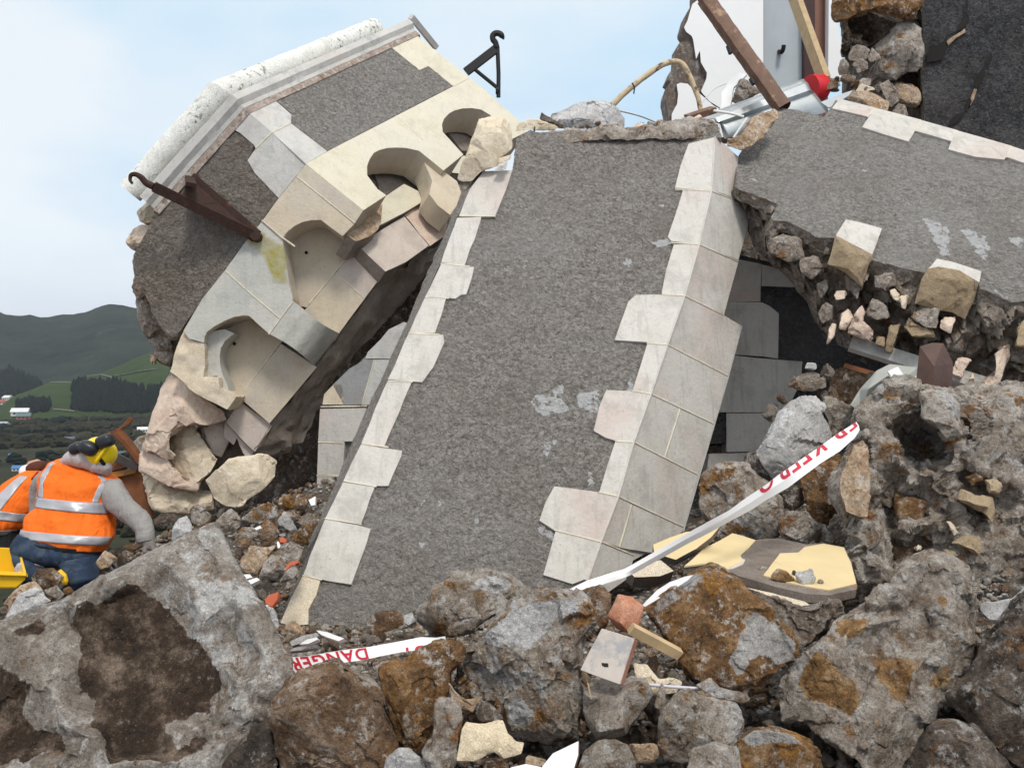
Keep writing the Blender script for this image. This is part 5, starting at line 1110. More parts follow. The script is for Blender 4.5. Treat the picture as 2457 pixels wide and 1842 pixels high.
# cut stone and rubble between turret and slab
rock('cut_stone', 'P 395,215 480,130 560,60 622,8 700,-10 800,-20 900,-40 1000,-30 1090,20 1075,180 960,300 820,400 690,492 580,472 470,392 430,300', 6.0, m_cream, 'pale broken cut stone under the foot of the turret', 'cut stone', None, ins=[('P 610,120 690,240 800,290 720,400', -.10), ('P 870,175 815,330 700,480', -.10), ('P 1000,60', .05), ('P 480,250', -.08)], thick=.35, amp=.008, sc=9, seed=62, sm=1, L=.018)
RB = 'rubble between the turret and the leaning slab'
for nm, px, d, m, lab, sd in (
    ('brown_rock', 'P 740,1000 830,870 960,890 1082,868 1020,960 970,1080 900,1152 780,1132 730,1060', 4.55, m_tan, 'flat faced brown rock beside the sharp edge of the huge block', 1),
    ('veined_rock', 'P 950,1190 980,1030 1060,940 1160,860 1270,823 1372,880 1330,1000 1250,1060 1180,1130 1110,1212', 4.5, m_grey, 'large white edged grey rock touching the slab near the red tile', 2),
    ('orange_rock', 'P 1220,780 1290,720 1390,650 1502,640 1440,740 1380,862 1280,832', 4.85, m_rust, 'orange brown rock against the left side of the slab', 3),
    ('peaked_rock', 'P 912,780 930,680 1010,598 1060,640 1122,740 1080,822 980,812', 4.95, m_brown, 'peaked brown and grey rock in the middle of the rubble', 4),
    ('angular_rock', 'P 1090,630 1170,528 1220,570 1260,640 1302,712 1230,722 1130,662', 5.15, m_lite, 'pale angular rock right of the peaked rock', 5),
    ('knobbly_rock', 'P 748,600 860,490 990,438 1092,470 1122,570 1000,602 930,652 830,632', 5.4, m_mort, 'knobbly grey rock below the pale cut stone', 6),
    ('ochre_rock', 'P 1110,480 1130,400 1222,358 1272,400 1252,500 1180,517', 5.75, m_rust, 'ochre rock, left of a pair under the standing tower corner', 7),
    ('umber_rock', 'P 1258,470 1290,370 1362,348 1412,420 1352,522 1290,522', 5.75, m_brown, 'umber rock, right of a pair under the standing tower corner', 8),
    ('dusty_rock', 'P 490,640 560,540 640,500 702,560 742,660 680,742 600,762 500,692', 4.9, m_grey, 'dusty grey rock at the top corner of the huge block', 9),
    ('rough_rock', 'P 238,520 270,458 360,480 442,560 432,640 330,672 250,632', 5.2, m_mort, 'rough grey rock below the turret foot, left of the dusty grey one', 10),
    ('bluish_rock', 'P 40,760 60,690 132,600 200,568 252,650 262,740 180,792 50,820', 4.5, m_lite, 'bluish grey rock on the far edge of the huge block', 11),
    ('hollow_rock', 'P 678,830 730,768 820,790 882,850 800,902 720,882', 4.65, m_brown, 'small hollow brown rock near the edge of the huge block', 12),
    ('low_rock', 'P 640,770 760,680 860,680 912,760 840,792 700,762', 4.75, m_grey, 'low grey rock between the dusty and the peaked rocks', 13),
    ('striped_rock', 'P 1130,1230 1180,1120 1270,1048 1312,1110 1262,1190 1180,1232', 4.35, m_grey, 'long grey rock pressed against the slab below the white edged one', 14),
    ('white_stone', 'P 915,1470 1010,1453 1090,1540 1122,1660 1060,1720 1000,1660', 3.9, m_lite, 'rough white stone at the bottom left corner of the leaning slab', 15),
    ('corner_pebble', 'T 270,445 330,370 395,335 440,370 500,438 400,470', 3.75, m_tan, 'little brown stone in front of the cream bottom quoin', 16),
    ('olive_rock', 'P 1280,640 1400,540 1480,560 1480,640 1340,690', 5.3, m_core, 'dark olive rock beside the foot of the standing tower corner', 17),
    ('slim_rock', 'P 1100,545 1130,515 1260,540 1360,590 1230,590', 5.35, m_rust, 'slim rusty splinter lying below the umber rock', 18)):
    rock(nm, px, d, m, lab, 'rock', RB, seed=100 + sd, amp=None, chip=.7)
LB = 'stones around the kneeling worker'
for nm, px, d, m, lab, sd in (
    ('worker_side_stone', 'E 188,1200 220,1140 310,1138 372,1190 335,1252 230,1262', 4.1, m_brown, 'squarish stone in front of the worker, topmost of the small heap', 1),
    ('white_wedge', 'E 20,1450 110,1300 210,1250 300,1330 205,1382 80,1432', 3.6, m_lite, 'white grey wedge on the left behind the huge block', 2),
    ('spotted_stone', 'E 258,1262 330,1240 382,1290 352,1322 270,1297', 3.8, m_grey, 'spotted stone between the white wedge and the worker', 3),
    ('red_brown_stone', 'E 370,1262 410,1243 442,1280 392,1297', 4.0, m_rust, 'small red brown stone by the knee of the worker', 4),
    ('tan_cobble', 'E 565,1105 620,1030 692,1080 642,1132 590,1140', 5.0, m_tan, 'tan cobble on the right of the worker in blue jeans', 5),
    ('straw_stone', 'E 20,1330 120,1240 200,1210 250,1270 110,1320 60,1400', 3.75, m_tan, 'long straw coloured stone left of the small heap', 6),
    ('split_log_stone', 'E 905,860 950,815 1040,820 1042,870 960,900 910,890', 5.3, m_dark, 'split dark stone below the turret, right of the reaching arm', 7)):
    rock(nm, px, d, m, lab, 'rock', LB, seed=130 + sd)
# debris on top of the slab
rock('cream_lump', 'R 62,785 100,660 150,520 225,330 300,310 410,312 480,330 495,430 470,560 370,640 365,690 250,715 160,800 100,802', 6.35, m_cream, 'cream broken lump of stone perched on the upper left corner of the slab', 'stone lump', None, ins=[('R 140,640 200,480 250,380 400,330', -.06), ('R 330,620 390,470 420,330', -.10), ('R 120,750 240,690', -.06)], thick=.3, amp=.008, sc=10, seed=140, sm=1, L=.016, patch=None)
rock('white_boulder', 'R 700,400 760,300 870,262 960,215 1060,200 1180,202 1270,260 1320,330 1310,395 1150,402 1000,402', 7.3, m_lite, 'pale white grey boulder lying behind the top edge of the slab', 'boulder', None, thick=.4, seed=141, amp=.012)
rock('cream_rubble', 'R 500,420 520,370 600,335 700,345 820,368 815,405 700,420 600,410', 6.9, m_cream, 'low cream rubble piece on the top edge left of the white boulder', 'rock', None, seed=142, thick=.2)
rock('bark_splinter', 'R 676,330 688,280 730,310 800,345 860,380 850,405 780,370 700,345', 6.8, m_dark, 'dark pointed splinter sticking up on the top edge of the slab', 'splinter', None, seed=143, thick=.05, amp=.004)
for px, m, lab, sd, d in (('R 340,720 380,680 435,650 425,715 400,722', m_white, 'thin white flake below the cream lump', 1, 6.28), ('R 365,680 370,630 465,605 450,640 400,665', m_cream, 'small cream chip under the cream lump', 2, 6.3), ('R 1380,400 1430,360 1480,370 1470,400 1430,415', m_pink, 'tiny pinkish stone on the top edge of the slab', 3, 6.6), ('R 1480,400 1500,350 1560,370 1550,410', m_core, 'tiny grey stone on the top edge of the slab', 4, 6.62), ('R 1820,340 1890,300 1910,320 1860,355', m_pink, 'pink pebble under the end of the bent branch', 5, 6.65)):
    rock('stone_chip', px, d, m, lab, 'rock', 'chips on the top of the slab', seed=150 + sd, thick=.05, amp=.003)
for px, d, m, lab, sd in (('M 805,965 830,920 850,830 885,750 960,760 1000,790 1060,840 1100,880 960,930 860,980', 8.2, m_core, 'brown lump of rubble behind the wooden post', 1), ('S 420,490 510,455 595,530 560,620 480,640 375,620 380,570', 8.1, m_core, 'upper grey brown stone in the hole of the broken wall', 2), ('S 580,600 620,500 700,580 710,625 620,645', 8.1, m_core, 'small pale stone in the hole of the broken wall', 3), ('S 415,690 430,650 500,615 575,650 575,720 480,765', 8.0, m_core, 'lower knobbly stone in the hole of the broken wall', 4), ('S 265,720 290,630 330,610 385,690 340,780 285,780', 8.0, m_core, 'upright grey stone left of the hole', 5), ('S 290,850 340,780 450,800 440,850 340,880', 7.9, m_grey, 'flat grey stone below the hole', 6), ('S 430,890 520,820 615,830 600,890 500,900', 7.8, m_grey, 'grey stone with white edge beside the quoined top', 7),
                      ('S 365,1030 430,960 560,950 700,1010 800,1080 790,1150 640,1120 500,1090', 7.7, m_tan, 'long brown stone lying above the white quoins of the right fragment', 8), ('S 100,850 180,810 290,890 240,920 130,930', 7.9, m_brown, 'small brown stone beside the red cap', 9), ('S 700,880 790,840 880,950 900,1060 820,1120 730,960', 7.9, m_core, 'brown stone heap at the foot of the broken wall', 10), ('S 830,1170 900,1085 960,1100 1000,1210 900,1200', 7.7, m_core, 'dark small stone behind the quoined top edge', 11), ('S 455,950 500,880 640,920 650,940 530,940', 7.75, m_cream, 'white painted chip above the long brown stone', 12)):
    rock('wall_rubble', px, d, m, lab, 'rock', 'rubble beside the broken masonry wall', seed=160 + sd, thick=.3)
# ================================================================ THINGS LYING IN THE RUBBLE
m_tape = plain('white_tape_film', (.88, .875, .88), .35, var=.03, sc=4, bump=.1, spec=.5)
m_red = plain('red_print', (.52, .02, .045), .4, bump=0)
m_wood = plain('weathered_timber', (.16, .085, .055), .6, var=.35, sc=14, alt=(.36, .235, .14), lo=.56, bump=.4)
m_raw = plain('raw_tan_wood', (.52, .38, .22), .7, var=.2, sc=18, bump=.3, alt=(.30, .2, .12), lo=.66)
m_bark = plain('peeled_branch', (.56, .44, .28), .7, var=.2, sc=16, bump=.3, alt=(.10, .05, .03), lo=.52)
m_galv = plain('galvanised_metal', (.50, .53, .54), .38, .75, var=.12, sc=9, bump=.12, alt=(.36, .35, .32), lo=.6)
m_ochre = plain('yellow_painted_plaster', (.68, .54, .30), .75, var=.08, sc=6, bump=.2, alt=(.36, .28, .18), lo=.62)
m_pbase = stone('grey_plaster_base', [(.15, .12, .10), (.20, .165, .14), (.26, .225, .2)], 6, speck=.1, bump=.5, var=.12)
m_terra = stone('terracotta', [(.36, .15, .085), (.46, .21, .13), (.52, .29, .2)], 6, speck=.05, bump=.5, var=.12, lime=((.5, .4, .34), .64))
m_tile = plain('red_tile', (.46, .10, .045), .7, var=.15, sc=12, bump=.2)
m_plas = plain('white_painted_board', (.78, .78, .78), .6, var=.04, sc=8, bump=.1)
m_lav = plain('pale_conduit', (.60, .58, .66), .5, var=.05, bump=0)
m_bucket = plain('pale_plastic', (.36, .37, .34), .35, var=.12, sc=5, bump=.1)
m_yel = plain('yellow_plastic', (.78, .46, .01), .4, var=.06, sc=6, bump=.05)
m_rustm = plain('rusty_steel', (.20, .075, .03), .8, .1, var=.35, sc=10, alt=(.34, .15, .03), lo=.58, bump=.5)
m_dkst = plain('dark_steel', (.06, .05, .045), .6, .2, var=.3, sc=12, bump=.3)
def ribbon(name, up, lo, dd, n, m, label, fold=.0, group=None):
    A_ = evenly([at(q, d) for q, d in zip(up, np.interp(np.linspace(0, 1, len(up)), np.linspace(0, 1, len(dd)), dd))], n)
    B_ = evenly([at(q, d - .035) for q, d in zip(lo, np.interp(np.linspace(0, 1, len(lo)), np.linspace(0, 1, len(dd)), dd))], n)
    rows = 6; V = []
    pos = lambda s, t, off=0: None
    for i in range(rows + 1):
        t = i / rows; q = A_ * (1 - t) + B_ * t; q = q + np.array([0, -1, .35]) * fold * (1 - abs(2 * t - 1)) + np.array([0, .0025, 0]) * fbm(q * 6 + 3, 2, 5)[:, None]
        V.append(q)
    G = np.array(V)  # rows+1, n, 3
    V = np.concatenate([G.reshape(-1, 3), G.reshape(-1, 3) + np.array([0, .0015, 0])]); k = (rows + 1) * n; Fs = []
    for r in range(rows):
        for i in range(n - 1):
            q = [r * n + i, r * n + i + 1, (r + 1) * n + i + 1, (r + 1) * n + i]; Fs += [q, [x + k for x in q[::-1]]]
    b = [i for i in range(n)] + [r * n + n - 1 for r in range(1, rows + 1)] + [rows * n + i for i in range(n - 2, -1, -1)] + [r * n for r in range(rows - 1, 0, -1)]
    for a in range(len(b)): c = b[(a + 1) % len(b)]; Fs.append([c, b[a], b[a] + k, c + k])
    o = link(name, V, Fs, m, sharp=18); tag(o, label, 'danger tape', group)
    def pos(s, t):
        x = np.clip(s, 0, 1) * (n - 1); y = np.clip(t, 0, 1) * rows; i = np.minimum(x.astype(int), n - 2); j = np.minimum(y.astype(int), rows - 1); fx = (x - i)[:, None]; fy = (y - j)[:, None]
        return (G[j, i] * (1 - fx) + G[j, i + 1] * fx) * (1 - fy) + (G[j + 1, i] * (1 - fx) + G[j + 1, i + 1] * fx) * fy
    return o, pos
def text_mesh(s):
    c = bpy.data.curves.new('lettering', 'FONT'); c.body = s; c.size = 1; c.resolution_u = 4; c.offset = .022; c.space_character = 1.12
    o = bpy.data.objects.new('lettering_source', c); COL.objects.link(o); bpy.context.view_layer.update()
    me = bpy.data.meshes.new_from_object(o.evaluated_get(bpy.context.evaluated_depsgraph_get())); bpy.data.objects.remove(o)
    bm = bmesh.new(); bm.from_mesh(me); bmesh.ops.triangulate(bm, faces=bm.faces[:])
    for _ in range(2):
        bmesh.ops.subdivide_edges(bm, edges=[e for e in bm.edges if e.calc_length() > .12], cuts=1); bmesh.ops.triangulate(bm, faces=bm.faces[:])
    return bm
def letter(parent, pos, s, x0, x1, tf, keep, lift=.0025):
    """print rotated half a turn: runs from s=x0 to s=x1 along the ribbon, only the band `keep` of its height shows"""
    bm = text_mesh(s); g = bm.verts[:] + bm.edges[:] + bm.faces[:]
    bmesh.ops.bisect_plane(bm, geom=g, plane_co=(0, keep[0] * .7, 0), plane_no=(0, -1, 0), clear_outer=True); g = bm.verts[:] + bm.edges[:] + bm.faces[:]
    bmesh.ops.bisect_plane(bm, geom=g, plane_co=(0, keep[1] * .7, 0), plane_no=(0, 1, 0), clear_outer=True)
    bm.verts.index_update(); q = np.array([v.co[:2] for v in bm.verts]); f = [[v.index for v in x.verts] for x in bm.faces]; bm.free()
    w = q[:, 0].max() ; P = pos(x0 + (x1 - x0) * q[:, 0] / w, tf(q[:, 1] / .7)); P = P + np.array([0, -lift, lift * .3])
    return link('lettering', P, f, m_red, parent, sharp=0, recalc=False, smooth=False)
up = Q('V 1342,538 1200,625 1060,728 930,815 830,885 720,960 620,1040 480,1130 330,1240 200,1310 0,1420 G 1650,342 1560,368 1400,420 1240,498'); lo = Q('V 1368,602 1330,662 1210,770 1050,870 800,1060 640,1150 500,1240 330,1330 170,1420 0,1505 G 1700,378 1640,402 1510,442 1400,482 1300,520')
tp, pos = ribbon('danger_tape', up, lo, [3.62, 3.5, 3.3, 3.1, 2.98], 160, m_tape, 'long white danger tape stretched from the masonry lump down across the slab corner', .007)
letter(tp, pos, 'ER KEEP O', .0, .40, lambda y: (y - .58) / .42 * .46, (.58, 1.0))
up = Q('T 250,672 330,664 520,650 800,602 1060,570 1300,526 1540,478 1680,484 1760,470'); lo = Q('T 330,830 400,800 560,765 740,722 1030,684 1170,652 1370,612 1600,585 1760,560')
tp2, pos2 = ribbon('danger_tape', up, lo, [3.02, 2.95], 80, m_tape, 'short white danger tape lettered DANGER upside down, lying behind the brown boulder')

letter(tp2, pos2, 'DANGER', .535, .06, lambda y: .03 + .95 * y, (.0, 1.0))
letter(tp2, pos2, 'OUT', .985, .76, lambda y: .66 + .95 * y, (.0, .36))
def flat(name, px, d, m, label, cat, thick=.02, rough=.003, n=(-.1, -.9, .45), m2=None, group=None, **k):
    px = Q(px); c = np.array(px).mean(0); pl = Plane(at(c, d), n); o = panel(name, px, pl, m, None, m2, thick=thick, rough=rough, step=k.pop('step', .03), **k)
    return tag(o, label, cat, group)
# yellow plaster
PY = plane3(at(Q('H 430,300')[0], 3.3), at(Q('H 1280,380')[0], 3.22), at(Q('H 720,115')[0], 3.85))
ys = thing('plaster_sheet', 'broken plaster sheet with peeling yellow paint lying in front of the masonry lump', 'plaster sheet', at(Q('H 800,350')[0], 3.3))
panel('plaster_base', 'H 330,275 430,180 592,88 720,125 860,118 1010,152 1100,145 1215,165 1255,250 1282,372 1280,400 1130,432 1000,425 800,380 640,330 560,292 440,262', PY, m_pbase, ys, thick=.03, step=.025, rough=.010)
panel('paint_layer', 'H 333,272 430,180 592,89 655,105 722,128 685,170 640,212 655,245 560,290 440,258', PY, m_ochre, ys, thick=.006, step=.04, off=.004, rough=.004)
panel('paint_layer', 'H 768,322 860,200 960,195 1000,165 1100,146 1213,167 1253,250 1280,368 1130,404 1010,385 900,362', PY, m_ochre, ys, thick=.006, step=.04, off=.004, rough=.004)
panel('lime_edge', 'H 560,292 640,225 668,235 655,262 600,285', PY, m_white, ys, thick=.005, step=.03, off=.003, rough=.004)
flat('plaster_slab', 'H 160,155 250,115 340,82 525,55 480,110 400,175 285,236 165,200', 3.55, m_ochre, 'yellow painted plaster piece under the tape at the slab corner', 'plaster piece', .05, .004, (-.05, -.75, .65), m_pbase)
flat('plaster_edge', 'H 25,300 110,255 200,238 275,300 200,330 60,335', 3.25, m_cream, 'cream edged chunk below the tape next to the slab foot', 'plaster piece', .09, .006, (0, -.8, .6), m_pbase)
flat('plaster_ledge', 'H 680,390 820,420 1000,470 1030,490 960,500 800,470 690,430', 3.1, m_cream, 'long cream crusted ledge just below the yellow plaster sheet', 'plaster piece', .1, .008, (0, -.7, .7), m_core)
rock('rubble_ledge', 'H 640,400 780,440 1000,500 1180,470 1200,600 1100,640 1000,720 940,680 860,580 740,480', 3.0, m_core, 'dark rubbly ledge between the rust block and the tilted mortar slab', 'rubble', None, seed=171, thick=.4, amp=.02)
flat('timber_splinter', 'H 1120,425 1230,392 1288,372 1288,402 1210,432 1135,446', 3.2, m_terra, 'reddish brown timber splinter at the right end of the yellow plaster sheet', 'splinter', .03, .002, (0, -.8, .6))
for px, m, d, lab, sd in (('H 805,330 845,285 900,300 942,345 915,365 850,362', m_rust, 3.22, 'rusty brown stone lying on the yellow plaster sheet', 1), ('H 945,310 1035,285 1055,340 1040,375 990,385 950,340', m_lite, 3.2, 'pale grey stone lying on the yellow plaster sheet', 2), ('H 1065,350 1090,342 1105,360 1085,372', m_grey, 3.2, 'tiny grey pebble on the yellow plaster sheet', 3), ('H 725,295 760,270 800,285 790,310 740,312', m_grey, 3.35, 'small grey crumb at the torn edge of the paint', 4)):
    rock('plaster_stone', px, d, m, lab, 'rock', 'stones on the yellow plaster', seed=180 + sd, thick=.04)
flat('white_board', 'H 98,488 180,405 250,360 330,330 378,320 350,350 250,415 112,498', 2.82, m_plas, 'white painted board edge sticking out above the rust block', 'board', .02, .002, (-.5, -.7, .5))
flat('white_board', 'G 1060,1760 1100,1660 1180,1560 1260,1520 1345,1478 1345,1570 1310,1690 1290,1760', 2.14, m_plas, 'white painted board at the bottom edge right of the cream sandstone piece', 'board', .02, .002, (-.2, -.8, .55), m_wood)
flat('white_board', 'G 870,1700 900,1655 1000,1630 1100,1650 1110,1700', 2.16, m_plas, 'low white board at the very bottom, left of the taller white one', 'board', .015, .002, (-.1, -.6, .8))
flat('beige_block', 'G 1000,1590 1020,1572 1130,1600 1140,1640 1000,1650', 2.22, m_tan, 'small beige block behind the bottom white boards', 'block', .05, .002)
rock('brick_fragment', 'G 1540,655 1605,512 1700,528 1772,590 1746,700 1690,774 1600,735', 2.72, m_terra, 'broken terracotta brick standing above the white wood block', 'brick', None, ins=[('G 1640,590 1620,700', -.035)], thick=.1, amp=.004, seed=190, sm=1, chip=.3)
wb = thing('wood_block', 'whitewashed wooden block with a small dark slot, in the middle foreground', 'wood block', at(Q('G 1490,1060')[0], 2.5))
PWB = Plane(at(Q('G 1530,920')[0], 2.47), (-.25, -.85, .35))
m_wash = plain('whitewashed_wood', (.52, .46, .41), .7, var=.12, sc=14, alt=(.36, .35, .355), lo=.5, bump=.3)
soften(panel('block', 'G 1497,735 1600,765 1716,803 1668,955 1620,1107 1485,1060 1355,1010 1425,870', PWB, m_wash, wb, m_terra, thick=.06, step=.02, rough=.0008), .002)
panel('slot', 'G 1497,962 1540,965 1542,990 1515,990 1498,978', PWB, m_void, wb, thick=.004, step=.01, off=.001)
tag(link('wood_batten', *bar(at(Q('G 1690,735')[0], 2.66), at(Q('G 2010,905')[0], 2.72), .024, .03, (0, -.4, 1))[:2], m_raw, smooth=False), 'beige wooden batten running under the rust block', 'batten')
v, f, n = tube([at(Q('G 1780,1105')[0], 2.58), at(Q('G 1950,1120')[0], 2.56), at(Q('G 2135,1132')[0], 2.55)], .0045, 10); tag(link('conduit', v, f, m_lav), 'thin pale lavender conduit lying right of the wood block', 'conduit')
v, f, n = tube([at(Q('G 1405,1095')[0], 2.42), at(Q('G 1428,1200')[0], 2.42)], .002, 6); tag(link('wood_splinter', v, f, m_raw), 'thin straw coloured splinter hanging below the wood block', 'splinter')
for px, d, m, lab in (('T 598,418 700,434 850,493 800,516 700,482 640,455', 2.98, m_plas, 'white plaster flake with a pointed end above the lower tape'), ('T 448,546 520,500 605,480 615,500 530,540', 2.97, m_plas, 'narrow white flake just left of the pointed flake'), ('T 1385,285 1460,258 1492,340 1430,372 1395,350', 3.15, m_lite, 'pale blue grey tile chip right of the brown cobble'), ('T 360,520 480,465 600,440 620,470 500,520 380,560', 3.05, m_lite, 'grey slate flake at the foot of the slab'), ('T 330,610 420,570 610,548 600,575 450,600', 3.0, m_lite, 'long thin grey flake above the word on the lower tape'),
                      ('P 760,1152 830,1148 850,1180 790,1195', 4.2, m_plas, 'small white plaster chip, upper of two by the sharp edge of the block'), ('P 800,1215 900,1180 930,1205 825,1257', 4.15, m_plas, 'white plaster chip, lower of two by the sharp edge of the block'), ('P 878,690 930,665 945,690 890,712', 4.85, m_plas, 'white chip left of the peaked rock'), ('P 1098,830 1112,820 1135,880 1108,893', 4.6, m_plas, 'thin white chip above the white edged rock'), ('P 1412,410 1480,372 1480,460 1440,468', 5.6, m_plas, 'white chip at the foot of the standing tower corner'),
                      ('P 978,1400 1030,1350 1112,1324 1102,1400 1050,1470 990,1442', 4.05, m_tile, 'broken red roof tile near the bottom of the slab edge'), ('P 1190,1070 1230,1025 1315,1008 1310,1035 1240,1060 1190,1110', 4.4, m_tile, 'curved red tile piece against the slab'), ('P 1125,790 1150,775 1200,810 1180,835 1130,830', 4.7, m_tile, 'little red tile piece above the white edged rock'), ('T 1465,250 1490,235 1540,290 1500,330 1485,300', 3.1, m_dark, 'dark slate piece beside the pale blue tile chip')):
    flat('chip', px, d, m, lab, 'chip', .02, .002, (-.2, -.75, .6), group='chips and tile pieces in the rubble', step=.02)
# things on the masonry lump
rock('brown_bracket', 'N 1475,1312 1560,1286 1640,1290 1708,1430 1692,1680 1480,1680 1448,1560', 4.5, plain('dark_brown_wood', (.075, .036, .026), .5, var=.3, sc=14, alt=(.14, .08, .055), lo=.6, bump=.3), 'dark brown wooden bracket standing behind the masonry lump', 'bracket', None, ins=[('N 1575,1452', -.07), ('N 1570,1600', -.07)], thick=.12, amp=.002, chip=0, sm=0, seed=191)
for px, lab in (('I 1338,545 1400,540 1405,600 1340,612', 'square white chip left of the brown bracket'), ('I 1370,490 1432,462 1482,535 1462,550 1420,562', 'cracked white block leaning left of the brown bracket'), ('I 1490,560 1545,520 1545,580 1500,598', 'white sliver touching the brown bracket')): flat('white_chip', px, 4.45, m_plas, lab, 'chip', .03, .002, (-.3, -.8, .4), group='white chips by the brown bracket', step=.02)
rock('plastic_drum', 'I 1140,700 1200,600 1300,490 1380,450 1540,470 1560,560 1380,640 1310,650 1200,740', 4.9, m_bucket, 'pale glossy plastic drum half buried behind the masonry lump', 'drum', None, ins=[('I 1250,600 1380,510 1500,510', -.10)], thick=.3, amp=.002, chip=0, seed=192, sm=3)
tag(link('orange_lath', *bar(at(Q('V 1250,90')[0], 5.9), at(Q('V 1492,160')[0], 5.7), .03, .02)[:2], m_rustm, smooth=False), 'thin orange lath lying in the shade under the right fragment', 'lath')
# timber, branch, metal at the top
tp_ = thing('timber_post', 'brown splintered wooden post leaning at the top right before the white wall', 'timber post', at(Q('M 1290,1000')[0], 7.45))
a_, b_ = at(Q('M 560,-10')[0], 7.75), at(Q('M 1300,1030')[0], 7.45); ax = (b_ - a_) / np.linalg.norm(b_ - a_)
V = []; Fs = []; n = 14; rows = 40
for i in range(rows + 1):
    t = i / rows; c = a_ * (1 - t) + b_ * t; s1 = np.cross(ax, [0, -1, 0]); s1 /= np.linalg.norm(s1); s2 = np.cross(ax, s1)
    for k in range(n):
        an = 2 * math.pi * k / n; r = .068 / max(abs(math.cos(an)), abs(math.sin(an))) ** .8; q = c + s1 * r * math.cos(an) + s2 * r * math.sin(an)
        if i == 0: q = q + ax * .09 * vn(np.array([[k * 1.7, 0, 0]]), 3)[0]
        V.append(q)
V = np.array(V); V = V + (.006 * fbm(V * (30, 30, 30) * np.array([1, 1, .3]), 3, 4))[:, None] * np.array([1, 0, .5])
Fs = [[i * n + k, i * n + (k + 1) % n, (i + 1) * n + (k + 1) % n, (i + 1) * n + k] for i in range(rows) for k in range(n)] + [list(range(n))[::-1]]
link('post', V, Fs, m_wood, tp_, sharp=50)
for p, q in (('M 775,440', 'M 800,510'), ('M 990,750', 'M 1020,800')):
    v, f, n_ = tube([at(Q(p)[0], 7.5), at(Q(q)[0], 7.48)], .018, 8); link('hinge_pin', v, f, m_blk, tp_)
tag(link('wood_batten', *bar(at(Q('M 1395,-60')[0], 8.4), at(Q('M 1690,760')[0], 8.2), .12, .06, (1, .3, .3))[:2], m_raw, smooth=False), 'pale tan wooden batten leaning against the brown door frame', 'batten')
br = thing('bent_branch', 'bent bare branch arching over the top of the slab', 'branch', at(Q('Y 2150,830')[0], 7.5)); P = curve_pts([at(q, 7.55) for q in Q('Y 1478,795 1640,650 1800,530 1900,478 1985,470 2050,540 2100,650 2135,760 2152,840')], 6); P = P + .008 * np.stack([fbm(P * 9, 3, s) for s in (1, 2, 3)], -1)
v, f, n = tube(P, .024 + .005 * fbm(P * 12, 2, 8), 10); link('branch', v, f, m_bark, br)
v, f, n = tube([at(Q('Y 1632,630')[0], 7.5), at(Q('Y 1652,665')[0], 7.5), at(Q('Y 1645,712')[0], 7.5)], .006, 6); link('nail', v, f, m_blk, br)
tag(link('branch_stub', *bar(at(Q('M 390,1120')[0], 7.4), at(Q('M 640,1040')[0], 7.45), .10, .05, (0, -.4, 1))[:2], m_wood, smooth=False), 'dark flat piece of wood at the foot of the bent branch', 'plank')
Ls = [Q(s) for s in ('M 480,1120 1490,752', 'M 560,1140 1510,775', 'M 640,1130 1530,790', 'M 660,1165 1560,850', 'M 700,1175 1590,880', 'M 740,1320 1735,1060')]
V = []; dz = (7.62, 7.60, 7.52, 7.5, 7.56, 7.46)
for (p, q), d in zip(Ls, dz): V.append(evenly([at(p, d), at(q, d + .35)], 24))
n = 24; G = np.concatenate(V); G = G + .006 * fbm(G * 7, 3, 2)[:, None]; Fs = [[r * n + i, r * n + i + 1, (r + 1) * n + i + 1, (r + 1) * n + i] for r in range(5) for i in range(n - 1)]
o = link('metal_flashing', G, Fs, m_galv, sharp=25); so = o.modifiers.new('solid', 'SOLIDIFY'); so.thickness = .006; tag(o, 'crumpled galvanised metal flashing lying across the gap behind the wooden post', 'metal sheet')
flat('metal_strip', 'S 85,1070 300,985 420,945 380,1000 170,1130', 7.6, m_galv, 'small grey metal strip beside the red cap', 'metal sheet', .01, .001, (-.2, -.7, .7))
for nm, ps, d, r, lab in (('white_rod', 'M 640,1050 800,1075 925,1108', 7.35, .011, 'thin white rod lying on the metal flashing, upper of two'), ('white_rod', 'M 960,1118 830,1305', 7.3, .011, 'thin white rod leaning at the end of the metal flashing, lower of two'), ('thin_wire', 'M 520,985 570,925 650,840 760,790', 7.6, .005, 'thin pale wire curling beside the bent branch'), ('grey_cable', 'R 1290,272 1440,310 1580,366', 7.2, .008, 'grey cable trailing over the top of the slab')):
    v, f, n = tube(curve_pts([at(q, d) for q in Q(ps)], 5), r, 8); tag(link(nm, v, f, m_plas if 'cable' not in nm else m_galv), lab, 'rod' if 'rod' in nm else 'wire')
flat('plastic_sheet', 'M 700,1040 740,880 800,760 890,708 965,722 905,775 850,830 830,920 800,1000', 8.35, m_tape, 'crumpled pale plastic sheet behind the wooden post', 'plastic sheet', .02, .02, (-.4, -.8, .3), disp=lambda P: .04 * fbm(P * 5, 3, 2))
a_ = at(Q('M 1555,838')[0], 8.0); b_ = at(Q('M 1668,832')[0], 8.05); v, f, n = tube([a_, a_ * .1 + b_ * .9, b_, b_ - (b_ - a_) * .03], [.12, .12, .112, .1], 24); tag(link('red_bucket', v, f, plain('red_plastic', (.62, .02, .03), .4, var=.08, bump=.05)), 'bright red plastic bucket end beside the metal flashing', 'bucket')
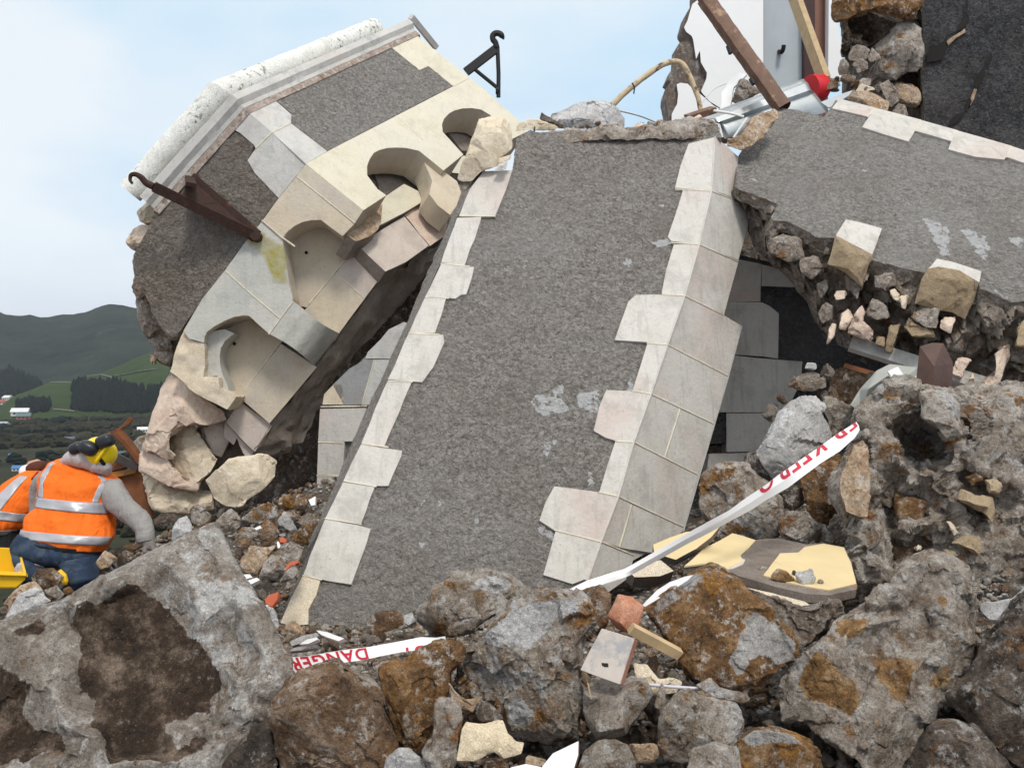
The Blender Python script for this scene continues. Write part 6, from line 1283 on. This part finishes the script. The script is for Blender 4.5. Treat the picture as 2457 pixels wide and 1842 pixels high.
# rusty skip frame at the left, yellow crate
rs = thing('rusty_machine', 'rusty steel frame with a bent arm behind the workers at the turret foot', 'steel frame', at(Q('E 740,780')[0], 7.3))
PR_ = Plane(at(Q('E 740,650')[0], 7.3), (-.2, -.97, .05))
panel('side_panel', 'E 640,575 830,560 850,700 900,840 860,860 720,830 650,700', PR_, m_rustm, rs, thick=.05, step=.08)
panel('top_rail', 'E 625,525 700,510 815,495 830,520 720,548 640,570', PR_, m_rustm, rs, thick=.08, step=.08, off=.05); panel('top_rail', 'E 640,575 720,560 830,548 832,562 760,585 650,605', PR_, plain('worn_orange_paint', (.36, .15, .02), .6, var=.3, sc=10, alt=(.2, .08, .03), lo=.55), rs, thick=.08, step=.08, off=.055)
for p, q, w in (('E 668,470', 'E 815,550', .06), ('E 830,520', 'E 780,470', .05)): link('brace', *bar(at(Q(p)[0], 7.2), at(Q(q)[0], 7.2), w, .03)[:2], m_dkst, rs, smooth=False)
v, f, n = tube(curve_pts([at(q, 7.2) for q in Q('E 830,515 790,450 740,390 700,345 690,320')], 4), np.linspace(.035, .05, 17), 8); link('arm', v, f, m_rustm, rs)
v, f, n = tube(curve_pts([at(q, 7.2) for q in Q('E 640,345 690,325 730,300 760,262 768,250 770,270 745,295')], 4), np.linspace(.012, .012, 25), 6); link('bent_rod', v, f, m_rustm, rs)
rock('far_boulder', 'E 780,410 810,365 860,350 870,420 830,500', 7.6, m_grey, 'grey boulder far left between the rusty frame and the turret foot', 'boulder', None, seed=195)
cr = thing('yellow_crate', 'yellow plastic crate cut off by the left edge beside the kneeling worker', 'crate', at(Q('J 0,1500')[0], 4.9))
def quadbox(name, pts, m, parent, th):
    P = np.array(pts); nrm = np.cross(P[1] - P[0], P[2] - P[0]); nrm /= np.linalg.norm(nrm); V = np.concatenate([P + nrm * th / 2, P - nrm * th / 2]); k = len(P)
    return soften(link(name, V, [list(range(k)), list(range(k, 2 * k))[::-1]] + [[i, (i + 1) % k, (i + 1) % k + k, i + k][::-1] for i in range(k)], m, parent, smooth=False), .004)
J1 = lambda s, d: [at(q, d) for q in Q(s)]
quadbox('back_wall', J1('J -380,1140 165,1160 172,1400 -380,1400', 5.25), m_yel, cr, .012)
quadbox('front_wall', J1('J -380,1372 225,1388 222,1440 150,1505 -380,1505', 4.85), m_yel, cr, .012)
quadbox('side_wall', [J1('J 228,1388', 4.85)[0], J1('J 165,1160', 5.25)[0], J1('J 172,1420', 5.25)[0], J1('J 150,1505', 4.85)[0]], m_yel, cr, .012)
quadbox('rim', [J1('J -380,1350', 4.84)[0], J1('J 236,1378', 4.84)[0], J1('J 240,1412', 4.83)[0], J1('J -380,1392', 4.83)[0]], m_yel, cr, .03)
quadbox('base', [J1('J -380,1505', 4.85)[0], J1('J 150,1505', 4.85)[0], J1('J 172,1400', 5.25)[0], J1('J -380,1400', 5.25)[0]], m_yel, cr, .012)
rock('crate_stone', 'J 118,1360 150,1300 190,1280 220,1340 210,1390 150,1400', 5.0, m_lite, 'pale stone inside the yellow crate', 'rock', None, seed=196)
# ================================================================ WORKERS
def fabric(name, col, var=.1, bump=.9, sc=7, rough=.85, alt=None):
    b = NB(name); c = b.mix(1.0, col, b.ramp(b.noise(sc, 6, .65), [(.25, 1 - var), (.75, 1 + var)]), 'MULTIPLY')
    if alt: c = b.mix(b.ramp(b.noise(sc * .6, 8, .7, b.off(4)), [(.5, 0.0), (.6, 1.0)]), c, alt)
    b.bump(b.math('ADD', b.noise(9, 4, .55, b.off(3, (1.8, 1, .7)), .8), b.math('MULTIPLY', b.noise(40, 4, .6), .05)), bump, .03)
    return b.fin(c, rough, spec=.2)
m_or = fabric('orange_hi_vis', (.92, .175, .02), .07); m_sil = plain('silver_reflective', (.42, .42, .45), .35, .2, var=.06, bump=.15)
m_jean = fabric('blue_jeans', (.022, .038, .07), .3, .4, 20, alt=(.05, .07, .10)); m_hood = fabric('grey_hoodie', (.30, .285, .275), .12); m_hoodl = fabric('pale_hood', (.52, .46, .45), .08)
m_skin = fabric('skin', (.48, .28, .20), .05, .1); m_hat = plain('yellow_helmet', (.85, .62, .01), .3, var=.03, bump=0); m_muff = plain('dark_grey_earmuff', (.02, .022, .026), .35, var=.1, bump=.03, spec=.4); m_glove = fabric('grey_work_glove', (.17, .155, .145), .2)
m_blackc = fabric('black_cloth', (.015, .016, .018), .2)
def rings_pos(rings, D0):
    Lp = np.array([at(r[0], D0 + r[2]) for r in rings]); Rp = np.array([at(r[1], D0 + r[2]) for r in rings]); H = np.array([r[3] for r in rings])
    x = np.arange(len(rings)); dense = np.linspace(0, len(rings) - 1, (len(rings) - 1) * 5 + 1)
    def sp(A):
        A = np.array(A, float).reshape(len(rings), -1); P = np.concatenate([[2 * A[0] - A[1]], A, [2 * A[-1] - A[-2]]]); r = []
        for s in dense:
            i = min(int(s), len(rings) - 2); t = s - i; a, b, c, d = P[i:i + 4]
            r.append(.5 * ((2 * b) + (c - a) * t + (2 * a - 5 * b + 4 * c - d) * t * t + (3 * b - a - 3 * c + d) * t ** 3))
        return np.array(r)
    Ls, Rs, Hs = sp(Lp), sp(Rp), sp(H)[:, 0]
    def f(row, phi, k=1.0):
        L = np.stack([np.interp(row, dense, Ls[:, a]) for a in range(3)], -1); Rr = np.stack([np.interp(row, dense, Rs[:, a]) for a in range(3)], -1); h = np.interp(row, dense, Hs)
        c = (L + Rr) / 2; e = (Rr - L) / 2; dn = np.array([0, -1.0, .12])
        cs, sn = np.cos(phi), np.sin(phi); ex = .82
        cs = np.sign(cs) * np.abs(cs) ** ex; sn = np.sign(sn) * np.abs(sn) ** ex
        return c + k * (e * cs[:, None] + dn * (h * sn)[:, None])
    return f
def loft(name, rings, D0, m, parent, nseg=36, rows=60, wr=.012, seed=0, k=1.0, cap=True, r0=0, r1=None, p0=0, p1=2 * math.pi, thick=None, sc=7):
    f = rings_pos(rings, D0); r1 = len(rings) - 1 if r1 is None else r1; closed = p1 - p0 > 6.28
    rr = np.linspace(r0, r1, rows); ph = np.linspace(p0, p1, nseg + (0 if closed else 1), endpoint=not closed); nn = len(ph)
    A, B = np.meshgrid(rr, ph, indexing='ij'); V = f(A.ravel(), B.ravel(), 1.0); cen = f(A.ravel(), B.ravel(), 0.0)
    dirv = V - cen; ln = np.linalg.norm(dirv, axis=1)[:, None] + 1e-6; dirv = dirv / ln
    V = V + dirv * (wr * fbm(V * sc + seed, 4, seed) + wr * .5 * (1 - 2 * np.abs(fbm(V * (7, 7, 11) + seed, 3, seed + 2))) + wr * .5 * fbm(V * (22, 22, 9) + seed, 3, seed + 4))[:, None] + dirv * (k - 1)
    Fs = [[i * nn + j, i * nn + (j + 1) % nn, (i + 1) * nn + (j + 1) % nn, (i + 1) * nn + j] for i in range(rows - 1) for j in range(nn if closed else nn - 1)]
    if closed and cap: Fs += [list(range(nn))[::-1], [(rows - 1) * nn + j for j in range(nn)]]
    o = link(name, V, Fs, m, parent, sharp=0)
    if thick: so = o.modifiers.new('solid', 'SOLIDIFY'); so.thickness = thick; so.offset = 1
    return o
def Rg(*rows):
    r = []
    for s, dd, h in rows: a, b = Q('J ' + s); r.append((a, b, dd, h))
    return r
def skin_body(name, joints, edges, m, label):
    me = bpy.data.meshes.new(name); P = np.array([j[0] for j in joints]); c = P[0]
    me.from_pydata((P - c).tolist(), edges, []); o = bpy.data.objects.new(name, me); COL.objects.link(o); o.location = c; WLOC[o.name] = c
    sk = o.modifiers.new('skin', 'SKIN'); sk.use_smooth_shade = True
    for i, j in enumerate(joints): me.skin_vertices[0].data[i].radius = (j[1], j[1]) if np.isscalar(j[1]) else j[1]
    me.skin_vertices[0].data[0].use_root = True
    su = o.modifiers.new('sub', 'SUBSURF'); su.levels = su.render_levels = 1
    me.materials.append(m); tag(o, label, 'person', 'rescue workers on the left'); return o
j = lambda s, d: at(Q('J ' + s)[0], d)
D1 = 5.2
J_ = [(j('520,1190', 5.28), .12), (j('560,1000', 5.32), .12), (j('620,760', 5.40), .14), (j('680,560', 5.46), .13), (j('780,430', 5.5), .06), (j('860,330', 5.5), .085), (j('930,320', 5.52), .07),
      (j('960,640', 5.42), .065), (j('1140,850', 5.3), .05), (j('1290,1040', 5.22), .04), (j('1320,1130', 5.18), (.035, .02)),
      (j('430,620', 5.45), .065), (j('350,760', 5.5), .05), (j('330,960', 5.5), .04), (j('330,1050', 5.48), .03),
      (j('330,1260', 5.25), .085), (j('300,1440', 5.05), .06), (j('330,1450', 5.45), .045), (j('720,1280', 5.25), .085), (j('720,1480', 5.05), .06), (j('690,1490', 5.45), .045)]
E_ = [(0, 1), (1, 2), (2, 3), (3, 4), (4, 5), (5, 6), (3, 7), (7, 8), (8, 9), (9, 10), (3, 11), (11, 12), (12, 13), (13, 14), (0, 15), (15, 16), (16, 17), (0, 18), (18, 19), (19, 20)]
for fx, fl, dz_ in ((1345, 1150, 0), (1368, 1165, -.01), (1385, 1178, -.02), (1378, 1200, -.03)):
    b0 = len(J_); J_ += [(j('%d,%d' % (fx - 10, fl - 5), 5.17 + dz_), .011), (j('%d,%d' % (fx + 18, fl + 22), 5.13 + dz_), .0095), (j('%d,%d' % (fx + 22, fl + 48), 5.12 + dz_), .008)]; E_ += [(10, b0), (b0, b0 + 1), (b0 + 1, b0 + 2)]
b0 = len(J_); J_ += [(j('1290,1150', 5.15), .012), (j('1275,1180', 5.12), .010), (j('1285,1205', 5.1), .009)]; E_ += [(10, b0), (b0, b0 + 1), (b0 + 1, b0 + 2)]
p1_ = skin_body('person', J_, E_, m_skin, 'kneeling worker in orange vest, jeans and yellow helmet with grey earmuffs')
VEST = Rg(('262,1112 890,1190', .08, .14), ('240,1035 975,1090', .10, .15), ('248,935 1005,1010', .13, .155), ('296,850 988,925', .16, .16), ('365,785 965,850', .19, .165), ('380,690 985,745', .22, .17), ('382,565 1035,625', .25, .165), ('415,478 1052,575', .28, .15), ('480,410 975,510', .3, .15), ('560,378 900,460', .32, .11), ('640,360 850,425', .33, .08))
loft('vest', VEST, D1, m_or, p1_, wr=.02, seed=1, nseg=64, rows=110)
for r0, r1 in ((.62, 1.45), (3.95, 4.85)): loft('reflective_band', VEST, D1, m_sil, p1_, nseg=40, rows=8, r0=r0, r1=r1, k=1.004, wr=.02, seed=1, p0=.12, p1=math.pi - .12, thick=.003)
for a0, a1, r1 in ((2.10, 2.34, 8.4), (.60, .82, 7.8)): loft('reflective_strap', VEST, D1, m_sil, p1_, nseg=6, rows=24, r0=4.85, r1=r1, k=1.0045, wr=.02, seed=1, p0=a0, p1=a1, thick=.003)
loft('jeans', Rg(('200,1030 880,1130', .12, .17), ('160,1110 885,1195', .10, .19), ('152,1185 870,1245', .08, .19), ('175,1270 840,1310', .06, .15), ('230,1310 790,1330', .08, .11)), D1, m_jean, p1_, rows=30, seed=2)
loft('jeans', Rg(('158,1170 490,1290', .06, .15), ('170,1260 480,1330', .0, .13), ('200,1350 440,1390', -.06, .11), ('230,1440 420,1455', -.08, .09), ('250,1520 420,1520', -.05, .07)), D1, m_jean, p1_, rows=26, nseg=24, seed=3)
loft('jeans', Rg(('540,1280 872,1220', .06, .15), ('570,1330 855,1300', .0, .13), ('595,1400 850,1380', -.06, .11), ('615,1470 860,1430', -.08, .10), ('650,1540 800,1520', -.05, .08)), D1, m_jean, p1_, rows=26, nseg=24, seed=4)
loft('belt', Rg(('268,1095 880,1165', .10, .186), ('255,1135 880,1205', .10, .19)), D1, m_blackc, p1_, rows=6, seed=2)
sl = [(j('965,640', 5.42), .084), (j('1040,735', 5.36), .077), (j('1125,825', 5.30), .069), (j('1215,895', 5.25), .066), (j('1268,975', 5.22), .058), (j('1292,1060', 5.2), .052), (j('1298,1110', 5.19), .045)]
P = curve_pts([a for a, b in sl], 7); r = np.interp(np.linspace(0, 1, len(P)), np.linspace(0, 1, len(sl)), [b for a, b in sl]); v, f, n = tube(P, r, 24); v = v + .012 * np.stack([fbm(v * (10, 10, 22), 3, s) for s in (1, 2, 3)], -1); link('sleeve', v, f, m_hood, p1_, sharp=0)
sl = [(j('440,560', 5.47), .08), (j('370,640', 5.5), .07), (j('352,760', 5.52), .062), (j('350,880', 5.5), .055), (j('335,1000', 5.48), .05)]
P = curve_pts([a for a, b in sl], 6); r = np.interp(np.linspace(0, 1, len(P)), np.linspace(0, 1, len(sl)), [b for a, b in sl]); v, f, n = tube(P, r, 20); v = v + .01 * np.stack([fbm(v * 16, 4, s) for s in (1, 2, 3)], -1); link('sleeve', v, f, m_hood, p1_, sharp=0)
P = curve_pts([j('575,398', 5.42), j('640,368', 5.39), j('740,358', 5.37), j('840,395', 5.39), j('905,440', 5.40), j('945,492', 5.46)], 7); v, f, n = tube(P, np.interp(np.linspace(0, 1, len(P)), [0, .3, .7, 1], [.03, .062, .066, .03]), 18); v = v + .008 * np.stack([fbm(v * 20, 3, s) for s in (1, 2, 3)], -1); link('hood', v, f, m_hoodl, p1_, sharp=0)
def blob(name, c, rad, m, parent, ax=None, p=2.0, sub=4):
    bm = bmesh.new(); bmesh.ops.create_icosphere(bm, subdivisions=sub, radius=1); V = np.array([v.co[:] for v in bm.verts]); Fq = [[v.index for v in f.verts] for f in bm.faces]; bm.free()
    V = V / (np.abs(V) ** p).sum(1)[:, None] ** (1 / p); V = V * rad
    if ax is not None: 
        a = ax; Rm = np.array([[math.cos(a), 0, -math.sin(a)], [0, 1, 0], [math.sin(a), 0, math.cos(a)]]); V = V @ Rm.T
    return link(name, V + c, Fq, m, parent, sharp=0, recalc=False)
hel = blob('helmet', j('880,315', 5.42), (.098, .11, .088), m_hat, p1_, -.75, 2.3)
blob('helmet_ridge', j('905,330', 5.335), (.012, .03, .07), m_hat, hel, -.6, 3)
blob('earmuff', j('684,276', 5.34), (.046, .05, .036), m_muff, p1_, .45, 2.8); blob('earmuff', j('784,276', 5.31), (.056, .05, .042), m_muff, p1_, -.45, 2.8); em = blob('earmuff', j('932,214', 5.33), (.052, .05, .04), m_muff, p1_, .35, 3.2)
for s in ('J 915,195', 'J 880,230'): blob('cup_label', at(Q(s)[0], 5.286), (.006, .003, .005), m_plas, em)
v, f, n = tube(curve_pts([j('860,345', 5.33), j('890,380', 5.33), j('920,420', 5.36)], 5), .012, 8); link('chin_strap', v, f, m_blackc, p1_)
blob('red_clip', j('880,345', 5.315), (.012, .008, .014), m_red, p1_)
g_ = [k for k in range(len(J_)) if k >= 21]; gj = [(J_[9][0], .046), (J_[10][0], (.042, .027))] + [(J_[k][0], J_[k][1] + .004) for k in g_]
ge = [(0, 1)] + [(1, 2 + 3 * f) for f in range(5)] + [(2 + 3 * f + a, 3 + 3 * f + a) for f in range(5) for a in (0, 1)]
gl = skin_body('glove', gj, ge, m_glove, None); [gl.__delitem__(k) for k in ('category', 'group') if k in gl.keys()]; gl.parent = p1_; gl.location = WLOC['glove'] - WLOC[p1_.name]
yb = rock('yellow_boot', 'J 500,1370 540,1345 590,1390 605,1450 590,1485 550,1470', 5.0, m_yel, 'yellow boot tip between the knees of the worker', 'boot', None, thick=.15, amp=.001, chip=0, seed=197, sm=3)
# second worker
D2 = 5.75
J2 = [(j('-60,1120', 5.9), .13), (j('20,950', 5.92), .14), (j('150,760', 5.95), .14), (j('290,600', 6.0), .11), (j('330,500', 6.05), .06), (j('320,460', 6.08), .09), (j('300,470', 6.1), .08), (j('300,640', 5.95), .06), (j('350,800', 5.9), .05), (j('330,950', 5.85), .04), (j('340,1040', 5.82), .03), (j('60,680', 6.0), .06), (j('-90,850', 6.0), .05), (j('-100,1000', 5.95), .04), (j('0,1240', 5.85), .09), (j('60,1420', 5.7), .07), (j('-140,1240', 5.85), .09), (j('-140,1420', 5.7), .07)]
p2_ = skin_body('person', J2, [(0, 1), (1, 2), (2, 3), (3, 4), (4, 5), (5, 6), (3, 7), (7, 8), (8, 9), (9, 10), (3, 11), (11, 12), (12, 13), (0, 14), (14, 15), (0, 16), (16, 17)], m_skin, 'second worker bending in an orange jacket, cut off by the left edge')
JK = Rg(('-230,1180 60,1120', .1, .17), ('-240,1060 150,1010', .12, .2), ('-220,900 250,955', .16, .21), ('-130,760 330,850', .2, .21), ('0,660 390,720', .24, .2), ('130,560 430,600', .27, .18), ('240,490 470,500', .3, .14), ('330,440 500,430', .32, .1))
loft('jacket', JK, D2, m_or, p2_, seed=6, wr=.014, nseg=64, rows=110)
loft('reflective_band', JK, D2, m_sil, p2_, nseg=40, rows=8, r0=.75, r1=1.25, k=1.004, wr=.014, seed=6, p0=.1, p1=3.04, thick=.003); loft('reflective_band', JK, D2, m_sil, p2_, nseg=40, rows=8, r0=2.35, r1=2.95, k=1.004, wr=.014, seed=6, p0=.1, p1=3.04, thick=.003)
loft('reflective_strap', JK, D2, m_sil, p2_, nseg=6, rows=24, r0=2.95, r1=5.6, k=1.0045, wr=.014, seed=6, p0=1.35, p1=1.75, thick=.003)
loft('trousers', Rg(('-220,1060 175,985', .14, .17), ('-220,1170 190,1100', .12, .17), ('-200,1290 170,1250', .05, .15), ('-180,1450 150,1450', .0, .12)), D2, m_blackc, p2_, rows=30, seed=7)
f_ = rings_pos(JK, D2)
for s, r0, rs_, a0, a1 in (('UU', 5.35, .85, 1.15, .55),):
    bm = text_mesh(s); bm.verts.index_update(); q = np.array([v.co[:2] for v in bm.verts]); ff = [[v.index for v in x.verts] for x in bm.faces]; bm.free()
    P = f_(r0 + rs_ * q[:, 1] / .7, a0 + (a1 - a0) * q[:, 0] / q[:, 0].max(), 1.0); cn = f_(r0 + rs_ * q[:, 1] / .7, a0 + 0 * q[:, 0], 0.0); P = P + (P - cn) / np.linalg.norm(P - cn, axis=1)[:, None] * .012
    link('lettering', P, ff, plain('dark_red_print', (.12, .015, .012), .7, bump=0), p2_, sharp=0, recalc=False, smooth=False)
blob('white_cap', j('255,482', 6.0), (.055, .07, .045), m_plas, p2_, -.3, 2.2); blob('hair', j('335,455', 6.0), (.075, .08, .05), fabric('brown_hair', (.09, .03, .018), .3, .5, 40), p2_, .2, 2.2)
# ================================================================ LOOSE RUBBLE: protos and copies, then fine gravel
rng = np.random.default_rng(77)
def proto_mesh(name, m, seed, sub=3):
    r = np.random.default_rng(seed); bm = bmesh.new()
    for _ in range(14):
        v = r.normal(0, 1, 3); v /= np.linalg.norm(v); v *= r.uniform(.75, 1); bm.verts.new(v * np.array([1, r.uniform(.6, .9), r.uniform(.45, .75)]))
    bmesh.ops.convex_hull(bm, input=bm.verts[:]); bmesh.ops.delete(bm, geom=[v for v in bm.verts if not v.link_faces], context='VERTS')
    bmesh.ops.triangulate(bm, faces=bm.faces[:]); bm.verts.index_update()
    V = np.array([v.co[:] for v in bm.verts]); T = [tuple(v.index for v in f.verts) for f in bm.faces]; bm.free()
    V, T = relax_edges(V, T, .26); V = craggy(V, T, .11, 1.6, seed, .6, 1)
    o = link(name, V, T, m, sharp=45, org=(0, 0, 0)); COL.objects.unlink(o); return o
KIND = [('grey', m_grey, 'grey'), ('brown', m_brown, 'brown'), ('rust', m_rust, 'rusty'), ('dark', m_dark, 'dark'), ('mortar', m_mort, 'whitish'), ('tan', m_tan, 'tan')]
PROT = {k: [proto_mesh('rubble_stone', m, 300 + 10 * i + j) for j in range(4)] for i, (k, m, _) in enumerate(KIND)}
tag_n = 0
def scatter(n, region, size, where, group, depth, seed, weights, dz=.3):
    r = np.random.default_rng(seed); poly = np.array(Q(region)); lo, hi = poly.min(0), poly.max(0); k = t = 0
    while k < n and t < n * 60:
        t += 1; p = r.uniform(lo, hi)
        if not inside(poly, p[None])[0]: continue
        if callable(depth): d = depth(p)
        else:
            d = None
            for dd in np.arange(depth[0], depth[1], .04):
                q = at(p, dd)
                if q[2] < ground_z(np.array([q[0]]), np.array([q[1]]))[0] + .05: d = dd; break
            if d is None: continue
        i = r.choice(len(KIND), p=weights); kd, m, w = KIND[i]; o = PROT[kd][r.integers(4)].copy(); COL.objects.link(o); s = size[0] * (size[1] / size[0]) ** r.uniform()
        o.location = at(p, d) + np.array([0, 0, s * .15]); o.scale = (s, s * r.uniform(.7, 1.1), s * r.uniform(.7, 1.1)); o.rotation_euler = r.uniform(0, 6.28, 3)
        tag(o, 'small %s stone among the loose rubble %s' % (w, where), 'rubble', group); k += 1
wt = np.array([.34, .2, .12, .12, .14, .08]); wt /= wt.sum()
scatter(58, 'P 0,480 250,440 500,480 850,420 1100,200 1470,260 1470,640 1300,1000 1150,1200 1000,1640 880,1440 700,1000 500,640 0,840', (.025, .075), 'between the turret and the leaning slab', 'loose stones between turret and slab', (3.4, 8.0), 1, wt)
scatter(26, 'E 520,1000 800,960 900,850 1020,900 1000,960 640,1180 560,1260 480,1260', (.02, .06), 'under the arm of the worker', 'loose stones by the worker', (3.4, 7.0), 2, wt)
scatter(18, 'E 0,1230 100,1230 450,1270 420,1300 0,1500', (.02, .06), 'behind the huge block on the left', 'loose stones behind the huge block', (3.0, 5.5), 3, wt)
scatter(30, 'T 250,440 520,420 900,400 1500,440 1560,480 1000,560 350,650', (.015, .05), 'below the foot of the leaning slab', 'loose stones at the foot of the slab', (2.8, 4.6), 4, wt)
scatter(28, 'G 1200,1080 1350,1000 1700,800 2000,920 2120,1060 1900,1300 1860,1520 1400,1540 1360,1300', (.02, .05), 'around the white wood block', 'loose stones around the wood block', lambda p: 2.75, 5, wt)
scatter(28, 'V 60,1250 500,900 900,900 1250,1200 1250,1480 700,1520 200,1480', (.03, .08), 'under the danger tape', 'loose stones under the tape', lambda p: 4.55 + .15 * rng.uniform(-1, 1), 6, wt)
scatter(16, 'V 500,800 800,200 1100,60 1480,20 1480,380 1300,450 900,300', (.04, .11), 'in the shade of the right fragment', 'loose stones in the shade', lambda p: 5.9 + .3 * rng.uniform(-1, 1), 7, wt)
scatter(16, 'S 80,840 300,760 620,800 880,840 1100,1100 1150,1240 900,1180 640,1100 350,1000 120,960', (.04, .1), 'at the foot of the broken wall', 'loose stones by the broken wall', lambda p: 8.0 + .3 * rng.uniform(-1, 1), 8, wt)
scatter(12, 'R 520,400 2000,330 2040,380 1400,400 1000,405 600,420', (.02, .05), 'along the torn top of the slab', 'loose stones on the slab', lambda p: 6.75, 9, wt)
scatter(12, 'H 560,300 800,260 1250,380 1300,480 1100,640 900,600 700,420', (.012, .035), 'on the broken plaster', 'loose stones on the plaster', lambda p: 3.3, 10, wt)
scatter(24, 'F 1120,1420 1300,1180 1500,1000 2212,1000 2212,1420', (.035, .08), 'in the gaps of the foreground heap', 'loose stones in the foreground gaps', lambda p: 2.72 + .06 * rng.uniform(-1, 1), 11, wt)
scatter(24, 'H 0,1391 0,900 500,900 900,1000 1500,1391', (.03, .07), 'in the gaps at the bottom right', 'loose stones in the lower right gaps', lambda p: 2.66 + .06 * rng.uniform(-1, 1), 12, wt)
def gravel(name, m, n, xr, yr, sr, seed, label):
    r = np.random.default_rng(seed); Vs = []; Fs = []; o = 0
    bm = bmesh.new(); bmesh.ops.create_icosphere(bm, subdivisions=1, radius=1); V0 = np.array([v.co[:] for v in bm.verts]); F0 = np.array([[v.index for v in f.verts] for f in bm.faces]); bm.free()
    for i in range(n):
        y = yr[0] + (yr[1] - yr[0]) * r.uniform() ** 1.3; x = r.uniform(*xr) * (.35 + .65 * y / yr[1]); s = sr[0] * (sr[1] / sr[0]) ** (r.uniform() ** 1.6)
        q = V0 * r.uniform(.6, 1.2, (len(V0), 1)) * (s, s * r.uniform(.6, 1), s * r.uniform(.4, .8)); a = r.uniform(0, 6.28); b = r.uniform(-.7, .7)
        Rz = np.array([[math.cos(a), -math.sin(a), 0], [math.sin(a), math.cos(a), 0], [0, 0, 1]]); Rx = np.array([[1, 0, 0], [0, math.cos(b), -math.sin(b)], [0, math.sin(b), math.cos(b)]])
        q = q @ Rx.T @ Rz.T + (x, y, float(ground_z(np.array([x]), np.array([y]))[0]) + s * .3); Vs.append(q); Fs.append(F0 + o); o += len(V0)
    tag(link(name, np.concatenate(Vs), np.concatenate(Fs), m, sharp=0, smooth=False, recalc=False, org=(0, 0, 0)), label, None, None, 'stuff')
gravel('gravel', m_grey, 20000, (-3.2, 3.6), (1.9, 8.2), (.005, .034), 1, 'grey gravel and grit between the stones')
gravel('rubble_grit', m_brown, 10000, (-3.2, 3.6), (1.9, 8.2), (.005, .04), 2, 'brown grit and crumbs between the stones')
gravel('plaster_crumbs', m_lite, 5000, (-3.2, 3.6), (1.9, 8.2), (.004, .02), 3, 'pale crumbs of mortar and plaster between the stones')
